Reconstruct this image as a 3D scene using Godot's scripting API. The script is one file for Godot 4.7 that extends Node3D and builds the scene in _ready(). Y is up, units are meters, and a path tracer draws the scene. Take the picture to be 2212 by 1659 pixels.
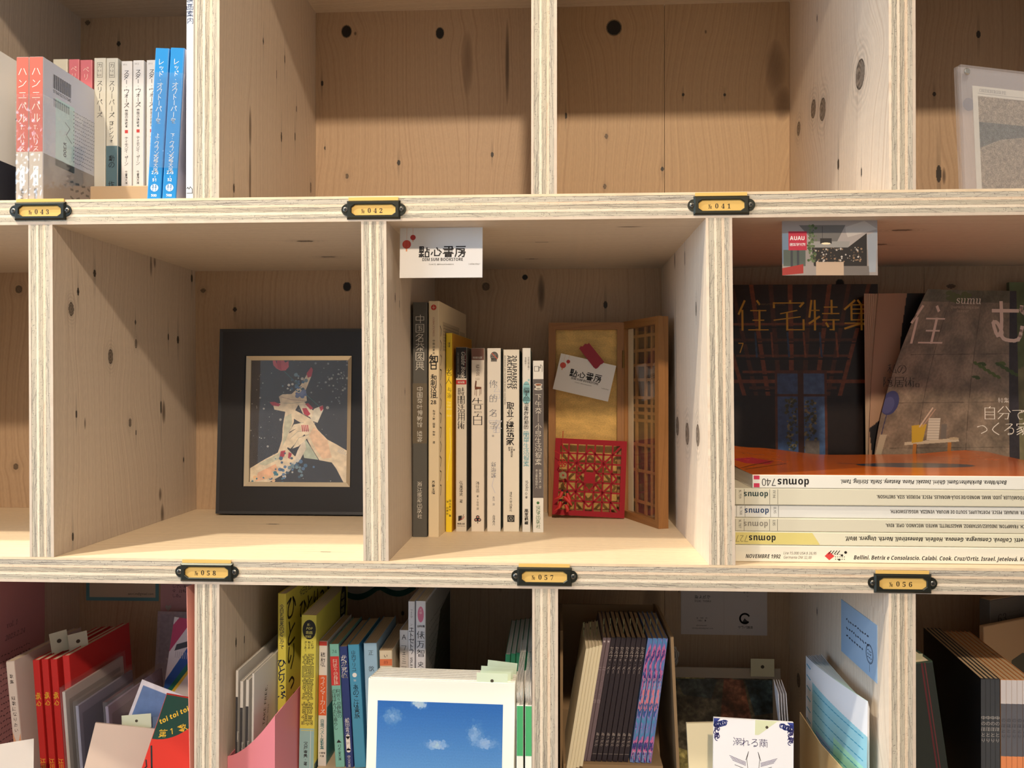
extends Node3D
# A corner of a bookshop: pale plywood pigeonhole shelving with numbered label holders, books, cards and small things in the holes.
# All lengths are written in millimetres and scaled once; the origin lies on the front plane of the shelving, x right, y up, z towards the room.
const MM := 0.001
const DEPTH := 313.0
const B1 := [150.9, 175.0]
const B2 := [-194.4, -170.2]
const B3 := [497.4, 521.5]
const B0 := [-540.0, -515.8]
var used := {}
var M := {}
var noise_row := PackedFloat32Array()
var noise_sheet := PackedByteArray()
var noise_soft := PackedFloat32Array()
var fonts := {}
var text_cache := {}


func _ready():
	view_and_light()
	read_strokes()
	make_noise()
	make_materials()
	build_room()
	build_shelf()
	build_label_holders()
	hole_043()
	hole_040()
	hole_058()
	hole_057()
	hole_056()
	lower_left()
	lower_middle()
	lower_right()
	lower_far_right()


func view_and_light() -> void:
	var cam := Camera3D.new()
	cam.name = "camera"
	cam.position = Vector3(0.0076, -0.0074, 0.7601)
	cam.basis = Basis(Vector3.UP, 0.0520) * Basis(Vector3.RIGHT, 0.0057) * Basis(Vector3.BACK, 0.0007)
	cam.fov = 50.62
	cam.near = 0.02
	cam.far = 60.0
	cam.current = true
	add_child(cam)
	var e := Environment.new()
	e.background_mode = Environment.BG_SKY
	var sky := Sky.new()
	var sm := ProceduralSkyMaterial.new()
	sm.sky_top_color = Color(0.50, 0.66, 0.90)
	sm.sky_horizon_color = Color(0.82, 0.88, 0.95)
	sm.ground_bottom_color = Color(0.42, 0.40, 0.38)
	sm.ground_horizon_color = Color(0.70, 0.70, 0.70)
	sky.sky_material = sm
	e.sky = sky
	e.tonemap_mode = Environment.TONE_MAPPER_LINEAR
	e.tonemap_exposure = 0.93
	e.sdfgi_enabled = true
	e.ssao_enabled = true
	e.ssil_enabled = true
	var w := WorldEnvironment.new()
	w.name = "surroundings"
	w.environment = e
	add_child(w)
	# three ceiling spots that the shadows in the pigeonholes point back to: one in front, two to the left and close to the shelving
	ceiling_spot(Vector3(0.10, 1.33, 1.76), Vector3(0.05, -0.05, -0.1), Color(1.0, 0.90, 0.78), 3.9, 0.045, 62.0, 0.6)
	ceiling_spot(Vector3(-1.05, 1.83, 0.70), Vector3(-0.3, -0.6, 0.0), Color(1.0, 0.94, 0.84), 4.6, 0.035, 29.0, 1.0)
	ceiling_spot(Vector3(-1.55, 1.83, 0.42), Vector3(-0.5, -0.6, 0.0), Color(1.0, 0.95, 0.86), 5.0, 0.035, 31.0, 1.0)
	# daylight entering by the shop window in the left wall
	var day := AreaLight3D.new()
	day.name = "window_daylight"
	day.area_size = Vector2(2.2, 1.7)
	day.light_color = Color(0.80, 0.90, 1.0)
	day.light_energy = 7.0
	day.shadow_enabled = true

	add_child(day)
	day.look_at_from_position(Vector3(-2.92, 0.35, 1.7), Vector3(0.0, 0.1, 1.2), Vector3.UP)


func ceiling_spot(at: Vector3, aim: Vector3, tint: Color, power: float, size: float, cone: float, soft: float) -> void:
	var lamp := thing("ceiling_spotlight", "", "spotlight", Vector3.ZERO)
	lamp.set_meta("label", ["small black ceiling spotlight hanging in front of the shelving", "black ceiling spotlight close to the shelving, left of the middle", "black ceiling spotlight farthest to the left of the shelving"][used["ceiling_spotlight"] - 1])
	lamp.set_meta("group", "ceiling spotlights")
	lamp.position = at
	lamp.look_at_from_position(at, aim, Vector3.UP)
	var black := flat(Color(0.06, 0.06, 0.06), 0.5)
	var shell := Geo.new()
	shell.lathe([Vector2(34, 0), Vector2(36, 0), Vector2(36, 92), Vector2(12, 104), Vector2(0.1, 104)], 20, Transform3D(Basis(Vector3.RIGHT, PI / 2), Vector3(0, 0, 0)))
	part(lamp, "housing", shell, black)
	var face := Geo.new()
	face.lathe([Vector2(0.1, 0), Vector2(33, 0)], 20, Transform3D(Basis(Vector3.RIGHT, PI / 2), Vector3(0, 0, 10)))
	var glow := StandardMaterial3D.new()
	glow.albedo_color = Color(0.9, 0.9, 0.9)
	glow.emission_enabled = true
	glow.emission = tint
	glow.emission_energy_multiplier = 3.0
	part(lamp, "lens", face, glow)
	var rod := Geo.new()
	rod.tube([Vector3(0, 0, 60), Vector3(0, 0, 60) + lamp.basis.inverse() * Vector3(0, (2.2 - at.y) * 1000.0 - 20.0, 0)], 6.0, 8)
	part(lamp, "stem", rod, black)
	var l := SpotLight3D.new()
	l.name = "lamp_light"
	l.spot_angle = cone
	l.spot_angle_attenuation = soft
	l.spot_range = 12.0
	l.spot_attenuation = 2.0
	l.light_color = tint
	l.light_energy = power
	l.light_size = size
	l.shadow_enabled = true
	l.position = Vector3(0, 0, -0.004)
	lamp.add_child(l)


# ---------------------------------------------------------------- scene tree helpers
func numbered(called: String) -> String:
	var k: int = used.get(called, 0)
	used[called] = k + 1
	return called if k == 0 else "%s_%03d" % [called, k]


func thing(called: String, label: String, category: String, at: Vector3, group := "") -> Node3D:
	var o := Node3D.new()
	o.name = numbered(called)
	add_child(o, true)
	o.position = at * MM
	o.set_meta("label", label)
	o.set_meta("category", category)
	if group:
		o.set_meta("group", group)
	return o


func part(parent: Node, called: String, g: Geo, m: Material) -> MeshInstance3D:
	var o := MeshInstance3D.new()
	o.name = called
	o.mesh = g.commit()
	o.material_override = null
	o.mesh.surface_set_material(0, m)
	parent.add_child(o, true)
	return o


func flat(c: Color, rough := 0.7, metal := 0.0) -> StandardMaterial3D:
	var m := StandardMaterial3D.new()
	m.albedo_color = c
	m.roughness = rough
	m.metallic = metal
	return m


func pale(r: int, g: int, b: int) -> Color:
	return Color(r / 255.0, g / 255.0, b / 255.0)


# ---------------------------------------------------------------- triangle collector, in millimetres
class Geo:
	var v := PackedVector3Array()
	var n := PackedVector3Array()
	var t := PackedVector2Array()
	var c := PackedColorArray()
	var tinted := false
	var ux := Vector3(0.01, 0, 0.01)
	var uy := Vector3(0, -0.01, 0)
	var uo := Vector2.ZERO

	func uv(p: Vector3) -> Vector2:
		return Vector2(p.dot(ux), p.dot(uy)) + uo

	func tri(a: Vector3, b: Vector3, d: Vector3, na: Vector3, nb: Vector3, nd: Vector3, ta: Vector2, tb: Vector2, td: Vector2, col := Color.WHITE) -> void:
		v.append(a)
		v.append(d)
		v.append(b)
		n.append(na)
		n.append(nd)
		n.append(nb)
		t.append(ta)
		t.append(td)
		t.append(tb)
		for i in 3:
			c.append(col)

	func quad(a: Vector3, b: Vector3, d: Vector3, e: Vector3, uvs := []) -> void:
		var nn := (b - a).cross(d - a)
		if nn.length() < 1e-9:
			nn = (d - a).cross(e - a)
		nn = nn.normalized()
		var w: Array = uvs if uvs else [uv(a), uv(b), uv(d), uv(e)]
		tri(a, b, d, nn, nn, nn, w[0], w[1], w[2])
		tri(a, d, e, nn, nn, nn, w[0], w[2], w[3])

	func box(lo: Vector3, hi: Vector3, xf := Transform3D.IDENTITY) -> void:
		var p := []
		for i in 8:
			p.append(xf * Vector3(hi.x if i & 1 else lo.x, hi.y if i & 2 else lo.y, hi.z if i & 4 else lo.z))
		quad(p[4], p[5], p[7], p[6])
		quad(p[1], p[0], p[2], p[3])
		quad(p[5], p[1], p[3], p[7])
		quad(p[0], p[4], p[6], p[2])
		quad(p[6], p[7], p[3], p[2])
		quad(p[0], p[1], p[5], p[4])

	# a box with chamfered edges
	func soft_box(lo: Vector3, hi: Vector3, r: float, xf := Transform3D.IDENTITY) -> void:
		var cen := (lo + hi) / 2
		var h := (hi - lo) / 2
		r = minf(r, minf(h.x, minf(h.y, h.z)) * 0.9)
		var at := func(sx, sy, sz, k) -> Vector3:
			var q := h - Vector3(r, r, r)
			q[k] += r
			return xf * (cen + Vector3(sx * q.x, sy * q.y, sz * q.z))
		for k in 3:
			var i := (k + 1) % 3
			var j := (k + 2) % 3
			for s in [-1.0, 1.0]:
				var f := []
				for w in [[-1, -1], [1, -1], [1, 1], [-1, 1]]:
					var q := Vector3.ZERO
					q[k] = s
					q[i] = w[0] * s
					q[j] = w[1]
					f.append(at.call(q.x, q.y, q.z, k))
				quad(f[0], f[1], f[2], f[3])
			for a in [-1.0, 1.0]:
				for b in [-1.0, 1.0]:
					var q0 := Vector3.ZERO
					q0[i] = a
					q0[j] = b
					var q1 := q0
					q0[k] = -1.0
					q1[k] = 1.0
					var e0: Vector3 = at.call(q0.x, q0.y, q0.z, i)
					var e1: Vector3 = at.call(q1.x, q1.y, q1.z, i)
					var e2: Vector3 = at.call(q1.x, q1.y, q1.z, j)
					var e3: Vector3 = at.call(q0.x, q0.y, q0.z, j)
					if a * b > 0:
						quad(e0, e3, e2, e1)
					else:
						quad(e0, e1, e2, e3)
		for sx in [-1.0, 1.0]:
			for sy in [-1.0, 1.0]:
				for sz in [-1.0, 1.0]:
					var a3: Vector3 = at.call(sx, sy, sz, 0)
					var b3: Vector3 = at.call(sx, sy, sz, 1)
					var c3: Vector3 = at.call(sx, sy, sz, 2)
					if sx * sy * sz > 0:
						quad(a3, b3, c3, c3)
					else:
						quad(a3, c3, b3, b3)

	# closed outline (seen from +z, counter-clockwise) swept from z0 to z1, then placed
	func prism(pts: PackedVector2Array, z0: float, z1: float, xf := Transform3D.IDENTITY) -> void:
		var ring := pts.duplicate()
		if Geometry2D.is_polygon_clockwise(ring):
			ring.reverse()
		var ids := Geometry2D.triangulate_polygon(ring)
		var up := (xf.basis * Vector3.BACK).normalized()
		for k in range(0, ids.size(), 3):
			var q := []
			for i in 3:
				q.append(ring[ids[k + i]])
			if (q[1] - q[0]).cross(q[2] - q[0]) < 0:
				var sw: Vector2 = q[1]
				q[1] = q[2]
				q[2] = sw
			var top := []
			var low := []
			for i in 3:
				top.append(xf * Vector3(q[i].x, q[i].y, z1))
				low.append(xf * Vector3(q[i].x, q[i].y, z0))
			tri(top[0], top[1], top[2], up, up, up, uv(top[0]), uv(top[1]), uv(top[2]))
			tri(low[0], low[2], low[1], -up, -up, -up, uv(low[0]), uv(low[2]), uv(low[1]))
		for i in ring.size():
			var a := ring[i]
			var b := ring[(i + 1) % ring.size()]
			quad(xf * Vector3(a.x, a.y, z0), xf * Vector3(b.x, b.y, z0), xf * Vector3(b.x, b.y, z1), xf * Vector3(a.x, a.y, z1))

	# profile of (radius, height) turned round the y axis
	func lathe(prof: Array, sides: int, xf := Transform3D.IDENTITY) -> void:
		for i in prof.size() - 1:
			var a: Vector2 = prof[i]
			var b: Vector2 = prof[i + 1]
			for k in sides:
				var p := TAU * k / sides
				var q := TAU * (k + 1) / sides
				quad(xf * Vector3(a.x * cos(p), a.y, -a.x * sin(p)), xf * Vector3(a.x * cos(q), a.y, -a.x * sin(q)), xf * Vector3(b.x * cos(q), b.y, -b.x * sin(q)), xf * Vector3(b.x * cos(p), b.y, -b.x * sin(p)))

	# round bar along points; radius a number or an array of numbers
	func tube(pts: Array, radius, sides := 8) -> void:
		var rings := []
		for i in pts.size():
			var d: Vector3 = (pts[mini(i + 1, pts.size() - 1)] - pts[maxi(i - 1, 0)]).normalized()
			var side := d.cross(Vector3(0.31, 0.17, 0.93)).normalized()
			if i > 0:
				side = (rings[i - 1][0] - pts[i - 1])
				side = (side - d * side.dot(d)).normalized()
			var r: float = radius[i] if radius is Array else radius
			var ring := []
			for k in sides:
				ring.append(pts[i] + side.rotated(d, TAU * k / sides) * r)
			rings.append(ring)
		for i in rings.size() - 1:
			for k in sides:
				var l := (k + 1) % sides
				var a: Vector3 = rings[i][k]
				var b: Vector3 = rings[i][l]
				var d2: Vector3 = rings[i + 1][l]
				var e2: Vector3 = rings[i + 1][k]
				var na: Vector3 = (a - pts[i]).normalized()
				var nb: Vector3 = (b - pts[i]).normalized()
				tri(a, b, d2, na, nb, nb, uv(a), uv(b), uv(d2))
				tri(a, d2, e2, na, nb, na, uv(a), uv(d2), uv(e2))
		for e in [0, rings.size() - 1]:
			for k in range(1, sides - 1):
				var ring: Array = rings[e]
				if e:
					quad(ring[0], ring[k], ring[k + 1], ring[k + 1])
				else:
					quad(ring[0], ring[k + 1], ring[k], ring[k])

	# sheet of paper through f(u, v), both faces, with thickness
	func sheet(f: Callable, nu: int, nv: int, thick := 0.25) -> void:
		var g := []
		for j in nv + 1:
			var row := []
			for i in nu + 1:
				row.append(f.call(i / float(nu), j / float(nv)))
			g.append(row)
		var nor := func(i: int, j: int) -> Vector3:
			var a: Vector3 = g[j][mini(i + 1, nu)] - g[j][maxi(i - 1, 0)]
			var b: Vector3 = g[mini(j + 1, nv)][i] - g[maxi(j - 1, 0)][i]
			return a.cross(b).normalized()
		for j in nv:
			for i in nu:
				var w := [[i, j], [i + 1, j], [i + 1, j + 1], [i, j + 1]]
				var p := []
				var q := []
				var m := []
				var s := []
				for k in 4:
					var nn: Vector3 = nor.call(w[k][0], w[k][1])
					m.append(nn)
					p.append(g[w[k][1]][w[k][0]])
					q.append(p[k] - nn * thick)
					s.append(Vector2(w[k][0] / float(nu), 1.0 - w[k][1] / float(nv)))
				tri(p[0], p[1], p[2], m[0], m[1], m[2], s[0], s[1], s[2])
				tri(p[0], p[2], p[3], m[0], m[2], m[3], s[0], s[2], s[3])
				tri(q[0], q[2], q[1], -m[0], -m[2], -m[1], s[0], s[2], s[1])
				tri(q[0], q[3], q[2], -m[0], -m[3], -m[2], s[0], s[3], s[2])
				if j == 0:
					quad(q[0], q[1], p[1], p[0], [s[0], s[1], s[1], s[0]])
				if j == nv - 1:
					quad(p[3], p[2], q[2], q[3], [s[3], s[2], s[2], s[3]])
				if i == 0:
					quad(p[0], p[3], q[3], q[0], [s[0], s[3], s[3], s[0]])
				if i == nu - 1:
					quad(p[2], p[1], q[1], q[2], [s[2], s[1], s[1], s[2]])

	func commit() -> ArrayMesh:
		var a := []
		a.resize(Mesh.ARRAY_MAX)
		var vm := PackedVector3Array()
		vm.resize(v.size())
		for i in v.size():
			vm[i] = v[i] * 0.001
		a[Mesh.ARRAY_VERTEX] = vm
		a[Mesh.ARRAY_NORMAL] = n
		a[Mesh.ARRAY_TEX_UV] = t
		if tinted:
			a[Mesh.ARRAY_COLOR] = c
		var m := ArrayMesh.new()
		m.add_surface_from_arrays(Mesh.PRIMITIVE_TRIANGLES, a)
		return m


# ---------------------------------------------------------------- printing ink: flat coloured shapes and lettering, laid a hair above the paper
class Ink:
	var g: Geo
	var host
	var z := 0.08
	var xf := Transform2D.IDENTITY

	func _init(h) -> void:
		host = h
		g = Geo.new()
		g.tinted = true

	func up() -> Ink:
		z += 0.05
		return self

	func t3(a: Vector2, b: Vector2, d: Vector2, col: Color) -> void:
		a = xf * a
		b = xf * b
		d = xf * d
		if (b - a).cross(d - a) < 0:
			var s := b
			b = d
			d = s
		g.tri(Vector3(a.x, a.y, z), Vector3(b.x, b.y, z), Vector3(d.x, d.y, z), Vector3.BACK, Vector3.BACK, Vector3.BACK, Vector2.ZERO, Vector2.ZERO, Vector2.ZERO, col)

	func rect(x0: float, y0: float, x1: float, y1: float, col: Color) -> void:
		var nx := 1
		t3(Vector2(x0, y0), Vector2(x1, y0), Vector2(x1, y1), col)
		t3(Vector2(x0, y0), Vector2(x1, y1), Vector2(x0, y1), col)

	func box_line(x0: float, y0: float, x1: float, y1: float, w: float, col: Color) -> void:
		line([Vector2(x0, y0), Vector2(x1, y0), Vector2(x1, y1), Vector2(x0, y1), Vector2(x0, y0)], w, col)

	func poly(pts, col: Color) -> void:
		var p := PackedVector2Array(pts)
		var ids := Geometry2D.triangulate_polygon(p)
		for k in range(0, ids.size(), 3):
			t3(p[ids[k]], p[ids[k + 1]], p[ids[k + 2]], col)

	func oval(cx: float, cy: float, rx: float, ry: float, col: Color, sides := 20) -> void:
		for k in sides:
			var a := TAU * k / sides
			var b := TAU * (k + 1) / sides
			t3(Vector2(cx, cy), Vector2(cx + rx * cos(a), cy + ry * sin(a)), Vector2(cx + rx * cos(b), cy + ry * sin(b)), col)

	func ring(cx: float, cy: float, r: float, w: float, col: Color, from := 0.0, to := TAU, sides := 20) -> void:
		var p := []
		for k in sides + 1:
			var a := lerpf(from, to, k / float(sides))
			p.append(Vector2(cx + r * cos(a), cy + r * sin(a)))
		line(p, w, col)

	func line(pts, w: float, col: Color, cap := 0.0) -> void:
		for i in pts.size() - 1:
			var a: Vector2 = pts[i]
			var b: Vector2 = pts[i + 1]
			var d := (b - a).normalized()
			if d == Vector2.ZERO:
				d = Vector2.RIGHT
			var s := Vector2(-d.y, d.x) * w * 0.5
			var e := d * (w * 0.4 + cap)
			a -= e
			b += e
			t3(a + s, a - s, b - s, col)
			t3(a + s, b - s, b + s, col)

	# one sign in a box of size mm whose middle is at (x, y)
	func mark(ch: String, x: float, y: float, size: float, weight: float, col: Color, thin := 1.0, wide := 1.0) -> void:
		var scale := 0.9
		if host.SMALL.has(ch):
			ch = host.SMALL[ch]
			scale = 0.62
		var lines := []
		host.glyph_lines(ch, Rect2(0, 0, 1, 1), lines)
		var w := size * weight
		for l in lines:
			var p := []
			for q in l:
				p.append(Vector2(x + (q.x - 0.5) * size * scale * wide, y - (q.y - 0.5) * size * scale))
			for i in p.size() - 1:
				var a: Vector2 = p[i]
				var b: Vector2 = p[i + 1]
				var flatness := absf((b - a).normalized().x)
				line([a, b], w * (thin if flatness > 0.95 else 1.0), col)

	# a column of signs from the top (x is the middle of the column), or a row from the left (y is the middle of the row)
	func down(s: String, x: float, y: float, size: float, weight: float, col: Color, thin := 1.0, pitch := 1.06, wide := 1.0) -> void:
		var k := 0.0
		for ch in s:
			if ch == " ":
				k += 0.5
				continue
			if ch == "ー" or ch == "—":
				line([Vector2(x, y - (k + 0.1) * size * pitch), Vector2(x, y - (k + 0.9) * size * pitch)], size * weight, col)
			else:
				mark(ch, x, y - (k + 0.5) * size * pitch, size, weight, col, thin, wide)
			k += 1.0

	func across(s: String, x: float, y: float, size: float, weight: float, col: Color, thin := 1.0, pitch := 1.06) -> void:
		var k := 0.0
		for ch in s:
			if ch != " ":
				mark(ch, x + (k + 0.5) * size * pitch, y, size, weight, col, thin)
			k += 1.0 if ch != " " else 0.5

	# Latin lettering: size is the em in mm, (x, y) the start of the baseline; set returns its width
	func latin(s: String, x: float, y: float, size: float, col: Color, font := "sans", turn := 0.0, squeeze := 1.0, slant := 0.0) -> float:
		var arr: Array = host.letters(s, font)
		var p: PackedVector3Array = arr[0]
		var ids: PackedInt32Array = arr[1]
		var keep := xf
		xf = xf * Transform2D(turn, Vector2(x, y)) * Transform2D(Vector2(size * squeeze, 0), Vector2(slant * size, size), Vector2.ZERO)
		for k in range(0, ids.size(), 3):
			var a := p[ids[k]]
			var b := p[ids[k + 1]]
			var d := p[ids[k + 2]]
			t3(Vector2(a.x, a.y), Vector2(b.x, b.y), Vector2(d.x, d.y), col)
		xf = keep
		return arr[2] * size * squeeze

	# rows of marks standing for copy too small to read
	func copy(x0: float, y0: float, x1: float, rows: int, pitch: float, w: float, col: Color, seed_no := 1, vertical := false) -> void:
		var r := RandomNumberGenerator.new()
		r.seed = seed_no
		for k in rows:
			var q := x0
			var end := x1 - (r.randf() * 0.4 * (x1 - x0) if k == rows - 1 else 0.0)
			while q < end:
				var l := r.randf_range(0.6, 1.5) * w
				var y := y0 - k * pitch
				if vertical:
					line([Vector2(y, q), Vector2(y + r.randf_range(-0.3, 0.3) * w, q + l)], w * 0.45, col)
				else:
					line([Vector2(q, y), Vector2(q + l * 0.7, y + r.randf_range(-0.4, 0.4) * w)], w * 0.45, col)
				q += l + w * 0.8

	func bend(f: Callable) -> void:
		for i in g.v.size():
			g.v[i] = f.call(g.v[i])

	func lay(parent: Node, called := "lettering", where := Transform3D.IDENTITY) -> MeshInstance3D:
		if g.v.is_empty():
			return null
		var o: MeshInstance3D = host.part(parent, called, g, host.M.ink)
		o.transform = Transform3D(where.basis, where.origin * 0.001)
		return o


func letters(s: String, font: String) -> Array:
	var key := font + "|" + s
	if text_cache.has(key):
		return text_cache[key]
	if not fonts.has(font):
		var f := SystemFont.new()
		f.font_names = PackedStringArray(["Droid Serif" if font.begins_with("serif") else "Droid Sans Mono" if font == "mono" else "Droid Sans"])
		f.font_weight = 700 if font.ends_with("bold") else 400
		fonts[font] = f
	var tm := TextMesh.new()
	tm.font = fonts[font]
	tm.font_size = 32
	tm.pixel_size = 1.0 / 32.0
	tm.depth = 0.0
	tm.curve_step = 3.0
	tm.text = s
	tm.horizontal_alignment = HORIZONTAL_ALIGNMENT_LEFT
	tm.vertical_alignment = VERTICAL_ALIGNMENT_BOTTOM
	var a := tm.surface_get_arrays(0) if tm.get_surface_count() else []
	var p: PackedVector3Array = a[Mesh.ARRAY_VERTEX] if a else PackedVector3Array()
	var ids: PackedInt32Array = PackedInt32Array()
	if a and a[Mesh.ARRAY_INDEX] != null:
		ids = a[Mesh.ARRAY_INDEX]
	else:
		ids = PackedInt32Array(range(p.size()))
	var lo := 1e9
	var hi := -1e9
	for q in p:
		lo = minf(lo, q.x)
		hi = maxf(hi, q.x)
	var drop: float = fonts[font].get_descent(32) / 32.0
	for i in p.size():
		p[i] = p[i] - Vector3(lo, drop, 0)
	text_cache[key] = [p, ids, maxf(hi - lo, 0.0)]
	return text_cache[key]


# ---------------------------------------------------------------- computed pictures
class Pic:
	var im: Image
	var w: int
	var h: int
	var sx: float
	var sy: float

	# canvas of w x h pixels addressed in units of uw x uh, origin top left
	func _init(pw: int, ph: int, uw: float, uh: float, back: Color) -> void:
		w = pw
		h = ph
		sx = pw / uw
		sy = ph / uh
		im = Image.create(pw, ph, false, Image.FORMAT_RGB8)
		im.fill(back)

	func span(y: int, a: float, b: float, col: Color) -> void:
		var x0 := clampi(int(round(a)), 0, w)
		var x1 := clampi(int(round(b)), 0, w)
		if x1 > x0 and y >= 0 and y < h:
			im.fill_rect(Rect2i(x0, y, x1 - x0, 1), col)

	func poly(pts: Array, col: Color) -> void:
		var p := []
		var lo := 1e9
		var hi := -1e9
		for i in range(0, pts.size(), 2):
			p.append(Vector2(pts[i] * sx, pts[i + 1] * sy))
			lo = minf(lo, pts[i + 1] * sy)
			hi = maxf(hi, pts[i + 1] * sy)
		for y in range(maxi(0, int(lo)), mini(h, int(hi) + 1)):
			var cut := []
			for i in p.size():
				var a: Vector2 = p[i]
				var b: Vector2 = p[(i + 1) % p.size()]
				if (a.y <= y + 0.5) != (b.y <= y + 0.5):
					cut.append(a.x + (y + 0.5 - a.y) / (b.y - a.y) * (b.x - a.x))
			cut.sort()
			for i in range(0, cut.size() - 1, 2):
				span(y, cut[i], cut[i + 1], col)

	func dot(x: float, y: float, r: float, col: Color, ry := 0.0) -> void:
		var cx := x * sx
		var cy := y * sy
		var a := r * sx
		var b := (ry if ry > 0.0 else r) * sy
		for yy in range(int(cy - b), int(cy + b) + 1):
			var q := (yy + 0.5 - cy) / b
			if absf(q) < 1.0:
				var half := a * sqrt(1.0 - q * q)
				span(yy, cx - half, cx + half, col)

	func stroke(pts: Array, wd: float, col: Color) -> void:
		for i in range(0, pts.size() - 2, 2):
			var a := Vector2(pts[i], pts[i + 1])
			var b := Vector2(pts[i + 2], pts[i + 3])
			var s := (b - a).normalized().orthogonal() * wd * 0.5
			poly([a.x + s.x, a.y + s.y, b.x + s.x, b.y + s.y, b.x - s.x, b.y - s.y, a.x - s.x, a.y - s.y], col)

	func rect(x0: float, y0: float, x1: float, y1: float, col: Color) -> void:
		poly([x0, y0, x1, y0, x1, y1, x0, y1], col)

	# paper and pigment mottle
	func mottle(amount: float, seed_no: int, freq := 0.04) -> void:
		var nz := FastNoiseLite.new()
		nz.seed = seed_no
		nz.frequency = freq
		var src := nz.get_image(w, h)
		src.convert(Image.FORMAT_L8)
		var q := src.get_data()
		im.convert(Image.FORMAT_RGB8)
		var d := im.get_data()
		for i in q.size():
			var k := 1.0 + (q[i] / 255.0 - 0.5) * 2.0 * amount
			d[i * 3] = clampi(int(d[i * 3] * k), 0, 255)
			d[i * 3 + 1] = clampi(int(d[i * 3 + 1] * k), 0, 255)
			d[i * 3 + 2] = clampi(int(d[i * 3 + 2] * k), 0, 255)
		im = Image.create_from_data(w, h, false, Image.FORMAT_RGB8, d)

	func material(rough := 0.6) -> StandardMaterial3D:
		var m := StandardMaterial3D.new()
		m.albedo_texture = ImageTexture.create_from_image(im)
		m.roughness = rough
		return m



# ---------------------------------------------------------------- materials
func make_noise() -> void:
	var nz := FastNoiseLite.new()
	nz.seed = 7
	nz.noise_type = FastNoiseLite.TYPE_PERLIN
	nz.frequency = 0.09
	nz.fractal_octaves = 3
	noise_row.resize(4096)
	for i in 4096:
		noise_row[i] = clampf(nz.get_noise_1d(i) * 1.6, -1.0, 1.0)
	var im := nz.get_seamless_image(256, 256)
	im.convert(Image.FORMAT_L8)
	noise_sheet = im.get_data()
	nz.frequency = 0.014
	nz.fractal_octaves = 2
	for j in 256:
		for i in 256:
			noise_soft.append(nz.get_noise_2d(i, j) * 1.5)


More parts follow.
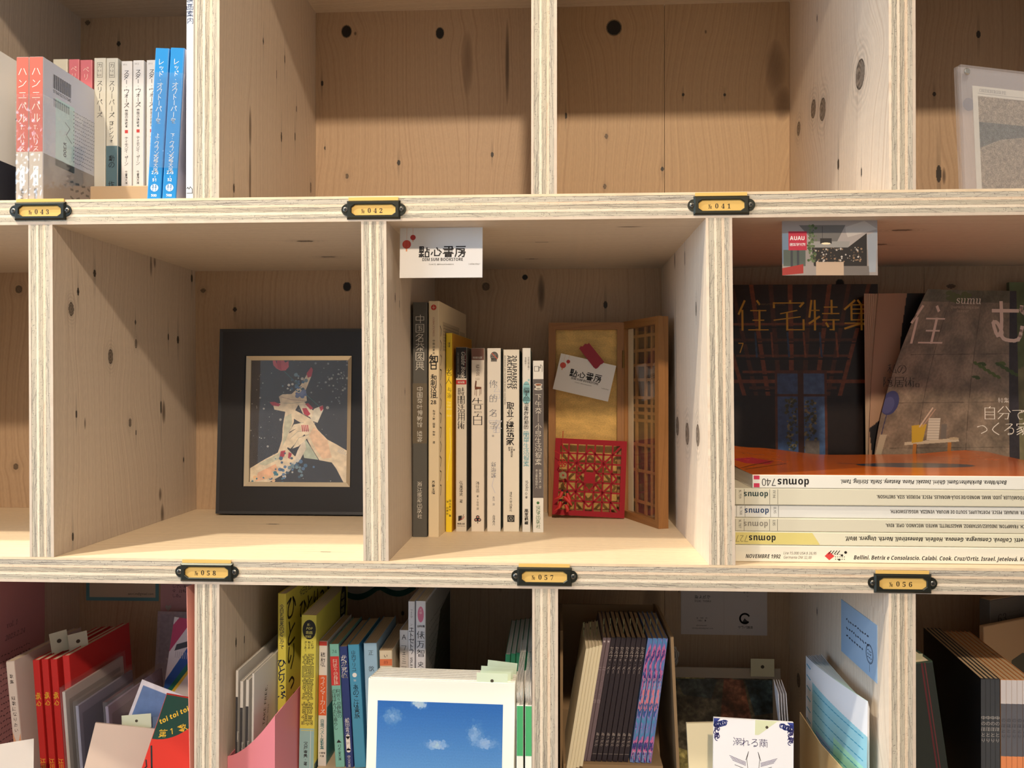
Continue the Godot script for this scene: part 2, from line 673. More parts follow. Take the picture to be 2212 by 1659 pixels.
# veneer of pale softwood, grain running up the picture. knots: [x, y, rx, ry, kind] in mm from the lower left; kind 0 open black knot, 1 brown knot with rings, 2 pin knot, 3 pitch streak
func veneer(wide: float, high: float, tone: Color, warm: Color, seed_no: int, knots: Array, res := 1.5, figure := 1.0) -> StandardMaterial3D:
	var w := int(wide * res)
	var h := int(high * res)
	var data := PackedByteArray()
	data.resize(w * h * 3)
	var off := seed_no * 271
	var at := 0
	for j in h:
		var y := high - (j + 0.5) / res
		var near := []
		for k in knots:
			if absf(y - k[1]) < k[3] * 9.0 + 12.0:
				near.append(k)
		for i in w:
			var x := (i + 0.5) / res
			var u := x
			var dark := 0.0
			var red := 0.0
			for k in near:
				var dx: float = x - k[0]
				var dy: float = y - k[1]
				var rx: float = k[2]
				var ry: float = k[3]
				var r2 := (dx * dx) / (rx * rx) + (dy * dy) / (ry * ry)
				var pull := exp(-(dy * dy) / (ry * ry * 7.0 + 20.0))
				u -= dx / (1.0 + dx * dx / (rx * rx * 9.0)) * pull * 0.55
				var kind: int = k[4]
				if kind == 0:
					if r2 < 1.0:
						dark = 0.93
					elif r2 < 1.35:
						dark = maxf(dark, 0.35)
				elif kind == 1:
					if r2 < 1.0:
						dark = maxf(dark, 0.42 + 0.10 * sin(sqrt(r2) * 16.0 + dx) + (0.18 if r2 > 0.78 else 0.0) + 0.2 * (noise_sheet[((int(y * 6.0)) & 255) * 256 + (int(x * 6.0) & 255)] / 255.0 - 0.5))
						red = 0.3
					elif r2 < 9.0:
						var swirl := sqrt(r2) + 0.5 * (noise_sheet[((int(y * 0.8) + off) & 255) * 256 + (int(x * 0.8) & 255)] / 255.0 - 0.5)
						dark = maxf(dark, (0.035 + 0.035 * sin(swirl * 12.0)) * (1.0 - r2 / 9.0) * 1.6)
				elif kind == 2:
					if r2 < 1.0:
						dark = maxf(dark, 0.72)
					elif absf(dx) < rx * 0.7 and absf(dy) < ry * 7.0:
						dark = maxf(dark, 0.16 * (1.0 - absf(dy) / (ry * 7.0)))
				else:
					if r2 < 1.0:
						dark = maxf(dark, (0.20 if rx > 6.5 else 0.42) * (1.0 - r2))
						red = 0.5 * (1.0 - r2)
			var gx := fposmod(x * 0.35 + seed_no * 41.0, 255.0)
			var gy := fposmod(y * 0.16 + seed_no * 23.0, 255.0)
			var ix := int(gx)
			var iy := int(gy)
			var n0 := lerpf(noise_soft[iy * 256 + ix], noise_soft[iy * 256 + mini(ix + 1, 255)], gx - ix)
			var n1 := lerpf(noise_soft[mini(iy + 1, 255) * 256 + ix], noise_soft[mini(iy + 1, 255) * 256 + mini(ix + 1, 255)], gx - ix)
			var q := u + lerpf(n0, n1, gy - iy) * 26.0 * figure
			var qb := q * 4.0 + off + 4096.0
			var ib := int(qb)
			var broad := lerpf(noise_row[ib & 4095], noise_row[(ib + 1) & 4095], qb - ib)
			var fine := noise_row[(int(q * 23.0) + off * 3) & 4095]
			var pore := noise_sheet[((int(y * 1.3) + off) & 255) * 256 + ((int(x * 9.0)) & 255)] / 255.0 - 0.5
			var late := clampf(broad, 0.0, 1.0)
			var k2 := 1.0 - 0.05 * broad - 0.022 * fine - 0.06 * pore
			var mixr := clampf(late * 0.5 + red, 0.0, 1.0)
			k2 *= 1.0 - dark
			data[at] = clampi(int(255.0 * lerpf(tone.r, warm.r, mixr) * k2), 0, 255)
			data[at + 1] = clampi(int(255.0 * lerpf(tone.g, warm.g, mixr) * k2), 0, 255)
			data[at + 2] = clampi(int(255.0 * lerpf(tone.b, warm.b, mixr) * k2), 0, 255)
			at += 3
	var m := StandardMaterial3D.new()
	m.albedo_texture = ImageTexture.create_from_image(Image.create_from_data(w, h, false, Image.FORMAT_RGB8, data))
	m.roughness = 0.55
	return m


# sawn edge of a core ply: grey-beige with dark slanting growth lines and checks; long side along u
func ply_edge(tone: Color, line: Color, seed_no: int, slant: float, count: int) -> StandardMaterial3D:
	var w := 1400
	var h := 20
	var im := Image.create(w, h, false, Image.FORMAT_RGB8)
	var r := RandomNumberGenerator.new()
	r.seed = seed_no
	for j in h:
		for i in w:
			var a := noise_sheet[((j * 5 + seed_no * 17) & 255) * 256 + ((i / 4 + seed_no * 40) & 255)] / 255.0 - 0.5
			var b := noise_sheet[((j * 23) & 255) * 256 + ((i * 7 + seed_no * 9) & 255)] / 255.0 - 0.5
			var k := 1.0 + a * 0.16 + b * 0.20
			im.set_pixel(i, j, Color(tone.r * k, tone.g * k, tone.b * k))
	# growth lines: long wavy ones with here and there a run of steep ones
	for n in count:
		var x := r.randf() * w
		var steep := r.randf() < 0.35
		var len := r.randf_range(18, 60) if steep else r.randf_range(90, 330)
		var y := r.randf_range(0, h)
		var rise := (h * r.randf_range(0.7, 1.3) if steep else h * r.randf_range(-0.5, 0.6)) * slant
		var depth := r.randf_range(0.25, 0.75)
		var wave := r.randf() * 9.0
		for s in int(len):
			var px := int(x + s) % w
			var py := y + rise * s / len + sin(s * 0.03 + wave) * (0.0 if steep else 2.2)
			for e in 2:
				var yy := int(py) + e
				if yy >= 0 and yy < h:
					var o := im.get_pixel(px, yy)
					im.set_pixel(px, yy, o.lerp(line, depth * (0.75 if e == 0 else 0.35)))
	# glue lines along both sides, broken up
	for i in w:
		for e in [0, h - 1]:
			if noise_sheet[((seed_no * 7 + e) & 255) * 256 + ((i / 3) & 255)] > 128:
				im.set_pixel(i, e, im.get_pixel(i, e).lerp(line, 0.7))
	# small checks across
	for n in 60:
		var x2 := r.randi_range(0, w - 4)
		var y2 := r.randi_range(0, h - 6)
		for s in r.randi_range(3, 6):
			im.set_pixel(x2 + s / 3, mini(y2 + s, h - 1), im.get_pixel(x2, y2).lerp(line, 0.6))
	var m := StandardMaterial3D.new()
	m.albedo_texture = ImageTexture.create_from_image(im)
	m.roughness = 0.8
	return m


func page_edges(tone: Color) -> StandardMaterial3D:
	var w := 128
	var im := Image.create(w, 4, false, Image.FORMAT_RGB8)
	for i in w:
		var k := 1.0 + 0.10 * noise_row[(i * 37) & 4095] - (0.10 if i % 9 == 0 else 0.0)
		im.fill_rect(Rect2i(i, 0, 1, 4), Color(tone.r * k, tone.g * k, tone.b * k))
	var m := StandardMaterial3D.new()
	m.albedo_texture = ImageTexture.create_from_image(im)
	m.roughness = 0.85
	return m


func make_materials() -> void:
	M.ink = flat(Color.WHITE, 0.5)
	M.ink.vertex_color_use_as_albedo = true
	M.ink.vertex_color_is_srgb = true
	M.core_a = ply_edge(pale(192, 184, 166), pale(84, 78, 76), 3, 1.0, 46)
	M.core_b = ply_edge(pale(190, 180, 160), pale(96, 88, 82), 8, 0.35, 50)
	M.core_c = ply_edge(pale(194, 186, 170), pale(84, 78, 76), 15, -0.9, 46)
	M.cross_a = ply_edge(pale(230, 217, 196), pale(190, 156, 128), 21, 0.1, 14)
	M.cross_b = ply_edge(pale(226, 207, 182), pale(184, 142, 112), 25, 0.1, 18)
	M.pages = page_edges(pale(226, 214, 190))
	M.pages_white = page_edges(pale(232, 228, 220))
	M.pages_tan = page_edges(pale(196, 172, 138))
	M.white_paper = flat(pale(238, 237, 236), 0.7)
	M.brass = flat(pale(56, 58, 52), 0.38, 0.75)
	M.screw = flat(pale(120, 118, 112), 0.35, 0.9)
	M.dark_slot = flat(pale(18, 18, 18), 0.9)
	M.film = StandardMaterial3D.new()
	M.film.transparency = BaseMaterial3D.TRANSPARENCY_ALPHA
	M.film.albedo_color = Color(1, 1, 1, 0.015)
	M.film.roughness = 0.12
	M.glass = StandardMaterial3D.new()
	M.glass.transparency = BaseMaterial3D.TRANSPARENCY_ALPHA
	M.glass.albedo_color = Color(1, 1, 1, 0.01)
	M.glass.roughness = 0.02


# ---------------------------------------------------------------- the room round the shelving (mostly behind the camera)
func struct(called: String, lo: Vector3, hi: Vector3, m: Material) -> MeshInstance3D:
	var g := Geo.new()
	g.ux = Vector3(0.001, 0, 0.001)
	g.uy = Vector3(0, -0.001, 0)
	g.box(lo, hi)
	var o := part(self, called, g, m)
	o.set_meta("kind", "structure")
	return o


func build_room() -> void:
	var white := flat(pale(224, 220, 214), 0.85)
	var boards := flat(pale(204, 182, 156), 0.5)
	struct("floor", Vector3(-3100, -1400, -500), Vector3(3100, -1350, 3600), boards)
	struct("ceiling", Vector3(-3100, 2200, -500), Vector3(3100, 2250, 3600), white)
	struct("wall_back", Vector3(-3100, -1350, -440), Vector3(3100, 2200, -350), white)
	struct("wall_front", Vector3(-3100, -1350, 3500), Vector3(3100, 2200, 3600), white)
	struct("wall_right", Vector3(3000, -1350, -350), Vector3(3100, 2200, 3500), white)
	# left wall round a shop window
	struct("wall_left", Vector3(-3100, -1350, -350), Vector3(-3000, -500, 3500), white)
	struct("wall_left_head", Vector3(-3100, 1200, -350), Vector3(-3000, 2200, 3500), white)
	struct("wall_left_pier", Vector3(-3100, -500, -350), Vector3(-3000, 1200, 600), white)
	struct("wall_left_end", Vector3(-3100, -500, 2800), Vector3(-3000, 1200, 3500), white)
	struct("window_1", Vector3(-3056, -500, 600), Vector3(-3050, 1200, 2800), M.glass)


# ---------------------------------------------------------------- plywood shelving
const PLY := [2.5, 4.9, 2.5, 4.4, 2.7, 4.3, 2.8]


func ply_mats(k: int, lo: Material, hi: Material) -> Material:
	return [lo, M.core_a, M.cross_a, M.core_b, M.cross_b, M.core_c, hi][k]


# upright between two boards; left edge at x_low (foot) and x_top (head)
func upright(shelf: Node3D, x_low: float, x_top: float, y0: float, y1: float, left: Material, right: Material, seed_no: int) -> void:
	var d := Node3D.new()
	d.name = "divider"
	shelf.add_child(d, true)
	var x := 0.0
	for k in 7:
		var g := Geo.new()
		var hgt := y1 - y0
		var face := k == 0 or k == 6
		if k == 0:
			g.ux = Vector3(0, 0, 1.0 / DEPTH)
			g.uo = Vector2(1, 1)
			g.uy = Vector3(0, -1.0 / hgt, 0)
			g.uo += Vector2(0, y0 / hgt)
		elif k == 6:
			g.ux = Vector3(0, 0, -1.0 / DEPTH)
			g.uy = Vector3(0, -1.0 / hgt, 0)
			g.uo = Vector2(0, 1 + y0 / hgt)
		else:
			g.ux = Vector3(0, 1.0 / 420.0, 0)
			g.uy = Vector3(1.0 / PLY[k], 0, 0)
			g.uo = Vector2(seed_no * 0.37 + k * 0.21, -x / PLY[k])
		var rec := 0.0 if face else 0.18
		var a := x
		var b: float = x + PLY[k] - 0.02
		var p := []
		for i in 8:
			var yy := y1 if i & 2 else y0
			p.append(Vector3(b if i & 1 else a, yy, -rec if i & 4 else -DEPTH))
		for i in 8:
			g.v.clear()
		g.v = PackedVector3Array()
		var q := func(i: int) -> Vector3: return p[i]
		for f in [[4, 5, 7, 6], [1, 0, 2, 3], [5, 1, 3, 7], [0, 4, 6, 2], [6, 7, 3, 2], [0, 1, 5, 4]]:
			g.quad(q.call(f[0]), q.call(f[1]), q.call(f[2]), q.call(f[3]))
		# lean of the whole panel
		for i in g.v.size():
			var s := (g.v[i].y - y0) / hgt
			g.v[i].x += lerpf(x_low, x_top, s)
		part(d, "ply", g, ply_mats(k, left, right))
		x += PLY[k]


func board(shelf: Node3D, y0: float, x0: float, x1: float, under: Material, over: Material, seed_no: int) -> void:
	var d := Node3D.new()
	d.name = "shelf_board"
	shelf.add_child(d, true)
	var y := y0
	for k in 7:
		var t: float = PLY[6 - k]
		var g := Geo.new()
		if k == 0 or k == 6:
			g.ux = Vector3(0, 0, -1.0 / DEPTH)
			g.uy = Vector3(1.0 / 1360.0, 0, 0)
			g.uo = Vector2(0, 0.5)
		else:
			g.ux = Vector3(1.0 / 420.0, 0, 0)
			g.uy = Vector3(0, -1.0 / t, 0)
			g.uo = Vector2(seed_no * 0.43 + k * 0.27, 1.0 + y / t)
		var rec := 0.0 if k == 0 or k == 6 else 0.18
		g.box(Vector3(x0, y, -DEPTH), Vector3(x1, y + t - 0.02, -rec))
		part(d, "ply", g, ply_mats(k, under, over))
		y += t


func build_shelf() -> void:
	var shelf := thing("pigeonhole_bookshelf", "pale knotty plywood pigeonhole shelving with staggered uprights filling the view", "bookshelf", Vector3.ZERO)
	var tone := pale(206, 191, 174)
	var warm := pale(192, 164, 142)
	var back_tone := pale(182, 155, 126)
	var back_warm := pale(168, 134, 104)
	var plain_side := veneer(313, 322, tone, warm, 4, [[41, 254, 1.6, 5, 2], [63, 250, 1.2, 4, 2], [150, 90, 2, 5, 2], [230, 210, 2, 5, 1], [190, 30, 1.5, 4, 2], [90, 160, 1.2, 4, 2]])
	var t1 := veneer(313, 322, tone, warm, 5, [[79, 92, 4, 26, 3], [79, 40, 3.4, 40, 3], [177, 113, 2.2, 6, 2], [227, 129, 2, 5, 2], [232, 165, 1.5, 4, 2], [188, 209, 1.5, 5, 2], [36, 18, 2, 5, 2], [292, 82, 3, 7, 1], [117, 200, 1.4, 4, 2], [160, 180, 1.0, 5, 2], [60, 230, 1.2, 4, 2], [110, 260, 1.2, 5, 2]])
	var m1 := veneer(313, 322, tone, warm, 6, [[30, 243, 4.5, 7, 1], [102, 198, 5, 8, 1], [156, 215, 3, 5, 1], [72, 285, 2.4, 4, 2], [42, 262, 1.8, 4, 2], [38, 137, 1.6, 3.5, 2], [142, 124, 3, 5, 1], [222, 134, 5, 16, 3], [215, 140, 2, 8, 2], [217, 8, 5, 14, 3], [212, 33, 4, 9, 3], [192, 312, 2.6, 16, 3], [201, 317, 3, 8, 3], [31, 14, 2, 4, 2], [261, 226, 3, 5, 2], [302, 311, 3, 5, 2], [53, 127, 1.6, 7, 3], [235, 228, 2, 4, 2], [155, 240, 1.6, 3, 2], [155, 112, 1.2, 3, 2], [275, 70, 1.6, 4, 2]])
	var t3 := veneer(313, 322, pale(232, 216, 196), pale(214, 182, 152), 9, [[243, 133, 12, 15, 1], [96, 149, 8.5, 11, 1], [129, 137, 10, 13, 1], [38, 144, 7, 8.5, 1], [246, 34, 1.4, 5, 2], [180, 60, 3, 6, 2], [110, 250, 1.2, 5, 2]], 1.5, 1.6)
	var m3 := veneer(313, 322, pale(230, 214, 194), pale(210, 176, 146), 12, [[127, 120, 11, 11, 1], [196, 115, 12, 12, 1], [260, 117, 10, 11, 1], [191, 304, 2, 8, 2], [257, 243, 3, 7, 1], [118, 314, 5, 12, 3], [121, 200, 1.6, 90, 3]])
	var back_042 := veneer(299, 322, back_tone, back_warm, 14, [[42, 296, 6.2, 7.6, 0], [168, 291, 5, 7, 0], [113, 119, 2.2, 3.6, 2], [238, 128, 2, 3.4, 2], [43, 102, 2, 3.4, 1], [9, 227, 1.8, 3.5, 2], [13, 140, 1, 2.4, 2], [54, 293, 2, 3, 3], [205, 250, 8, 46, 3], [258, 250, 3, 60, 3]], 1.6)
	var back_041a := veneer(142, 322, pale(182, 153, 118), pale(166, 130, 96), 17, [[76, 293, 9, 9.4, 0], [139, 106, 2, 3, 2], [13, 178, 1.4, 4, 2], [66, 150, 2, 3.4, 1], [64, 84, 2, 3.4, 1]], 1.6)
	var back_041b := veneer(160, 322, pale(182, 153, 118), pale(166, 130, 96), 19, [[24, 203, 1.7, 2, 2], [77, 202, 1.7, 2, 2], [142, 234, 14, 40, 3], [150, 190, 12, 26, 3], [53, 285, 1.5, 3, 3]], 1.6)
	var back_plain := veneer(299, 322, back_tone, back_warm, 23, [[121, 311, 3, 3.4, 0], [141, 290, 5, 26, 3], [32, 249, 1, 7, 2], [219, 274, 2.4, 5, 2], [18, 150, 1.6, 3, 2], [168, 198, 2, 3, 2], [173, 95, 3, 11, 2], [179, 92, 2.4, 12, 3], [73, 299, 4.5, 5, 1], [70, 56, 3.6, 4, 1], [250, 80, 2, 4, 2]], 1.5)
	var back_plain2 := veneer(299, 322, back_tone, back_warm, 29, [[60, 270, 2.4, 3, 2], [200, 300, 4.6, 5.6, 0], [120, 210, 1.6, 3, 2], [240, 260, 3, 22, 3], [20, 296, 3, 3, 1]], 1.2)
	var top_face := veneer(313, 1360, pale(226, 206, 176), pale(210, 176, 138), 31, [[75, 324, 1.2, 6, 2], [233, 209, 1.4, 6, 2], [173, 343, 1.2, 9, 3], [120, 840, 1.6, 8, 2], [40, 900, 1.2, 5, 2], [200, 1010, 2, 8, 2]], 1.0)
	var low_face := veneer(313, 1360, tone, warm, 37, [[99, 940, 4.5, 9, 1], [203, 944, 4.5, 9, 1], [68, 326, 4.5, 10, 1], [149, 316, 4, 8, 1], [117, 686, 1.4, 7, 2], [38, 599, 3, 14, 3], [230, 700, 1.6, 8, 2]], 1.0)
	# boards: pigeonhole rows seen in the picture and the rest down to the floor
	var k := 0
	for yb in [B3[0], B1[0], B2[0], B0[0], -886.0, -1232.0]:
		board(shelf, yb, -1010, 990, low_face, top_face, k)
		k += 1
	# uprights, leaning a touch as built
	for j in 6:
		var x := [-822.0, -499.8, -173.9, 149.2, 700.0, 960.0][j] as float
		upright(shelf, x + 1.4, x - 1.4, B2[1], B1[0], m3 if j == 3 else plain_side, m1 if j == 1 else plain_side, j)
	for j in 6:
		var x := [-986.0, -662.0, -336.8, -14.1, 313.9, 640.0][j] as float
		upright(shelf, x, x, B1[1], B3[0], t3 if j == 4 else plain_side, t1 if j == 2 else plain_side, j + 7)
	for j in 6:
		var x := [-986.0, -660.5, -335.4, -12.9, 312.9, 639.0][j] as float
		upright(shelf, x, x, B0[1], B2[0], t3 if j == 4 else plain_side, plain_side, j + 13)
	for x in [-1010.0, 966.0]:
		var g := Geo.new()
		g.box(Vector3(x, -1350, -DEPTH), Vector3(x + 24, -1232, 0))
		part(shelf, "foot_panel", g, plain_side)
	# back boards, one set to a pigeonhole
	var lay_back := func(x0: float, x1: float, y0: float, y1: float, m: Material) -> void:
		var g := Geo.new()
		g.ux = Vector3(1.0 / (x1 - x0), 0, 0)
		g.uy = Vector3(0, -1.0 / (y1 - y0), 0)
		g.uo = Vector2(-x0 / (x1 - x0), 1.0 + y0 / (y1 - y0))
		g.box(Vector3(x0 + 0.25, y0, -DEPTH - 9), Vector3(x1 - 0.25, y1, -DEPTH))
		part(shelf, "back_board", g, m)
	var top := [B1[1], B3[0]]
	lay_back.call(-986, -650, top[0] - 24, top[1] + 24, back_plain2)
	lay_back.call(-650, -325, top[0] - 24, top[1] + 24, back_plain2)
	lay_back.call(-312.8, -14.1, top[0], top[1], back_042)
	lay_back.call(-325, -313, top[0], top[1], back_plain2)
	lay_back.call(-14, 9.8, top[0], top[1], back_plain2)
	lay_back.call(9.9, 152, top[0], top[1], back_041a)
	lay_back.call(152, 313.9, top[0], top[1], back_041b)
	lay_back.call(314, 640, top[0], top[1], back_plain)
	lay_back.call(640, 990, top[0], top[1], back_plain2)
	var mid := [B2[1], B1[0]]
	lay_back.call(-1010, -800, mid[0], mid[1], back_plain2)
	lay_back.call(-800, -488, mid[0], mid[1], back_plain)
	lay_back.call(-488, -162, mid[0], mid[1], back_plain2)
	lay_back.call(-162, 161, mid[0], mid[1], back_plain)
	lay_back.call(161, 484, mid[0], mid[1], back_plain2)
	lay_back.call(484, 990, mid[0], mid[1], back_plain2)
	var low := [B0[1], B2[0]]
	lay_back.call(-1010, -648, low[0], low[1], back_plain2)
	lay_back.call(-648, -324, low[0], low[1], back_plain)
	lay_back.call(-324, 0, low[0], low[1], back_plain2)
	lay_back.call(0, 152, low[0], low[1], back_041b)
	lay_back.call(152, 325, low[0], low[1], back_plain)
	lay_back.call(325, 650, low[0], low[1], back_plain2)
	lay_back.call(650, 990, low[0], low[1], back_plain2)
	lay_back.call(-1010, 990, -1232, B0[0], back_plain2)


# ---------------------------------------------------------------- numbered label holders on the board edges
func build_label_holders() -> void:
	var spots := [["043", -488.6, 163.9, 48.8], ["042", -163.1, 161.6, 51.2], ["041", 161.9, 162.3, 52.0], ["058", -323.2, -182.7, 50.0], ["057", -1.5, -182.8, 51.0], ["056", 325.0, -184.9, 52.5]]
	var paper := flat(pale(226, 186, 104), 0.75)
	for s in spots:
		var o := thing("label_holder", "dark metal label holder, yellow card reading " + {"043": "zero four three, at the upper left", "042": "zero four two, in the upper middle", "041": "zero four one, at the upper right", "058": "zero five eight, at the lower left", "057": "zero five seven, in the lower middle", "056": "zero five six, at the lower right"}[s[0]], "label holder", Vector3(s[1], s[2], 0), "numbered label holders on the shelf edges")
		var w := 25.5
		var h := 8.6
		var g := Geo.new()
		var loops := []
		var outer := [Vector2(-w, -h), Vector2(-w + 4, -h), Vector2(w - 4, -h), Vector2(w, -h), Vector2(w, h), Vector2(w - 4, h), Vector2(-w + 4, h), Vector2(-w, h)]
		var inner := [Vector2(-21, -2.6), Vector2(-17.4, -5.1), Vector2(17.4, -5.1), Vector2(21, -2.6), Vector2(21, 2.6), Vector2(17.4, 5.1), Vector2(-17.4, 5.1), Vector2(-21, 2.6)]
		var lay := func(pts: Array, k: float, z: float) -> Array:
			var r := []
			for p in pts:
				r.append(Vector3(p.x - signf(p.x) * k, p.y - signf(p.y) * k, z))
			return r
		loops.append(lay.call(outer, 0.0, 0.02))
		loops.append(lay.call(outer, 0.0, 1.1))
		loops.append(lay.call(outer, 1.5, 2.6))
		loops.append(lay.call(inner, -0.5, 2.6))
		loops.append(lay.call(inner, 0.0, 2.0))
		loops.append(lay.call(inner, 0.0, 0.9))
		for i in loops.size() - 1:
			for k in 8:
				var l := (k + 1) % 8
				g.quad(loops[i][k], loops[i][l], loops[i + 1][l], loops[i + 1][k])
		for sgn in [-1.0, 1.0]:
			var ear := PackedVector2Array()
			for k in 13:
				var a := -PI / 2 + PI * k / 12.0
				ear.append(Vector2(sgn * (w - 0.6 + 6.0 * cos(a)), 0.4 + 5.6 * sin(a)))
			g.prism(ear, 0.02, 0.9)
		part(o, "frame", g, M.brass)
		for sgn in [-1.0, 1.0]:
			var sc := Geo.new()
			sc.lathe([Vector2(2.5, 0), Vector2(2.4, 0.6), Vector2(1.6, 1.1), Vector2(0.01, 1.25)], 16, Transform3D(Basis(Vector3.RIGHT, PI / 2), Vector3(sgn * (w + 1.2), 0.4, 0.9)))
			var head := part(o, "screw", sc, M.screw)
			var sl := Geo.new()
			var tip := Transform3D(Basis(Vector3.BACK, 0.5 + sgn * 0.3), Vector3(sgn * (w + 1.2), 0.4, 2.05))
			sl.box(Vector3(-1.5, -0.35, 0), Vector3(1.5, 0.35, 0.15), tip)
			sl.box(Vector3(-0.35, -1.5, 0.01), Vector3(0.35, 1.5, 0.16), tip)
			part(head, "cross_slot", sl, M.dark_slot)
		var card := Geo.new()
		card.box(Vector3(-w + 1.5, -h + 1, 0.3), Vector3(w - 2, h + 3.2, 0.75))
		card.box(Vector3(-w + 1.5, h + 0.2, 0.76), Vector3(w - 2, h + 3.3, 1.15))
		part(o, "card", card, paper)
		var ink := Ink.new(self)
		ink.z = 0.85
		var dark := pale(44, 38, 26)
		ink.latin("№", -11.8, -3.0, 5.4, dark, "serif_bold", 0.0, 0.55)
		var x := -5.6
		for ch in s[0]:
			ink.latin(ch, x, -3.0 + (0.25 if ch == "0" else 0.0), 6.0, dark, "serif_bold", 0.0, 0.95)
			x += 5.6
		ink.lay(o)



# ---------------------------------------------------------------- books
# spine's lower left corner at (x, y, z); t thick, h high, d deep. The book's own frame: x across the spine from its middle, y up, z 0 at the spine and negative into the hole
func book(called: String, label: String, group: String, x: float, y: float, z: float, t: float, h: float, d: float, cover: Color, o := {}) -> Node3D:
	var lean: float = deg_to_rad(o.get("lean", 0.0))
	var b := thing(called, label, o.get("category", "book"), Vector3(x + t / 2, y + absf(sin(lean)) * t / 2, z), group)
	b.basis = Basis(Vector3.UP, deg_to_rad(o.get("yaw", 0.0))) * Basis(Vector3.BACK, -lean) * Basis(Vector3.RIGHT, deg_to_rad(o.get("tip", 0.0)))
	var th: float = o.get("board", 0.4)
	var r: float = minf(o.get("round", 1.0), t * 0.3)
	var prof := PackedVector2Array([Vector2(-t / 2, d), Vector2(-t / 2, r), Vector2(-t / 2 + r * 0.3, r * 0.3), Vector2(-t / 2 + r, 0), Vector2(t / 2 - r, 0), Vector2(t / 2 - r * 0.3, r * 0.3), Vector2(t / 2, r), Vector2(t / 2, d), Vector2(t / 2 - th, d), Vector2(t / 2 - th, th + 0.4), Vector2(-t / 2 + th, th + 0.4), Vector2(-t / 2 + th, d)])
	var g := Geo.new()
	g.prism(prof, 0, h, Transform3D(Basis(Vector3.RIGHT, -PI / 2), Vector3.ZERO))
	part(b, "cover", g, flat(cover, o.get("rough", 0.45)))
	var p := Geo.new()
	p.ux = Vector3(1.0 / 14.0, 0, 0)
	p.uy = Vector3(0, 0.01, 0.01)
	p.box(Vector3(-t / 2 + th + 0.02, 0.5, -d + 1.2), Vector3(t / 2 - th - 0.02, h - o.get("inset", 1.0), -th - 0.5))
	part(b, "pages", p, o.get("pages", M.pages))
	b.set_meta("size", [t, h, d])
	return b


func on_spine(b: Node3D, ink: Ink, called := "spine_print") -> void:
	ink.lay(b, called)


# right-hand cover (faces +x): page x runs from the spine inwards
func on_right(b: Node3D, t: float, ink: Ink, called := "cover_print") -> void:
	ink.lay(b, called, Transform3D(Basis(Vector3(0, 0, -1), Vector3(0, 1, 0), Vector3(1, 0, 0)), Vector3(t / 2, 0, 0)))


func on_left(b: Node3D, t: float, ink: Ink, called := "cover_print") -> void:
	ink.lay(b, called, Transform3D(Basis(Vector3(0, 0, 1), Vector3(0, 1, 0), Vector3(-1, 0, 0)), Vector3(-t / 2, 0, 0)))


# flat card or booklet standing or hanging: own frame x right, y up, face towards +z, origin at its lower left corner
func card(called: String, label: String, category: String, group: String, w: float, h: float, thick: float, m: Material, xf: Transform3D) -> Node3D:
	var o := thing(called, label, category, Vector3.ZERO, group)
	o.transform = Transform3D(xf.basis, xf.origin * MM)
	var g := Geo.new()
	g.ux = Vector3(1.0 / w, 0, 0)
	g.uy = Vector3(0, -1.0 / h, 0)
	g.uo = Vector2(0, 1)
	g.box(Vector3(0, 0, -thick), Vector3(w, h, 0))
	part(o, "sheet", g, m)
	return o


func facing(yaw: float, tip: float, roll: float, at: Vector3) -> Transform3D:
	return Transform3D(Basis(Vector3.UP, deg_to_rad(yaw)) * Basis(Vector3.RIGHT, deg_to_rad(tip)) * Basis(Vector3.BACK, deg_to_rad(roll)), at)


# ---------------------------------------------------------------- pigeonhole 057
func shop_card(called: String, label: String, w: float, h: float, xf: Transform3D) -> void:
	var o := card(called, label, "business card", "business cards of the bookstore", w, h, 0.35, M.white_paper, xf)
	var ink := Ink.new(self)
	var k := w / 91.0
	ink.xf = Transform2D(Vector2(k, 0), Vector2(0, k), Vector2.ZERO)
	var red := pale(204, 74, 62)
	var dark := pale(34, 30, 32)
	var hh := h / k
	ink.line([Vector2(7.6, hh), Vector2(7.6, hh - 12.6)], 0.25, pale(222, 150, 110))
	ink.line([Vector2(14.4, hh), Vector2(14.4, hh - 8)], 0.25, pale(222, 150, 110))
	ink.oval(7.5, hh - 18.2, 4.8, 4.8, red)
	ink.rect(6.6, hh - 26, 8.2, hh - 22, pale(226, 150, 106))
	ink.oval(14.4, hh - 10.6, 3.0, 3.0, pale(178, 52, 50))
	ink.rect(14.0, hh - 15.4, 14.8, hh - 13.4, pale(226, 150, 106))
	ink.up()
	for dx in [-2.0, 1.6]:
		ink.line([Vector2(7.5 + dx, hh - 14), Vector2(7.5 + dx, hh - 22.4)], 0.25, pale(226, 122, 90))
	ink.across("點心書房", 20.5, hh - 26.6, 12.2, 0.115, dark, 0.9, 1.08)
	ink.latin("DIM SUM BOOKSTORE", 25.0, hh - 36.8, 4.7, dark, "sans_bold", 0.0, 0.92)
	ink.latin("X and IG : @dimsumbookstore", 32.2, hh - 41.2, 2.0, dark, "sans", 0.0, 1.0)
	ink.latin("\\ online shop /", 75.6, hh - 41.2, 2.2, dark, "sans", 0.0, 0.9)
	ink.lay(o)


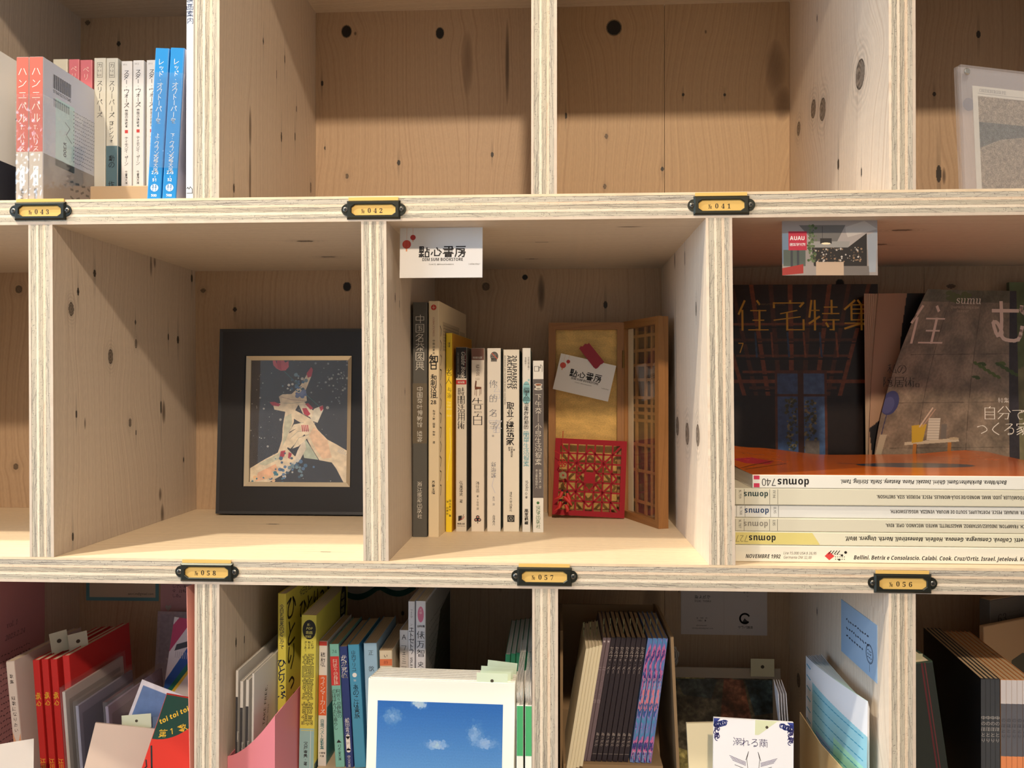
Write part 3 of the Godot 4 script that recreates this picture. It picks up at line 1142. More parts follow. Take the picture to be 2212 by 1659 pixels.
func hole_057() -> void:
	var fl: float = B2[1]
	var grp := "books standing in pigeonhole 057"
	var light := pale(216, 212, 202)
	var black := pale(36, 33, 32)
	# hanging card
	shop_card("business_card", "white bookstore card with red lanterns hanging from the board above", 81.6, 49.6, facing(0, -3, 0, Vector3(-144.2, 101.2, -30)))
	# 1 grey tea book
	var b := book("grey_tea_book", "tall charcoal grey book with brown band and white Chinese title, leftmost of the row", grp, -147.8, fl, -125, 16.0, 257.6, 180, pale(84, 82, 77), {"yaw": 0.0, "rough": 0.6, "board": 1.2})
	var ink := Ink.new(self)
	ink.rect(-7.9, 102.6, 7.9, 168.6, pale(100, 90, 74))
	ink.up()
	ink.down("中国名茶图典", 0, 244.5, 9.6, 0.075, light, 0.8, 1.075)
	ink.down("中国茶叶博物馆", 0, 165.5, 6.0, 0.085, light, 0.9, 1.08)
	ink.down("编著", 0, 116.5, 6.0, 0.085, light, 0.9, 1.08)
	ink.down("浙江摄影出版社", 0, 61, 5.4, 0.085, light, 0.9, 1.08)
	on_spine(b, ink)
	# 2 cream magazine book
	b = book("cream_magazine_book", "tall cream magazine-book with red seal on its spine and printed newspaper cover", grp, -130.6, fl, -126, 11.7, 259, 168, pale(226, 208, 174), {"yaw": -4.0, "rough": 0.6})
	ink = Ink.new(self)
	ink.oval(0, 252, 3.1, 3.1, pale(196, 60, 52))
	ink.up()
	ink.line([Vector2(-1.6, 252), Vector2(1.6, 252)], 0.4, pale(226, 208, 174))
	ink.line([Vector2(0, 250), Vector2(0, 254)], 0.4, pale(226, 208, 174))
	ink.latin("CHINACITICPRESS", -1.0, 241, 2.6, pale(150, 70, 60), "sans", -PI / 2)
	ink.down("中国出版社", 0.2, 217, 2.4, 0.1, black, 1.0, 1.4)
	ink.mark("知", 0, 195.5, 9.6, 0.13, black, 1.0, 1.0)
	ink.mark("日", 0, 188.0, 8.2, 0.15, black, 1.0, 1.0)
	ink.down("和制汉语", 0, 178.5, 6.4, 0.12, black, 1.0, 1.0)
	ink.latin("IN JAPAN", -3.6, 152.2, 1.9, black, "sans_bold")
	ink.latin("28", -3.3, 145.6, 6.0, black, "sans_bold")
	ink.down("和语人物・国学・知新・书道", 0.4, 139.5, 2.6, 0.1, black, 1.0, 1.1)
	ink.down("苏静主编", 0, 62, 3.4, 0.1, black, 1.0, 1.12)
	on_spine(b, ink)
	ink = Ink.new(self)
	ink.rect(20, 205, 120, 238, pale(196, 178, 146))
	ink.rect(124, 170, 160, 234, pale(190, 172, 142))
	ink.up()
	ink.copy(24, 234, 116, 9, 3.4, 1.6, pale(90, 80, 66), 3)
	ink.copy(128, 228, 156, 14, 3.8, 1.5, pale(90, 80, 66), 5)
	for k in 12:
		ink.line([Vector2(6 + k % 3, 232 - k * 16), Vector2(13, 228 - k * 16 + (k % 4)), Vector2(9, 221 - k * 16)], 1.5, black)
	on_right(b, 11.7, ink)
	# 3 yellow novel
	b = book("yellow_novel", "thin bright yellow paperback in the row with orange front cover", grp, -115.6, fl, -158, 7.2, 226, 130, pale(240, 208, 44), {"yaw": -4.0})
	ink = Ink.new(self)
	ink.down("双语语林", 0, 218.5, 2.8, 0.1, black, 1.0, 1.05)
	ink.down("老人", -0.2, 186, 8.4, 0.06, black, 0.8, 1.1, 0.8)
	ink.down("与海", 0.4, 165, 6.0, 0.06, black, 0.8, 1.1, 0.8)
	ink.latin("The", -2.0, 146, 2.6, pale(250, 236, 170), "serif")
	ink.latin("Old", -2.4, 142.6, 3.0, pale(250, 236, 170), "serif")
	ink.latin("Man", -2.6, 138.8, 2.8, pale(250, 236, 170), "serif")
	ink.latin("Sea", -2.2, 131, 3.2, pale(250, 236, 170), "serif")
	ink.line([Vector2(1.2, 118), Vector2(1.8, 92), Vector2(-1, 70), Vector2(-1.6, 58)], 0.4, pale(250, 232, 150))
	ink.down("语林出版社", -1.6, 36, 2.5, 0.1, black, 1.0, 1.35)
	ink.down("国出版作品集", 1.4, 37, 2.5, 0.1, black, 1.0, 1.35)
	on_spine(b, ink)
	ink = Ink.new(self)
	ink.rect(0.6, 0.3, 128, 225.6, pale(206, 146, 46))
	on_right(b, 7.4, ink)
	# 4 guide book
	b = book("guide_book", "off-white guide book with black and red spine head and slate cover", grp, -104.6, fl, -162, 12.4, 210, 146, pale(214, 206, 192), {"yaw": -3.0})
	ink = Ink.new(self)
	ink.rect(-6.1, 174.6, 6.1, 209.8, pale(28, 26, 26))
	ink.rect(-6.0, 167.6, 6.0, 172.6, pale(176, 44, 42))
	ink.up()
	ink.latin("Guide Book", 0.2, 205, 6.0, light, "serif", -PI / 2, 0.92, 0.25)
	ink.latin("LIFE LEARNING GROWTH", -4.4, 204, 2.0, pale(140, 136, 130), "sans", -PI / 2)
	ink.latin("206", -4.4, 175.4, 4.2, light, "sans", 0.0, 1.2)
	ink.line([Vector2(4.2, 206), Vector2(5.0, 196), Vector2(4.4, 184)], 0.3, pale(160, 40, 40))
	ink.across("新技能", -4.0, 170.1, 2.5, 0.1, light, 1.0, 1.05)
	ink.down("時間活用術", 0.0, 164.5, 9.3, 0.085, black, 0.6, 1.035, 0.86)
	ink.down("弘兼憲史", 0, 57.6, 4.2, 0.09, black, 0.7, 1.03)
	ink.mark("著", 0, 34.5, 4.0, 0.09, black, 0.7)
	ink.poly([Vector2(-3.2, 11.6), Vector2(-3.2, 17.6), Vector2(0.8, 18.2), Vector2(0.8, 13.2)], black)
	ink.line([Vector2(-1, 13.6), Vector2(2, 14.4), Vector2(3.6, 17)], 0.7, pale(184, 50, 44))
	ink.line([Vector2(1.4, 15.4), Vector2(3.0, 19.4)], 0.5, black)
	ink.across("晨星出版", -4.4, 8.8, 2.1, 0.1, black)
	ink.latin("Morning Star", -4.3, 5.6, 1.6, black, "sans")
	on_spine(b, ink)
	ink = Ink.new(self)
	ink.rect(0.8, 0.3, 145, 209.6, pale(92, 88, 84))
	on_right(b, 12.7, ink)
	# 5 confession novel
	b = book("chair_spine_novel", "white novel with brown spine head and a small wooden chair drawn on it", grp, -87.0, fl, -163, 14.8, 209, 140, pale(228, 218, 204), {"yaw": -2.0})
	ink = Ink.new(self)
	var brown := pale(112, 76, 62)
	ink.rect(-7.2, 195.4, 7.2, 208.8, brown)
	ink.up()
	ink.across("時報出版", -5.6, 198.2, 2.6, 0.09, light, 1.0, 1.05)
	ink.down("藍小説", 0, 190.5, 4.0, 0.08, pale(120, 100, 86), 0.9, 1.1)
	ink.latin("122", -2.7, 172.8, 3.0, pale(120, 100, 86), "serif")
	ink.poly([Vector2(-3.6, 164), Vector2(-2.6, 172), Vector2(-1.2, 171.6), Vector2(-1.8, 163.6)], pale(96, 54, 32))
	ink.poly([Vector2(-3.4, 163.6), Vector2(-1.4, 165), Vector2(4.2, 164.6), Vector2(4.2, 162.6), Vector2(-3.2, 161.6)], pale(112, 62, 36))
	for q in [[-3.0, 155.6], [-1.2, 154.4], [2.6, 155], [4.0, 156.6]]:
		ink.line([Vector2(q[0], 162.6), Vector2(q[0] - 0.3, q[1])], 0.5, pale(96, 54, 32))
	ink.down("告", 0, 152.4, 13.4, 0.075, black, 0.45, 1.0)
	ink.across("湊かなえ", -4.4, 136.0, 2.2, 0.08, black)
	ink.down("白", 0, 134.4, 13.4, 0.075, black, 0.45, 1.0)
	ink.down("湊佳苗", 0, 57.5, 4.2, 0.075, black, 0.6, 1.05)
	ink.down("著 丁佳佳 譯", 0, 41.6, 2.6, 0.08, black, 0.8, 1.1)
	ink.ring(-1.9, 13.2, 1.5, 0.9, black)
	ink.ring(2.0, 13.2, 1.5, 0.9, black)
	ink.ring(0.1, 16.4, 1.5, 0.9, black)
	ink.line([Vector2(0.1, 14.2), Vector2(0.2, 9.4)], 0.8, black)
	ink.up()
	for q in [[-1.9, 13.2], [2.0, 13.2], [0.1, 16.4]]:
		ink.oval(q[0], q[1], 0.8, 0.8, pale(214, 120, 116))
	on_spine(b, ink)
	ink = Ink.new(self)
	ink.rect(0.8, 0.3, 138, 208.6, pale(200, 190, 176))
	on_right(b, 14.8, ink)
	# 6 your name novel
	b = book("grey_title_novel", "white novel with pale grey overlapping signs and a dark round emblem on its spine", grp, -69.0, fl, -164, 15.6, 209, 138, pale(230, 224, 214), {"yaw": -1.0})
	ink = Ink.new(self)
	ink.down("台名", 3.4, 178, 15.0, 0.05, pale(206, 206, 214), 0.7, 2.6, 0.6)
	ink.down("字", 2.0, 128, 16.0, 0.05, pale(202, 204, 214), 0.7, 1.0)
	ink.line([Vector2(1, 66), Vector2(-2, 52), Vector2(1.4, 44)], 0.8, pale(206, 206, 216))
	ink.oval(0.4, 199.8, 4.6, 5.2, pale(84, 82, 80))
	ink.rect(-3.4, 193.6, 3.4, 197, pale(112, 108, 104))
	ink.up()
	ink.line([Vector2(-2, 203), Vector2(3.6, 197)], 0.9, pale(206, 92, 66))
	ink.copy(-3, 202, 3, 3, 1.8, 0.8, pale(190, 186, 180), 4)
	var g6 := pale(112, 116, 130)
	ink.down("你", -0.6, 173, 9.2, 0.065, g6, 0.6)
	ink.down("的", -0.6, 156.6, 9.0, 0.065, g6, 0.6)
	ink.down("名", -0.6, 139.8, 9.0, 0.065, g6, 0.6)
	ink.down("字", -0.6, 125.0, 8.4, 0.065, g6, 0.6)
	ink.down("。", 0.6, 113.0, 5.0, 0.09, g6)
	ink.down("新海誠", -0.4, 79.6, 5.8, 0.08, g6, 0.7, 1.07)
	ink.down("黄活芳譯", -0.2, 40, 2.4, 0.08, g6, 0.9, 1.1)
	ink.down("台灣角川", 0, 19, 2.9, 0.1, pale(86, 84, 84), 0.9, 1.05)
	on_spine(b, ink)
	ink = Ink.new(self)
	ink.rect(0.8, 0.3, 136, 208.6, pale(116, 128, 126))
	on_right(b, 15.6, ink)
	# 7 architects
	b = book("architects_book", "thick white book with bold black sideways lettering about Japanese architects", grp, -50.6, fl, -165, 18.4, 207.4, 136, pale(231, 225, 211), {"yaw": 0.0})
	ink = Ink.new(self)
	ink.latin("20 JAPANESE", 1.2, 200.6, 7.2, black, "sans_bold", -PI / 2, 0.9)
	ink.latin("ARCHITECTS", -4.6, 200.6, 7.2, black, "sans_bold", -PI / 2, 0.9)
	ink.latin("INTERVIEWS AND PHOTOS BY ROLAND HAGENBERG", -8.2, 200.6, 2.6, black, "sans", -PI / 2, 0.93)
	ink.down("职业", -1.2, 147.5, 8.2, 0.12, black, 0.9, 1.04)
	ink.line([Vector2(0.8, 129.2), Vector2(-3.2, 126.0)], 0.5, black)
	ink.down("建筑家", -1.2, 125.4, 8.6, 0.12, black, 0.9, 1.06)
	ink.down("日本建筑家", 0.6, 96.6, 2.3, 0.11, black, 1.0, 1.05)
	ink.down("位学", 3.2, 96.6, 2.3, 0.11, black, 1.0, 1.05)
	ink.down("影语", -2.2, 96.6, 2.3, 0.11, black, 1.0, 1.05)
	ink.down("清华大学出版社", -0.4, 45.4, 3.1, 0.09, black, 0.9, 1.05)
	ink.rect(-4.4, 10.8, 3.8, 18.6, pale(46, 46, 44))
	ink.up()
	ink.ring(-0.3, 14.7, 2.8, 0.5, pale(190, 188, 180))
	ink.line([Vector2(-1.6, 13), Vector2(-0.3, 16.4), Vector2(1, 13)], 0.5, pale(190, 188, 180))
	on_spine(b, ink)
	ink = Ink.new(self)
	ink.rect(0.8, 0.3, 134, 207, pale(70, 92, 84))
	on_right(b, 18.4, ink)
	# 8 simple life
	b = book("blue_title_book", "slim white book with pale blue bubbles and blue Chinese title", grp, -28.7, fl, -163, 9.4, 209, 128, pale(230, 229, 224), {"yaw": 1.0})
	ink = Ink.new(self)
	var sky := pale(140, 196, 204)
	ink.oval(0, 163.2, 4.2, 8.0, sky)
	ink.rect(-4.2, 148.5, 4.2, 161, sky)
	ink.oval(0, 149.5, 4.2, 4.0, sky)
	ink.oval(2.6, 172.6, 1.1, 1.1, sky)
	ink.up()
	ink.down("没錢没間空間小", 2.4, 199, 2.0, 0.09, pale(120, 116, 112), 1.0, 1.08)
	ink.down("也没關係！", -1.0, 199, 2.0, 0.09, pale(120, 116, 112), 1.0, 1.08)
	ink.down("一個人", 0, 171.4, 6.2, 0.085, black, 0.9, 1.07)
	ink.down("也能好好過的", -0.2, 148.2, 5.0, 0.1, black, 0.9, 1.05)
	ink.down("簡單生活提案", -0.2, 114.8, 6.4, 0.095, pale(120, 178, 192), 0.9, 1.06)
	ink.latin("shoko", -1.0, 58.4, 4.6, pale(60, 58, 58), "sans", -PI / 2)
	ink.ring(-0.2, 43.6, 1.1, 0.35, black)
	ink.down("著", 0, 41.0, 2.9, 0.09, black)
	ink.down("萬里機構", 0, 26.4, 4.2, 0.13, black, 1.0, 1.08)
	on_spine(b, ink)
	ink = Ink.new(self)
	ink.rect(0.8, 0.3, 126, 208.6, pale(82, 112, 96))
	on_right(b, 9.4, ink)
	# 9 afternoon tea
	b = book("grey_teacup_book", "shorter dark grey book with teacup drawing, rightmost of the row", grp, -16.6, fl, -161, 12.1, 194.6, 132, pale(232, 231, 226), {"yaw": 2.0})
	ink = Ink.new(self)
	var gry := pale(98, 92, 92)
	ink.rect(-5.9, 39, 5.9, 173.6, gry)
	ink.up()
	ink.box_line(-4.4, 182.6, 0.4, 188, 0.45, pale(60, 54, 52))
	ink.line([Vector2(1, 182.6), Vector2(1, 187.6), Vector2(2.6, 186), Vector2(2.6, 190), Vector2(4.4, 188.4), Vector2(4.4, 182)], 0.45, pale(60, 54, 52))
	ink.oval(0, 167.2, 4.6, 1.6, light)
	ink.oval(0.4, 165, 3.2, 3.4, light)
	ink.oval(0, 162.4, 4.8, 1.3, light)
	ink.up()
	ink.oval(0.2, 167.3, 3.4, 1.0, pale(150, 92, 62))
	ink.down("下午茶", 0, 157.6, 7.4, 0.08, light, 0.8, 1.08)
	ink.line([Vector2(0, 133.4), Vector2(0, 125.4)], 0.45, light)
	ink.down("小息生活提案", 0, 124.0, 7.4, 0.08, light, 0.8, 1.08)
	ink.down("徐振邦以及一羣", 2.2, 71.6, 2.9, 0.09, light, 0.9, 1.08)
	ink.down("本土青年寫作人", -1.8, 71.6, 2.9, 0.09, light, 0.9, 1.08)
	var leaf := pale(58, 112, 66)
	ink.oval(-0.2, 33.4, 1.6, 1.6, leaf)
	ink.down("突破出版社", 0, 30.4, 4.9, 0.08, leaf, 0.8, 1.06)
	on_spine(b, ink)
	ink = Ink.new(self)
	ink.rect(0.8, 0.3, 130, 194, pale(206, 202, 192))
	on_right(b, 12.1, ink)
	hole_057_frame(fl)


func hole_057_frame(fl: float) -> void:
	# folding wooden photo frame: left leaf flat against the back, right leaf swung towards the room
	var wood := veneer(60, 250, pale(150, 104, 58), pale(118, 74, 38), 51, [], 2.0, 0.6)
	wood.roughness = 0.5
	var inner := pale(208, 168, 96)
	var o := thing("folding_picture_frame", "brown wooden two-leaf hinged picture frame with glazed lattice leaf standing open", "picture frame", Vector3(96.5, fl, -283))
	var leaf := func(called: String, w: float, h: float, sgn: float, turn: float, z0: float) -> Node3D:
		var n := Node3D.new()
		n.name = called
		o.add_child(n, true)
		n.basis = Basis(Vector3.UP, turn)
		var x0 := -w if sgn < 0 else 0.0
		var x1 := 0.0 if sgn < 0 else w
		var rail := 9.0
		for q in [[x0, 0, x0 + rail, h, 0], [x1 - rail, 0, x1, h, 0], [x0, 0, x1, rail, 1], [x0, h - rail, x1, h, 1]]:
			var g := Geo.new()
			g.ux = Vector3(1.0 / 60, 0, 0.02) if q[4] == 0 else Vector3(0, 1.0 / 60, 0.02)
			g.uy = Vector3(0, -1.0 / 250, 0) if q[4] == 0 else Vector3(1.0 / 250, 0, 0)
			var pts: PackedVector2Array
			if q[4] == 0:
				var s := 1.0 if q[0] == x0 else -1.0
				var e: float = q[0] if s > 0 else q[2]
				pts = PackedVector2Array([Vector2(e, 0), Vector2(e + s * rail, rail), Vector2(e + s * rail, h - rail), Vector2(e, h)])
			else:
				var up: bool = q[1] > 0
				pts = PackedVector2Array([Vector2(x0, h), Vector2(x1, h), Vector2(x1 - rail, h - rail), Vector2(x0 + rail, h - rail)]) if up else PackedVector2Array([Vector2(x0, 0), Vector2(x1, 0), Vector2(x1 - rail, rail), Vector2(x0 + rail, rail)])
			g.prism(pts, z0, z0 + 13.0)
			part(n, "rail", g, wood)
		return n
	var l: Node3D = leaf.call("left_leaf", 96.0, 247.0, -1.0, -0.03, -4.0)
	var pb := Geo.new()
	pb.ux = Vector3(0.01, 0, 0)
	pb.box(Vector3(-87.5, 8.5, -3.4), Vector3(-8.5, 238.5, -0.6))
	var gold := Pic.new(128, 256, 128, 256, inner)
	gold.mottle(0.10, 61, 0.3)
	gold.mottle(0.08, 62, 0.03)
	var gm := gold.material(0.42)
	gm.metallic = 0.35
	part(l, "backing_board", pb, gm)
	var r: Node3D = leaf.call("right_leaf", 97.5, 247.6, 1.0, -PI / 2 + 0.375, -9.0)
	# lattice behind the glass
	var strip := flat(pale(158, 112, 62), 0.6)
	for x in [26.0, 50.0, 66.0]:
		var g := Geo.new()
		g.box(Vector3(x, 8, -5), Vector3(x + 4.4, 240, -2.6))
		part(r, "lattice_bar", g, strip)
	for y in [22.0, 60.0, 92.0, 122.0, 131.0, 140.0, 150.0, 172.0, 190.0, 208.0, 226.0]:
		var g := Geo.new()
		g.box(Vector3(9, y, -4.6), Vector3(88, y + 3.6, -2.8))
		part(r, "lattice_bar", g, strip)
	var mat_strip := Geo.new()
	mat_strip.box(Vector3(9, 9, -2.4), Vector3(22, 238, -1.6))
	part(r, "cream_mount_strip", mat_strip, flat(pale(236, 222, 188), 0.7))
	var rear := Geo.new()
	rear.box(Vector3(8.5, 8.5, -7.6), Vector3(89, 239, -6.4))
	part(r, "rear_board", rear, flat(pale(74, 52, 40), 0.6))
	var pane := Geo.new()
	pane.box(Vector3(8.5, 8.5, -1.0), Vector3(89, 239, 0.4))
	part(r, "glass_pane", pane, M.glass)
	for y in [200.0, 46.0]:
		var h := Geo.new()
		h.tube([Vector3(-1.6, y - 11, 9.6), Vector3(-1.6, y + 11, 9.6)], 1.5, 8)
		part(o, "hinge", h, flat(pale(128, 98, 52), 0.35, 0.8))
	# card and tape on the left leaf
	shop_card("tilted_business_card", "tilted white bookstore card taped up inside the folding wooden frame", 71.5, 46.5, facing(0, -1.5, -13.0, Vector3(5.7, -7.7, -271.0)))
	var tape := thing("red_tape_strip", "torn strip of dark red paper tape holding the tilted card", "tape", Vector3(0, 0, -270.2))
	var tg := Geo.new()
	tg.prism(PackedVector2Array([Vector2(51.4, 50.5), Vector2(70.6, 26.4), Vector2(68.2, 24.0), Vector2(66.0, 23.2), Vector2(62.6, 19.0), Vector2(60.1, 17.6), Vector2(57.4, 19.4), Vector2(39.1, 43.4), Vector2(41.0, 46.4), Vector2(43.4, 46.0), Vector2(46.4, 49.4), Vector2(49.6, 49.0)]), 0.0, 0.3)
	part(tape, "strip", tg, flat(pale(150, 44, 62), 0.7))
	# red felt coaster with cut-out lattice, leaning on the leaf
	var felt := thing("red_felt_lattice", "square dark red felt coaster cut into a lattice, leaning in the frame", "coaster", Vector3(5.0, fl + 4.9, -262))
	felt.basis = Basis(Vector3.UP, 0.0) * Basis(Vector3.RIGHT, -0.10) * Basis(Vector3.BACK, -0.045)
	var fm := flat(pale(146, 26, 38), 0.95)
	fm.rim_enabled = true
	fm.rim = 0.4
	var f := Geo.new()
	var s := 90.0
	var edge := 6.5
	f.box(Vector3(0, 0, -1.4), Vector3(s, edge, 1.4))
	f.box(Vector3(0, s + 6 - edge, -1.4), Vector3(s, s + 6, 1.4))
	f.box(Vector3(0, edge, -1.4), Vector3(edge, s + 6 - edge, 1.4))
	f.box(Vector3(s - edge, edge, -1.4), Vector3(s, s + 6 - edge, 1.4))
	part(felt, "border", f, fm)
	var bar := func(a: Vector2, b: Vector2, w: float) -> void:
		var d := (b - a).normalized()
		var n := d.orthogonal() * w / 2
		f2_prism(felt, [a + n, b + n, b - n, a - n], fm)
	var c := Vector2(s / 2, (s + 6) / 2)
	for k in 6:
		var x := edge + (s - 2 * edge) * (k + 1) / 7.0
		bar.call(Vector2(x, edge), Vector2(x, s + 6 - edge), 2.0)
		var y := edge + (s + 6 - 2 * edge) * (k + 1) / 7.0
		bar.call(Vector2(edge, y), Vector2(s - edge, y), 2.0)
	for q in [[0, 0, 1, 1], [1, 0, 0, 1], [0.5, 0.06, 0.06, 0.5], [0.5, 0.06, 0.94, 0.5], [0.06, 0.5, 0.5, 0.94], [0.94, 0.5, 0.5, 0.94], [0.5, 0.3, 0.3, 0.5], [0.5, 0.3, 0.7, 0.5], [0.3, 0.5, 0.5, 0.7], [0.7, 0.5, 0.5, 0.7]]:
		bar.call(Vector2(lerpf(edge, s - edge, q[0]), lerpf(edge, s + 6 - edge, q[1])), Vector2(lerpf(edge, s - edge, q[2]), lerpf(edge, s + 6 - edge, q[3])), 2.4)
	var mid := Geo.new()
	mid.box(Vector3(c.x - 7, c.y - 7, -1.5), Vector3(c.x + 7, c.y + 7, 1.5))
	part(felt, "centre_square", mid, fm)
	# hanging charm
	var ch := thing("chili_charm", "small hanging charm with red knot, coin and red glass chilies", "charm", Vector3(17.6, -61, -253))
	var cord := flat(pale(176, 34, 30), 0.7)
	var cg := Geo.new()
	cg.tube([Vector3(1, 0.5, -6.0), Vector3(0.6, -8, 0), Vector3(0, -32, 0)], 0.45, 6)
	cg.tube([Vector3(-10, -24, -2), Vector3(-4, -27, 0), Vector3(0, -28, 0)], 0.4, 6)
	cg.tube([Vector3(0, -46, 0), Vector3(1, -60, 0), Vector3(4, -68, 0)], 0.45, 6)
	part(ch, "cord", cg, cord)
	var kn := Geo.new()
	for a in 6:
		var ring := []
		var mid2 := Vector3(cos(a * TAU / 6) * 3.2, -39 + sin(a * TAU / 6) * 3.2, 0)
		for k in 11:
			ring.append(mid2 + Vector3(cos(k * TAU / 10), sin(k * TAU / 10), 0.2 * sin(k * 1.3)) * 2.0)
		kn.tube(ring, 0.55, 5)
	part(ch, "knot", kn, cord)
	var coin := Geo.new()
	coin.lathe([Vector2(1.4, -0.5), Vector2(4.6, -0.5), Vector2(4.9, 0), Vector2(4.6, 0.5), Vector2(1.4, 0.5), Vector2(1.4, -0.5)], 18, Transform3D(Basis(Vector3.RIGHT, PI / 2), Vector3(1, -54, 0.4)))
	part(ch, "coin", coin, flat(pale(150, 138, 104), 0.4, 0.8))
	var glossy := flat(pale(186, 26, 22), 0.12)
	glossy.clearcoat_enabled = true
	var r2 := RandomNumberGenerator.new()
	r2.seed = 5
	for q in [[0, -74, -10, -84], [2, -80, 12, -92], [6, -76, 8, -92], [-2, -86, -10, -98], [4, -90, 5, -100]]:
		var a := Vector3(q[0], q[1], 2.0 + r2.randf() * 2.5)
		var e := Vector3(q[2], q[3], 2.0)
		var m := (a + e) / 2 + Vector3(2.2, -1.0, 1.6)
		var pep := Geo.new()
		pep.tube([a, a.lerp(m, 0.5), m, m.lerp(e, 0.6), e], [2.0, 2.5, 2.2, 1.3, 0.2], 9)
		var one := part(ch, "chili", pep, glossy)
		var st := Geo.new()
		st.tube([a + Vector3(0.4, 3.2, 0), a + Vector3(0, 0.4, 0)], [0.8, 1.7], 7)
		part(one, "chili_stem", st, flat(pale(24, 26, 22), 0.3))


func f2_prism(parent: Node, pts: Array, m: Material) -> void:
	var g := Geo.new()
	g.prism(PackedVector2Array(pts), -1.3, 1.3)
	part(parent, "lattice_strip", g, m)



# ---------------------------------------------------------------- pigeonhole 058: framed painting
func hole_058() -> void:
	var fl: float = B2[1]
	var x0 := -426.6
	var w := 208.7
	var h := 238.4
	var o := thing("framed_painting", "black wooden frame with silver inner edge holding a painting of red-nailed hands", "picture frame", Vector3(x0, fl + 2.0, -262))
	o.basis = Basis(Vector3.RIGHT, -0.05)
	var black := flat(pale(34, 34, 38), 0.42)
	var rail := 35.2
	var bars := func(a: float, b: float, z0: float, z1: float, slope: float, m: Material, called: String) -> void:
		# four mitred bars from a inside the outer edge to b, front sloping from z1 down to z1 - slope
		var out := [Vector2(a, a), Vector2(w - a, a), Vector2(w - a, h - a), Vector2(a, h - a)]
		var inn := [Vector2(b, b), Vector2(w - b, b), Vector2(w - b, h - b), Vector2(b, h - b)]
		for k in 4:
			var l := (k + 1) % 4
			var g := Geo.new()
			var p := func(q: Vector2, z: float) -> Vector3: return Vector3(q.x, q.y, z)
			g.quad(p.call(out[k], z1), p.call(out[l], z1), p.call(inn[l], z1 - slope), p.call(inn[k], z1 - slope))
			g.quad(p.call(out[l], z0), p.call(out[l], z1), p.call(out[k], z1), p.call(out[k], z0))
			g.quad(p.call(inn[k], z0), p.call(inn[k], z1 - slope), p.call(inn[l], z1 - slope), p.call(inn[l], z0))
			g.quad(p.call(out[k], z0), p.call(inn[k], z0), p.call(inn[l], z0), p.call(out[l], z0))
			part(o, called, g, m)
	bars.call(0.0, 4.0, -18.0, 0.0, 1.2, black, "outer_moulding")
	bars.call(4.0, rail - 1.5, -18.0, -0.8, 0.3, black, "frame_rail")
	bars.call(rail - 1.5, rail, -18.0, -2.6, 0.2, black, "rebate")
	bars.call(rail, rail + 5.4, -18.0, -1.8, 2.6, flat(pale(206, 194, 172), 0.32, 0.55), "silver_fillet")
	# the painting: cream hands holding a tulip on midnight blue, with splashes
	var pic := Pic.new(512, 670, 426, 558, pale(44, 47, 60))
	var off := Vector2(262, 645)
	var r := RandomNumberGenerator.new()
	r.seed = 11
	var put := func(pts: Array, col: Color) -> void:
		var q := []
		for i in range(0, pts.size(), 2):
			q.append(pts[i] - off.x)
			q.append(pts[i + 1] - off.y)
		pic.poly(q, col)
	var dots := func(n: int, cx: float, cy: float, sx: float, sy: float, r0: float, r1: float, cols: Array) -> void:
		for k in n:
			var px := cx + r.randfn() * sx - off.x
			var py := cy + r.randfn() * sy - off.y
			pic.dot(px, py, r.randf_range(r0, r1), cols[r.randi() % cols.size()])
	dots.call(170, 480, 900, 150, 220, 0.8, 3.0, [pale(150, 148, 150), pale(186, 184, 180), pale(120, 122, 132)])
	dots.call(60, 640, 740, 40, 60, 1.0, 5.5, [pale(150, 148, 150), pale(176, 174, 172), pale(120, 122, 132)])
	dots.call(8, 470, 770, 150, 190, 4.0, 7.5, [pale(176, 174, 172)])
	var cream := pale(236, 222, 198)
	var shade := pale(204, 206, 186)
	var blush := pale(240, 208, 180)
	put.call([265, 1140, 330, 1098, 385, 1068, 402, 1010, 404, 950, 414, 882, 366, 872, 360, 850, 392, 842, 385, 812, 400, 802, 440, 800, 478, 762, 508, 706, 524, 676, 532, 690, 524, 722, 502, 782, 508, 832, 470, 852, 455, 880, 452, 930, 432, 980, 426, 1050, 470, 1096, 440, 1150, 352, 1202, 265, 1202], cream)
	put.call([692, 1062, 640, 1030, 600, 1008, 556, 962, 532, 918, 492, 894, 452, 872, 450, 912, 492, 938, 430, 982, 420, 1040, 440, 1050, 500, 984, 532, 1046, 566, 1102, 620, 1112, 640, 1140, 672, 1202, 692, 1202], cream)
	put.call([520, 900, 540, 868, 576, 852, 580, 872, 556, 932, 530, 922], pale(232, 228, 214))
	put.call([470, 846, 498, 838, 540, 880, 530, 910, 492, 892], pale(236, 226, 206))
	put.call([412, 905, 440, 890, 446, 930, 420, 1010, 404, 1040], shade)
	put.call([300, 1120, 376, 1080, 398, 1064, 420, 1090, 392, 1098, 330, 1128], shade)
	put.call([540, 950, 600, 1012, 620, 1090, 580, 1096, 548, 1050, 520, 990], blush)
	put.call([500, 1000, 530, 1046, 562, 1100, 500, 1092, 488, 1040], pale(190, 204, 190))
	put.call([470, 1060, 500, 1000, 508, 1050, 478, 1110, 452, 1114], pale(226, 218, 206))
	put.call([300, 1160, 376, 1120, 390, 1150, 340, 1188, 290, 1200], pale(240, 194, 160))
	for fin in [[430, 976, 452, 940, 496, 930, 492, 944, 452, 964], [438, 1004, 470, 972, 520, 966, 518, 980, 470, 994], [448, 1050, 476, 1000, 520, 986, 512, 1002, 474, 1040]]:
		put.call(fin, pale(242, 230, 208))
		pic.stroke([fin[0] - off.x, fin[1] - off.y, fin[2] - off.x, fin[3] - off.y, fin[4] - off.x, fin[5] - off.y], 1.6, pale(150, 158, 150))
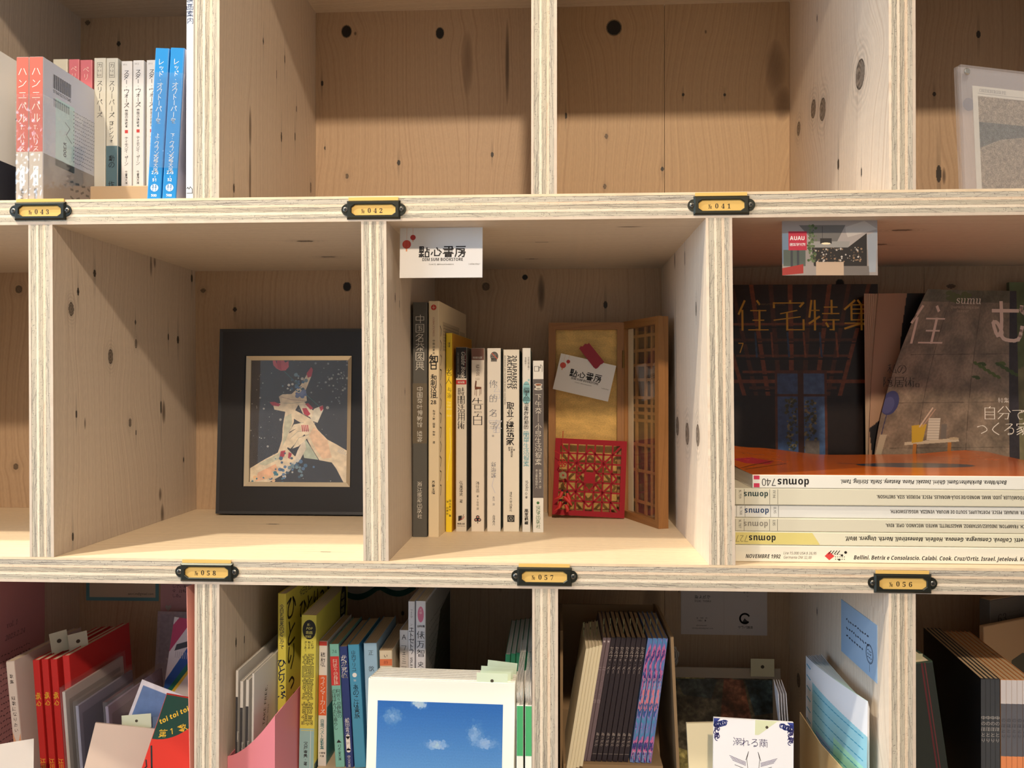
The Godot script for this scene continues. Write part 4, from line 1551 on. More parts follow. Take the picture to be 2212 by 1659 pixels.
	pic.stroke([386 - 262, 812 - 645, 440 - 262, 826 - 645, 508 - 262, 832 - 645], 2.0, pale(176, 150, 140))
	pic.stroke([404 - 262, 842 - 645, 450 - 262, 842 - 645, 500 - 262, 836 - 645], 1.6, pale(150, 158, 150))
	pic.stroke([405 - 262, 695 - 645, 450 - 262, 740 - 645, 500 - 262, 800 - 645, 565 - 262, 860 - 645], 3.0, pale(60, 106, 110))
	var red := pale(188, 44, 74)
	put.call([344, 838, 366, 836, 393, 848, 384, 857, 356, 853], red)
	put.call([504, 706, 524, 676, 532, 688, 526, 720, 510, 726], red)
	put.call([500, 846, 514, 842, 536, 866, 524, 872], red)
	put.call([488, 866, 506, 864, 524, 892, 512, 902, 496, 892], red)
	put.call([562, 860, 578, 852, 580, 868, 570, 880], red)
	put.call([398, 1062, 418, 1058, 414, 1082, 402, 1098, 392, 1092], red)
	put.call([432, 1066, 446, 1072, 440, 1098, 430, 1092], red)
	for k in 4:
		pic.stroke([488 - 262 + k * 8, 942 - 645, 492 - 262 + k * 8, 972 - 645], 4.0, red)
	put.call([354, 646, 366, 642, 372, 660, 384, 642, 400, 642, 410, 656, 424, 648, 426, 676, 412, 692, 392, 694, 372, 684, 358, 668], pale(206, 84, 104))
	put.call([372, 648, 390, 646, 394, 690, 378, 684], pale(186, 56, 84))
	var blues := [pale(70, 110, 150), pale(90, 128, 176), pale(60, 92, 120), pale(210, 208, 204), pale(116, 146, 168)]
	dots.call(26, 462, 756, 26, 22, 3.0, 9.0, blues)
	dots.call(12, 490, 800, 18, 12, 4.0, 10.0, [pale(98, 122, 180), pale(120, 140, 190)])
	dots.call(46, 440, 1130, 52, 26, 3.0, 9.0, blues)
	dots.call(14, 350, 1180, 34, 12, 3.0, 8.0, [pale(60, 130, 160), pale(236, 200, 160)])
	pic.mottle(0.10, 31, 0.02)
	var pg := Geo.new()
	var inx := rail + 5.0
	pg.ux = Vector3(1.0 / (w - 2 * inx), 0, 0)
	pg.uy = Vector3(0, -1.0 / (h - 2 * inx), 0)
	pg.uo = Vector2(-inx / (w - 2 * inx), 1.0 + inx / (h - 2 * inx))
	pg.box(Vector3(inx, inx, -9), Vector3(w - inx, h - inx, -7.4))
	part(o, "painting", pg, pic.material(0.7))
	var ink := Ink.new(self)
	ink.z = -7.2
	ink.latin("silai", w - inx - 14, inx + 40, 7.0, pale(206, 204, 200), "serif", -0.4, 1.0, 0.3)
	ink.lay(o, "signature")
	var gl := Geo.new()
	gl.box(Vector3(inx, inx, -6.2), Vector3(w - inx, h - inx, -4.4))
	part(o, "glass_pane", gl, M.glass)
	for x in [w * 0.12, w * 0.62]:
		var ft := Geo.new()
		ft.box(Vector3(x, -0.8, -17), Vector3(x + 40, 0.0, -2))
		part(o, "felt_foot", ft, flat(pale(20, 20, 22), 0.9))


# ---------------------------------------------------------------- pigeonhole 056: magazines
func lying_magazine(label: String, x0: float, y0: float, z: float, length: float, t: float, d: float, col: Color, over: Color) -> Node3D:
	var o := thing("lying_magazine", label, "magazine", Vector3(x0, y0, z), "architecture magazines stacked flat in pigeonhole 056")
	var r := 0.7
	var th := 0.5
	var prof := PackedVector2Array([Vector2(0, d), Vector2(0, r), Vector2(r, 0), Vector2(t - r, 0), Vector2(t, r), Vector2(t, d), Vector2(t - th, d), Vector2(t - th, th + 0.4), Vector2(th, th + 0.4), Vector2(th, d)])
	var g := Geo.new()
	var lie := Transform3D(Basis(Vector3(0, 1, 0), Vector3(0, 0, -1), Vector3(-1, 0, 0)), Vector3.ZERO)
	g.prism(prof, -length, 0, lie)
	part(o, "cover", g, flat(col, 0.5))
	var p := Geo.new()
	p.ux = Vector3(0, 1.0 / 14.0, 0)
	p.uy = Vector3(0.01, 0, 0.01)
	p.box(Vector3(0.5, th + 0.02, -d + 1), Vector3(length - 0.6, t - th - 0.02, -th - 0.6))
	part(o, "pages", p, M.pages_white)
	return o


func hole_056() -> void:
	var fl: float = B2[1]
	var ink: Ink
	var black := pale(30, 28, 28)
	var z := -15.0
	var rows := [
		["lowest magazine of the flat stack, dated NOVEMBRE 1992, white spine", -170.1, 15.6, pale(232, 228, 212), 178.0, 334.0],
		["cream magazine in the flat stack whose spine end is pale yellow, number 727", -154.2, 12.6, pale(226, 222, 198), 177.0, 330.0],
		["greyish cream magazine in the flat stack with grey domus lettering", -141.4, 12.4, pale(214, 209, 188), 176.0, 330.0],
		["white magazine in the flat stack with dark blue domus lettering", -128.8, 12.0, pale(226, 225, 218), 177.4, 330.0],
		["thick cream magazine in the flat stack with dark green domus lettering", -116.6, 15.6, pale(216, 211, 190), 176.2, 330.0],
		["topmost magazine of the flat stack with glossy orange cover, number 740", -100.8, 12.6, pale(232, 230, 220), 194.0, 330.0],
	]
	var mags := []
	for q in rows:
		mags.append(lying_magazine(q[0], q[4], q[1], z - (2.0 if mags.size() == 3 else 0.0), q[5], q[2], 218, q[3], q[3]))
	# spines; those printed upside down are turned round their own middle
	ink = Ink.new(self)
	ink.z = 0.1
	ink.latin("NOVEMBRE 1992", 9.4, 3.6, 5.0, black, "sans_bold", 0.0, 0.82, 0.2)
	ink.latin("Lire 15.000 USA $ 26,95", 44.4, 7.4, 3.4, pale(90, 88, 84), "sans", 0.0, 0.85, 0.2)
	ink.latin("Germania DM 32,00", 44.4, 3.4, 3.4, pale(90, 88, 84), "sans", 0.0, 0.85, 0.2)
	ink.poly([Vector2(82.4, 6.2), Vector2(86.6, 2.4), Vector2(91.4, 6.2), Vector2(86.6, 10.4)], pale(206, 66, 66))
	for k in 4:
		ink.line([Vector2(86.0 + k * 2.6, 8.2), Vector2(88.4 + k * 2.6, 11.2)], 0.7, black)
	for k in 14:
		ink.oval(92.4 + (k % 5) * 2.0, 3.4 + (k / 5) * 2.2, 0.45, 0.45, black, 8)
	ink.oval(101.6, 9.8, 1.3, 1.3, black, 12)
	ink.oval(98.2, 7.0, 1.2, 0.9, black, 12)
	ink.oval(95.8, 3.0, 1.2, 0.9, black, 12)
	ink.latin("Bellini. Betrix e Consolascio. Calabi. Cook. Cruz/Ortiz. Israel. Jetelová. Kollhoff. Salone II.", 109.0, 3.4, 5.2, black, "sans_bold", 0.0, 0.86, 0.2)
	ink.lay(mags[0], "spine_print")
	var inverted := func(m: Node3D, t: float, f: Callable) -> void:
		var k := Ink.new(self)
		k.z = 0.1
		k.xf = Transform2D(Vector2(-1, 0), Vector2(0, -1), Vector2(330, t))
		f.call(k)
		k.lay(m, "spine_print")
	inverted.call(mags[1], 12.6, func(k: Ink) -> void:
		k.poly([Vector2(329, 0.8), Vector2(329, 11.8), Vector2(251, 11.8), Vector2(258, 0.8)], pale(220, 206, 128))
		k.up()
		var e := k.latin("domus", 291.8, 3.6, 8.2, black, "sans_bold", 0.0, 0.95)
		k.latin("727", 292.6 + e, 3.6, 8.2, pale(150, 140, 90), "sans", 0.0, 0.9)
		k.latin("Brunetti. Collovà. Consuegra. Genova. Hollein. Monestiroli. North. Ungers. Wolf.", 56, 3.8, 5.2, black, "sans_bold", 0.0, 0.86, 0.2)
		k.latin("USA $ 17,95", 22, 6.8, 3.0, pale(110, 108, 100), "sans")
		k.latin("DM 29,50", 22, 2.8, 3.0, pale(110, 108, 100), "sans"))
	var label_block := func(k: Ink, t: float, word: Color, no: String, date: String) -> void:
		for x in [289.0, 296.4, 320.0, 328.0]:
			k.line([Vector2(x, 0.8), Vector2(x, t - 0.8)], 0.3, pale(70, 68, 64))
		k.latin("domus", 298.0, 3.4, 7.2, word, "sans_bold", 0.0, 0.98)
		k.latin(no, 325.0, 1.6, 3.0, pale(70, 68, 64), "serif", PI / 2)
		k.latin(date, 293.4, 1.8, 3.0, pale(70, 68, 64), "serif", PI / 2)
	inverted.call(mags[2], 12.4, func(k: Ink) -> void:
		label_block.call(k, 12.4, pale(140, 134, 122), "N.767", "I.95")
		k.latin("TIER/ROTA/BLOCH. FRAMPTON. INIGUEZ/USTARROZ. MAGISTRETTI. MATEO. MECANOO. OPIE. RIVA.", 40, 4.0, 4.4, pale(52, 50, 48), "sans_bold", 0.0, 0.72))
	inverted.call(mags[3], 12.0, func(k: Ink) -> void:
		label_block.call(k, 12.0, pale(40, 66, 104), "N.768", "II.95")
		k.latin("KI. JIRICNA. MEIER. MUNARI. PESCE. PORTALUPPI. SOUTO DE MOURA. VENEZIA. WIGGLESWORTH.", 40, 3.6, 4.4, pale(52, 50, 48), "sans_bold", 0.0, 0.72))
	inverted.call(mags[4], 15.6, func(k: Ink) -> void:
		label_block.call(k, 15.6, pale(40, 62, 60), "N.759", "IV.94")
		k.latin("HERZOG/SCHRADE/STÖGMÜLLER. JUDD. MARI. MONEO/DE SOLÀ-MORALES. PESCE. POIRIER. SIZA. SMITHSON.", 34, 5.4, 4.4, pale(52, 50, 48), "sans_bold", 0.0, 0.72))
	inverted.call(mags[5], 12.6, func(k: Ink) -> void:
		k.rect(323.6, 0.8, 329, 4.4, pale(206, 58, 88))
		k.rect(323.6, 8.0, 329, 11.8, pale(206, 58, 88))
		var e := k.latin("domus", 278.0, 3.6, 9.6, black, "sans_bold", 0.0, 0.95)
		k.latin("740", 279.6 + e, 3.6, 9.0, pale(60, 58, 56), "sans", 0.0, 0.9)
		k.latin("Bach/Mora. Burkhalter/Sumi. Ghirri. Isozaki. Piano. Restany. Stella. Stirling. Tami.", 98, 4.0, 5.2, black, "sans_bold", 0.0, 0.74, 0.2)
		k.oval(77, 6.2, 3.9, 3.9, pale(66, 142, 196)))
	# curled orange cover of the topmost one
	var cover := Pic.new(256, 128, 256, 128, pale(214, 104, 26))
	cover.dot(150, 70, 46, pale(38, 66, 92), 14)
	cover.stroke([92, 62, 130, 66], 2, pale(38, 66, 92))
	cover.poly([6, 60, 26, 48, 40, 62, 30, 78, 12, 76], pale(206, 58, 70))
	cover.stroke([2, 96, 40, 60], 1.4, pale(110, 60, 30))
	cover.stroke([2, 104, 46, 72], 1.4, pale(110, 60, 30))
	cover.mottle(0.05, 9, 0.05)
	var cm := cover.material(0.16)
	var hs := [[0.0, 17.0], [0.16, 10.0], [0.45, 1.6], [0.7, 2.6], [0.94, 8.0], [1.0, 6.0]]
	var lift := func(u: float) -> float:
		for i in hs.size() - 1:
			if u <= hs[i + 1][0]:
				return lerpf(hs[i][1], hs[i + 1][1], smoothstep(0, 1, (u - hs[i][0]) / (hs[i + 1][0] - hs[i][0])))
		return 6.0
	var og := Geo.new()
	og.sheet(func(u: float, v: float) -> Vector3: return Vector3(u * 330 - (4.0 * v), 12.75 + lift.call(u) * v * v + 0.15, -0.9 - 214.0 * v), 26, 10, 0.3)
	part(mags[5], "curled_cover", og, cm)
	# photo card hanging from the board above
	var ph := Pic.new(420, 256, 90, 55, pale(150, 140, 134))
	ph.poly([0, 0, 90, 0, 90, 30, 0, 30], pale(164, 154, 148))
	ph.poly([16, 6, 60, 6, 52, 22, 30, 22], pale(108, 104, 100))
	ph.poly([60, 8, 78, 2, 90, 10, 62, 18, 60, 12], pale(186, 178, 170))
	ph.poly([24, 22, 64, 22, 62, 30, 24, 30], pale(150, 146, 140))
	ph.rect(0, 14, 8, 44, pale(110, 130, 150))
	ph.rect(1, 30, 22, 46, pale(84, 92, 84))
	ph.rect(8, 12, 10, 48, pale(60, 62, 66))
	ph.rect(14, 30, 16, 48, pale(60, 62, 66))
	ph.poly([28, 28, 62, 28, 80, 14, 80, 50, 30, 46], pale(40, 36, 34))
	var pr := RandomNumberGenerator.new()
	pr.seed = 4
	for k in 90:
		ph.dot(pr.randf_range(30, 76), pr.randf_range(28, 42), pr.randf_range(0.3, 1.0), [pale(150, 120, 92), pale(100, 82, 64), pale(190, 180, 170)][k % 3])
	for k in 60:
		ph.dot(28 + pr.randfn() * 2.4, pr.randf_range(6, 42), pr.randf_range(0.6, 1.6), [pale(70, 88, 54), pale(98, 112, 76)][k % 2])
	ph.rect(38, 7, 38.4, 20, pale(60, 58, 56))
	ph.poly([36, 19, 47, 19, 47, 24, 36, 24], pale(44, 40, 38))
	ph.dot(41.5, 24, 4.4, pale(250, 230, 190), 1.0)
	ph.rect(32, 42, 58, 55, pale(186, 160, 136))
	ph.rect(58, 46, 82, 55, pale(112, 104, 98))
	ph.poly([0, 48, 20, 44, 20, 53, 0, 55], pale(156, 52, 46))
	ph.poly([80, 16, 90, 12, 88, 52, 82, 52], pale(150, 154, 160))
	ph.rect(6, 12, 23.4, 30.6, pale(186, 44, 66))
	var pc := card("photo_card", "interior photograph card with red AUAU square hanging from the board above", "card", "", 88.0, 53.4, 0.4, ph.material(0.4), facing(0, -2, -0.3, Vector3(222.0, 99.4, -16)))
	ink = Ink.new(self)
	ink.latin("AUAU", 7.2, 33.4, 5.2, pale(240, 236, 236), "sans_bold", 0.0, 0.98)
	ink.across("建築研究所", 7.0, 29.2, 2.75, 0.1, pale(240, 236, 236))
	ink.lay(pc)
	standing_magazines(fl)


func standing_magazines(fl: float) -> void:
	# house magazine against the back: timber roof seen from below and a blue window
	var w := 212.0
	var h := 294.0
	var x0 := 200.0
	var pic := Pic.new(420, 582, 212, 294, pale(34, 26, 24))
	var beam := pale(112, 62, 38)
	var dim := pale(72, 42, 30)
	for k in 9:
		var x := 4.0 + k * 25.0
		pic.stroke([x, -10, 106 + (x - 106) * 0.45, 190], 6.0 - absf(x - 106) * 0.01, dim if k % 2 else beam)
	for k in 7:
		var y := 50.0 + k * 20.0
		var in_x := 20.0 + k * 8
		pic.stroke([in_x, y, 212 - in_x, y], 3.2, [beam, dim, pale(90, 52, 34)][k % 3])
		pic.stroke([in_x, y + 4, 212 - in_x, y + 4], 2.0, pale(22, 17, 16))
	for k in 6:
		pic.stroke([60 + k * 20, 60, 62 + k * 20, 92], 2.4, [pale(46, 66, 96), pale(120, 66, 40)][k % 2])
	pic.rect(0, 140, 212, 294, pale(30, 22, 20))
	pic.stroke([20, 122, 196, 122], 5, beam)
	pic.rect(84, 108, 148, 220, pale(84, 46, 32))
	pic.rect(87, 112, 112, 214, pale(62, 86, 128))
	pic.rect(119, 112, 145, 214, pale(70, 98, 140))
	pic.rect(84, 138, 148, 141, pale(70, 40, 30))
	var r := RandomNumberGenerator.new()
	r.seed = 8
	for k in 190:
		var s := r.randf()
		pic.dot(lerpf(97, 111, r.randf()) if s < 0.5 else lerpf(120, 134, r.randf()), r.randf_range(144, 208), r.randf_range(0.6, 2.0), [pale(74, 76, 50), pale(52, 58, 44), pale(128, 120, 92)][k % 3])
	pic.rect(120, 196, 138, 214, pale(110, 104, 100))
	pic.rect(112, 108, 119, 218, pale(60, 34, 26))
	pic.mottle(0.16, 14, 0.05)
	var m1 := card("house_magazine", "dark house magazine with large yellow title and timber roof photograph, upright behind the stack", "magazine", "", w, h, 7.0, pic.material(0.3), facing(0, -2.0, 0, Vector3(x0, fl + 0.3, -268)))
	var ink := Ink.new(self)
	var gold := pale(206, 164, 62)
	ink.across("住宅特集", 36.3, 255.1, 40.5, 0.062, gold, 0.55, 1.08)
	ink.latin("7", 39.1, 207.8, 17, gold, "sans", 0.0, 0.8)
	ink.latin("JUTAKUTOKUSHU", 60, 268, 3.0, pale(120, 96, 70), "sans", 0.0, 1.6)
	ink.lay(m1)
	# living magazine in front, its cover bowed open on the left
	var sm := thing("living_magazine", "bent grey-brown living magazine with concrete wall, blue net and paint pots on cover", "magazine", Vector3(387.7, fl + 0.2, -250))
	sm.basis = Basis(Vector3.RIGHT, -0.03)
	var mw := 177.9
	var mh := 281.6
	var pages := Geo.new()
	pages.ux = Vector3(0.05, 0, 0.02)
	for k in 7:
		var lean := 1.0 - k / 7.0
		pages.sheet(func(u: float, v: float) -> Vector3: return Vector3(lerpf(2.0 + k * 2.4 * v * v, mw, u), v * (mh - 1.0 - k * 0.3), -7.0 + k * 1.1 + 10.0 * lean * 0.2 * (1.0 - u) * v), 8, 6, 0.3)
	part(sm, "pages", pages, flat(pale(196, 172, 146), 0.8))
	var inner := Pic.new(128, 200, 128, 200, pale(168, 134, 108))
	inner.poly([40, 0, 66, 0, 62, 22, 52, 34, 48, 60, 40, 74, 30, 90, 20, 112, 24, 84, 34, 60, 36, 30], pale(22, 20, 22))
	inner.poly([0, 118, 26, 104, 20, 132, 6, 150], pale(26, 24, 26))
	inner.poly([0, 150, 14, 140, 10, 190, 0, 196], pale(24, 22, 24))
	var pg := Geo.new()
	pg.sheet(func(u: float, v: float) -> Vector3: return Vector3(lerpf(20.0 * v * v * 0.8 + 1.0, mw * 0.7, u), v * (mh - 2.0), 1.6 + 5.0 * u * (1 - u)), 10, 8, 0.3)
	part(sm, "first_page", pg, inner.material(0.4))
	var con := Pic.new(400, 620, 200, 310, pale(128, 112, 96))
	con.rect(0, 0, 200, 16, pale(96, 90, 74))
	for x in [60.0, 128.0]:
		con.stroke([x, 0, x - 3, 260], 0.8, pale(88, 74, 62))
	for y in [86.0, 150.0, 210.0]:
		con.stroke([20, y, 200, y - 2], 0.7, pale(92, 78, 66))
	con.rect(186, 0, 200, 310, pale(46, 42, 48))
	con.mottle(0.22, 44, 0.012)
	con.mottle(0.10, 45, 0.09)
	for k in 26:
		con.dot(130 + (k * 37) % 70, 96 + (k * 23) % 22, 3.0 + k % 4, [pale(78, 94, 44), pale(60, 78, 40)][k % 2], 1.6)
	for k in 10:
		con.dot(52 + k * 5, 4 + (k * 7) % 12, 7.0, pale(82, 88, 50), 3.0)
	con.dot(9, 150, 13, pale(58, 60, 104), 16)
	con.dot(7, 153, 9, pale(76, 78, 122), 11)
	con.stroke([8, 166, 5, 206], 1.2, pale(52, 52, 84))
	con.poly([40, 202, 114, 196, 116, 201, 40, 206], pale(196, 180, 156))
	con.rect(52, 204, 57, 236, pale(176, 112, 52))
	con.rect(100, 202, 105, 236, pale(176, 112, 52))
	con.poly([47, 180, 68, 178, 65, 201, 50, 203], pale(196, 160, 50))
	con.rect(70, 170, 87, 199, pale(206, 196, 180))
	for k in 8:
		con.rect(70, 172 + k * 3.5, 87, 173 + k * 3.5, pale(176, 166, 150))
	con.rect(89, 178, 97, 197, pale(112, 104, 96))
	con.stroke([58, 182, 74, 156], 2.0, pale(206, 180, 160))
	con.stroke([62, 182, 78, 158], 1.4, pale(186, 150, 130))
	con.poly([4, 192, 14, 192, 8, 228, 0, 228], pale(176, 162, 140))
	con.poly([-14, 216, 0, 216, 0, 238, -14, 238], pale(204, 198, 186))
	con.dot(108, 197, 7, pale(180, 160, 130), 1.8)
	con.dot(126, 226, 6, pale(40, 38, 44), 6)
	var left := func(v: float) -> float: return 4.0 + 62.0 * pow(clampf((v - 0.22) / 0.78, 0, 1), 1.7)
	var bow := func(x: float, v: float) -> float:
		var l: float = left.call(v)
		var u := clampf((x - l) / (mw - l), 0, 1)
		return 3.4 + 15.0 * pow(1.0 - u, 2.2) * (0.3 + v) + 3.0 * sin(u * PI)
	var cg := Geo.new()
	cg.sheet(func(u: float, v: float) -> Vector3:
		var x: float = lerpf(left.call(v), mw + 2.0, u)
		return Vector3(x, v * mh, bow.call(x, v)), 22, 20, 0.4)
	part(sm, "bowed_cover", cg, con.material(0.35))
	var k := Ink.new(self)
	k.z = 0.25
	var rose := pale(226, 198, 182)
	var cx := func(px: float) -> float: return px
	k.xf = Transform2D(Vector2(1, 0), Vector2(0.22, 1), Vector2(-52, 0))
	k.across("住", 43.1, 239.5, 48, 0.066, rose, 0.6)
	k.xf = Transform2D.IDENTITY
	k.across("む", 141.6, 244.8, 50, 0.085, rose)
	k.latin("sumu", 103.8, 265.1, 12.0, pale(220, 206, 190), "serif", 0.0, 1.0, 0.15)
	k.latin("Quarterly Magazine", 97.2, 259.6, 4.2, pale(190, 170, 150), "serif", 0.0, 0.9)
	k.latin("Summer", 104.8, 255.1, 4.2, pale(190, 170, 150), "serif", 0.0, 0.9)
	k.across("私の", 19, 186.1, 11.5, 0.055, pale(40, 34, 32), 0.6)
	k.across("隠居術。", 14.1, 170.4, 12.5, 0.055, pale(40, 34, 32), 0.6)
	k.across("特集", 154.8, 148.9, 6.4, 0.07, pale(226, 216, 204), 0.7)
	k.across("自分で", 135.8, 133.8, 16.5, 0.06, pale(236, 228, 216), 0.6)
	k.across("つくる家", 126.6, 114.4, 15.5, 0.065, pale(236, 228, 216), 0.6)
	k.bend(func(p: Vector3) -> Vector3: return Vector3(p.x, p.y, p.z + bow.call(p.x, clampf(p.y / mh, 0, 1))))
	k.lay(sm)
	# a third magazine peeping out at the right
	var third := Pic.new(64, 128, 64, 128, pale(126, 122, 92))
	third.poly([0, 0, 30, 0, 20, 40, 0, 50], pale(92, 104, 70))
	third.mottle(0.2, 77, 0.06)
	card("olive_magazine", "olive green magazine mostly hidden behind the bent magazine at the right edge", "magazine", "", 110, 297, 6, third.material(0.4), facing(0, -2, 0, Vector3(578.3, fl + 0.3, -280)))



# ---------------------------------------------------------------- pigeonhole 043 (upper left) and the acrylic stand (upper right)
func wrap_film(label: String, at: Vector3, lo: Vector3, hi: Vector3, lean: float, seed_no: int) -> void:
	# crinkled shrink film round a pair of paperbacks
	var o := thing("plastic_wrap", label, "plastic wrap", at, "clear plastic wraps round paired paperbacks")
	o.basis = Basis(Vector3.BACK, -deg_to_rad(lean))
	var nz := FastNoiseLite.new()
	nz.seed = seed_no
	nz.frequency = 0.16
	var f := func(a: Vector3, b: Vector3, c: Vector3, nrm: Vector3) -> Geo:
		var g := Geo.new()
		g.sheet(func(u: float, v: float) -> Vector3:
			var p := a + (b - a) * u + (c - a) * v
			var k := nz.get_noise_3d(p.x * 0.8 + p.z * 0.8, p.y * 2.6, p.z) + absf(sin(p.y * 0.9 + p.x * 0.35 + p.z * 0.2)) * 0.25
			return p + nrm * (0.5 + 0.55 * k), 26, 40, 0.03)
		return g
	part(o, "front_film", f.call(Vector3(lo.x, lo.y, hi.z), Vector3(hi.x, lo.y, hi.z), Vector3(lo.x, hi.y, hi.z), Vector3.BACK), M.film)
	part(o, "side_film", f.call(Vector3(hi.x, lo.y, hi.z), Vector3(hi.x, lo.y, lo.z), Vector3(hi.x, hi.y, hi.z), Vector3.RIGHT), M.film)


func hole_043() -> void:
	var fl: float = B1[1]
	var ink: Ink
	var dark := pale(46, 44, 46)
	var white := pale(240, 238, 236)
	# book at the left edge with a painted wave on its cover
	var b := book("wave_cover_paperback", "paperback at the left edge showing a blue painted cover above a black band", "", -560, fl, -4, 22, 150, 106, pale(226, 222, 214), {})
	ink = Ink.new(self)
	ink.rect(1, 1, 105, 42, pale(40, 42, 52))
	ink.poly([Vector2(30, 90), Vector2(50, 118), Vector2(68, 122), Vector2(84, 108), Vector2(104, 96), Vector2(104, 72), Vector2(80, 84), Vector2(62, 96), Vector2(46, 80)], pale(64, 112, 142))
	ink.up()
	ink.copy(60, 34, 100, 4, 7, 4.0, pale(190, 160, 130), 4)
	ink.latin("ISBN4-57", 66, 46, 5, dark, "sans")
	on_right(b, 22, ink)
	# two wrapped paperbacks with brick-red spines
	var grp := "wrapped paperbacks with brick-red spines"
	for k in 2:
		var x := [-516.4, -503.4][k] as float
		b = book("brick_red_paperback", ["brick-red spined paperback in plastic wrap, left of the pair beside the wave cover", "brick-red spined paperback in plastic wrap showing its grey back cover with barcode"][k], grp, x, fl, -4, [12.4, 13.8][k], 140.6, 103, pale(206, 200, 200), {})
		var hw: float = [6.0, 6.7][k]
		ink = Ink.new(self)
		ink.rect(-hw, 48, hw, 140.4, pale(186, 92, 76))
		ink.rect(-hw, 0.4, hw, 48, pale(190, 178, 164))
		ink.up()
		ink.rect(-2.4, 15, 2.6, 34, white)
		ink.down("ハンニバル", 0, 132, 8.4, 0.075, pale(240, 226, 214), 0.8, 1.35)
		ink.latin("T.", -2.2, 70, 5, pale(240, 226, 214), "serif")
		ink.down("ハリス", 0, 66, 5.2, 0.08, pale(240, 226, 214), 0.8, 1.15)
		ink.up()
		ink.mark("ハ", 0.1, 31.4, 3.6, 0.1, dark)
		ink.latin("8", -1.1, 22.4, 4.0, dark, "sans")
		ink.latin(["3", "4"][k], -1.1, 16.6, 4.0, dark, "sans")
		ink.down("新潮文庫", 0, 12.6, 2.9, 0.09, dark)
		on_spine(b, ink)
		if k == 1:
			ink = Ink.new(self)
			ink.rect(1.0, 0.5, 102.4, 47, pale(142, 126, 112))
			ink.rect(20, 40, 52, 108, pale(196, 214, 200))
			ink.up()
			ink.copy(46, 30, 98, 3, 7.6, 5.0, pale(52, 46, 44), 7)
			for j in 26:
				ink.rect(16 + j * 1.15, 116, 16 + j * 1.15 + [0.35, 0.7, 0.5][j % 3], 130, dark)
			ink.latin("9784102167045", 16, 111.6, 4.2, dark, "sans")
			for j in 22:
				ink.rect(17 + j * 1.2, 98, 17 + j * 1.2 + [0.5, 0.3, 0.7][j % 3], 106, dark)
			ink.latin("¥300", 33, 68, 7.0, dark, "sans_bold", -PI / 2)
			ink.copy(50, 104, 98, 14, 4.0, 1.8, pale(96, 96, 100), 12)
			ink.line([Vector2(36, 88), Vector2(44, 84), Vector2(38, 76), Vector2(47, 70)], 0.7, dark)
			on_right(b, 13.8, ink)
	wrap_film("clear crinkled plastic wrap round the two brick-red paperbacks", Vector3(-503, fl, -4), Vector3(-13.4, 1, -104), Vector3(13.4, 104, 0.4), 0, 3)
	# riser and the back row on it
	var rise := thing("wooden_riser", "plain wooden step under the back row of paperbacks in pigeonhole 043", "riser", Vector3(-500, fl, -85))
	var rg := Geo.new()
	rg.soft_box(Vector3(-130, 0.05, -110), Vector3(142, 34.5, 0), 1.0)
	part(rise, "block", rg, flat(pale(196, 168, 134), 0.6))
	var ty := fl + 34.6
	var zb := -92.0
	var cols := pale(206, 202, 192)
	var rows := [
		[-586.0, 15.0, 139.0, cols, "pale grey paperback in the back row behind the wave cover", ""],
		[-536.0, 16.5, 140.0, pale(196, 190, 172), "khaki grey paperback in the back row above the barcode cover", ""],
		[-518.4, 12.0, 139.6, pale(196, 104, 112), "dusty pink paperback in the back row, left of two alike", "ベリ"],
		[-505.6, 13.6, 138.6, pale(196, 104, 112), "dusty pink paperback in the back row, right of two alike", "ベリ"],
		[-490.0, 13.0, 140.4, pale(204, 200, 186), "grey-beige paperback with boxed sign, left of the two beside the pink pair", "1"],
		[-476.4, 12.8, 140.0, pale(204, 200, 186), "grey-beige paperback with teal paper band, right of the boxed-sign pair", "2"],
		[-459.6, 11.8, 136.4, pale(222, 218, 214), "white paperback volume one with red square on its spine", "A"],
		[-446.8, 12.0, 137.0, pale(222, 218, 214), "white paperback volume two with red square on its spine", "B"],
		[-431.8, 12.0, 137.0, pale(222, 218, 214), "white paperback half hidden behind the wrapped blue paperbacks", "C"],
	]
	for q in rows:
		b = book("back_row_paperback", q[4], "paperbacks on the riser in pigeonhole 043", q[0], ty, zb, q[1], q[2], 104, q[3], {})
		var h: float = q[2]
		ink = Ink.new(self)
		if q[5] == "ベリ":
			ink.down("ベリ", 0, h - 6, 6.4, 0.08, pale(226, 190, 180), 0.8, 1.3)
		elif q[5] in ["1", "2"]:
			ink.box_line(-2.8, h - 21, 2.8, h - 5, 0.3, dark)
			ink.mark("カ", 0, h - 8.2, 4.2, 0.08, dark)
			ink.latin("1-" + q[5], -2.2, h - 15, 3.0, dark, "sans")
			ink.latin("620" if q[5] == "1" else "560", -2.4, h - 19.6, 2.6, dark, "sans")
			ink.down("スリーパーズ", 0, h - 24, 6.2, 0.075, dark, 0.8, 1.1)
			if q[5] == "2":
				ink.rect(-6.2, 0.4, 6.2, 45, pale(84, 110, 118))
				ink.up()
				ink.down("下", 0, h - 68, 5, 0.08, dark)
				ink.down("感動の話題作", 0, 42, 6.6, 0.09, pale(40, 46, 50))
				ink.down("ロレンツォ", -0.4, 72, 4.6, 0.08, dark)
		elif q[5] in ["A", "B", "C"]:
			ink.latin("SV-" + ["1", "2", "3"]["ABC".find(q[5])], -3.8, h - 4.6, 2.2, pale(110, 108, 110), "serif")
			ink.down("スター・ウォーズ", 0, h - 10, 5.6, 0.095, dark, 0.9, 0.9)
			ink.down("帝国の後継者", 0, h - 52, 3.0, 0.1, dark, 0.9, 1.12)
			ink.rect(-1.7, h - 78, 1.7, h - 74.6, pale(196, 62, 60))
			ink.down("ティモシイ・ザーン", 0, h - 82, 3.9, 0.09, dark, 0.9, 0.88)
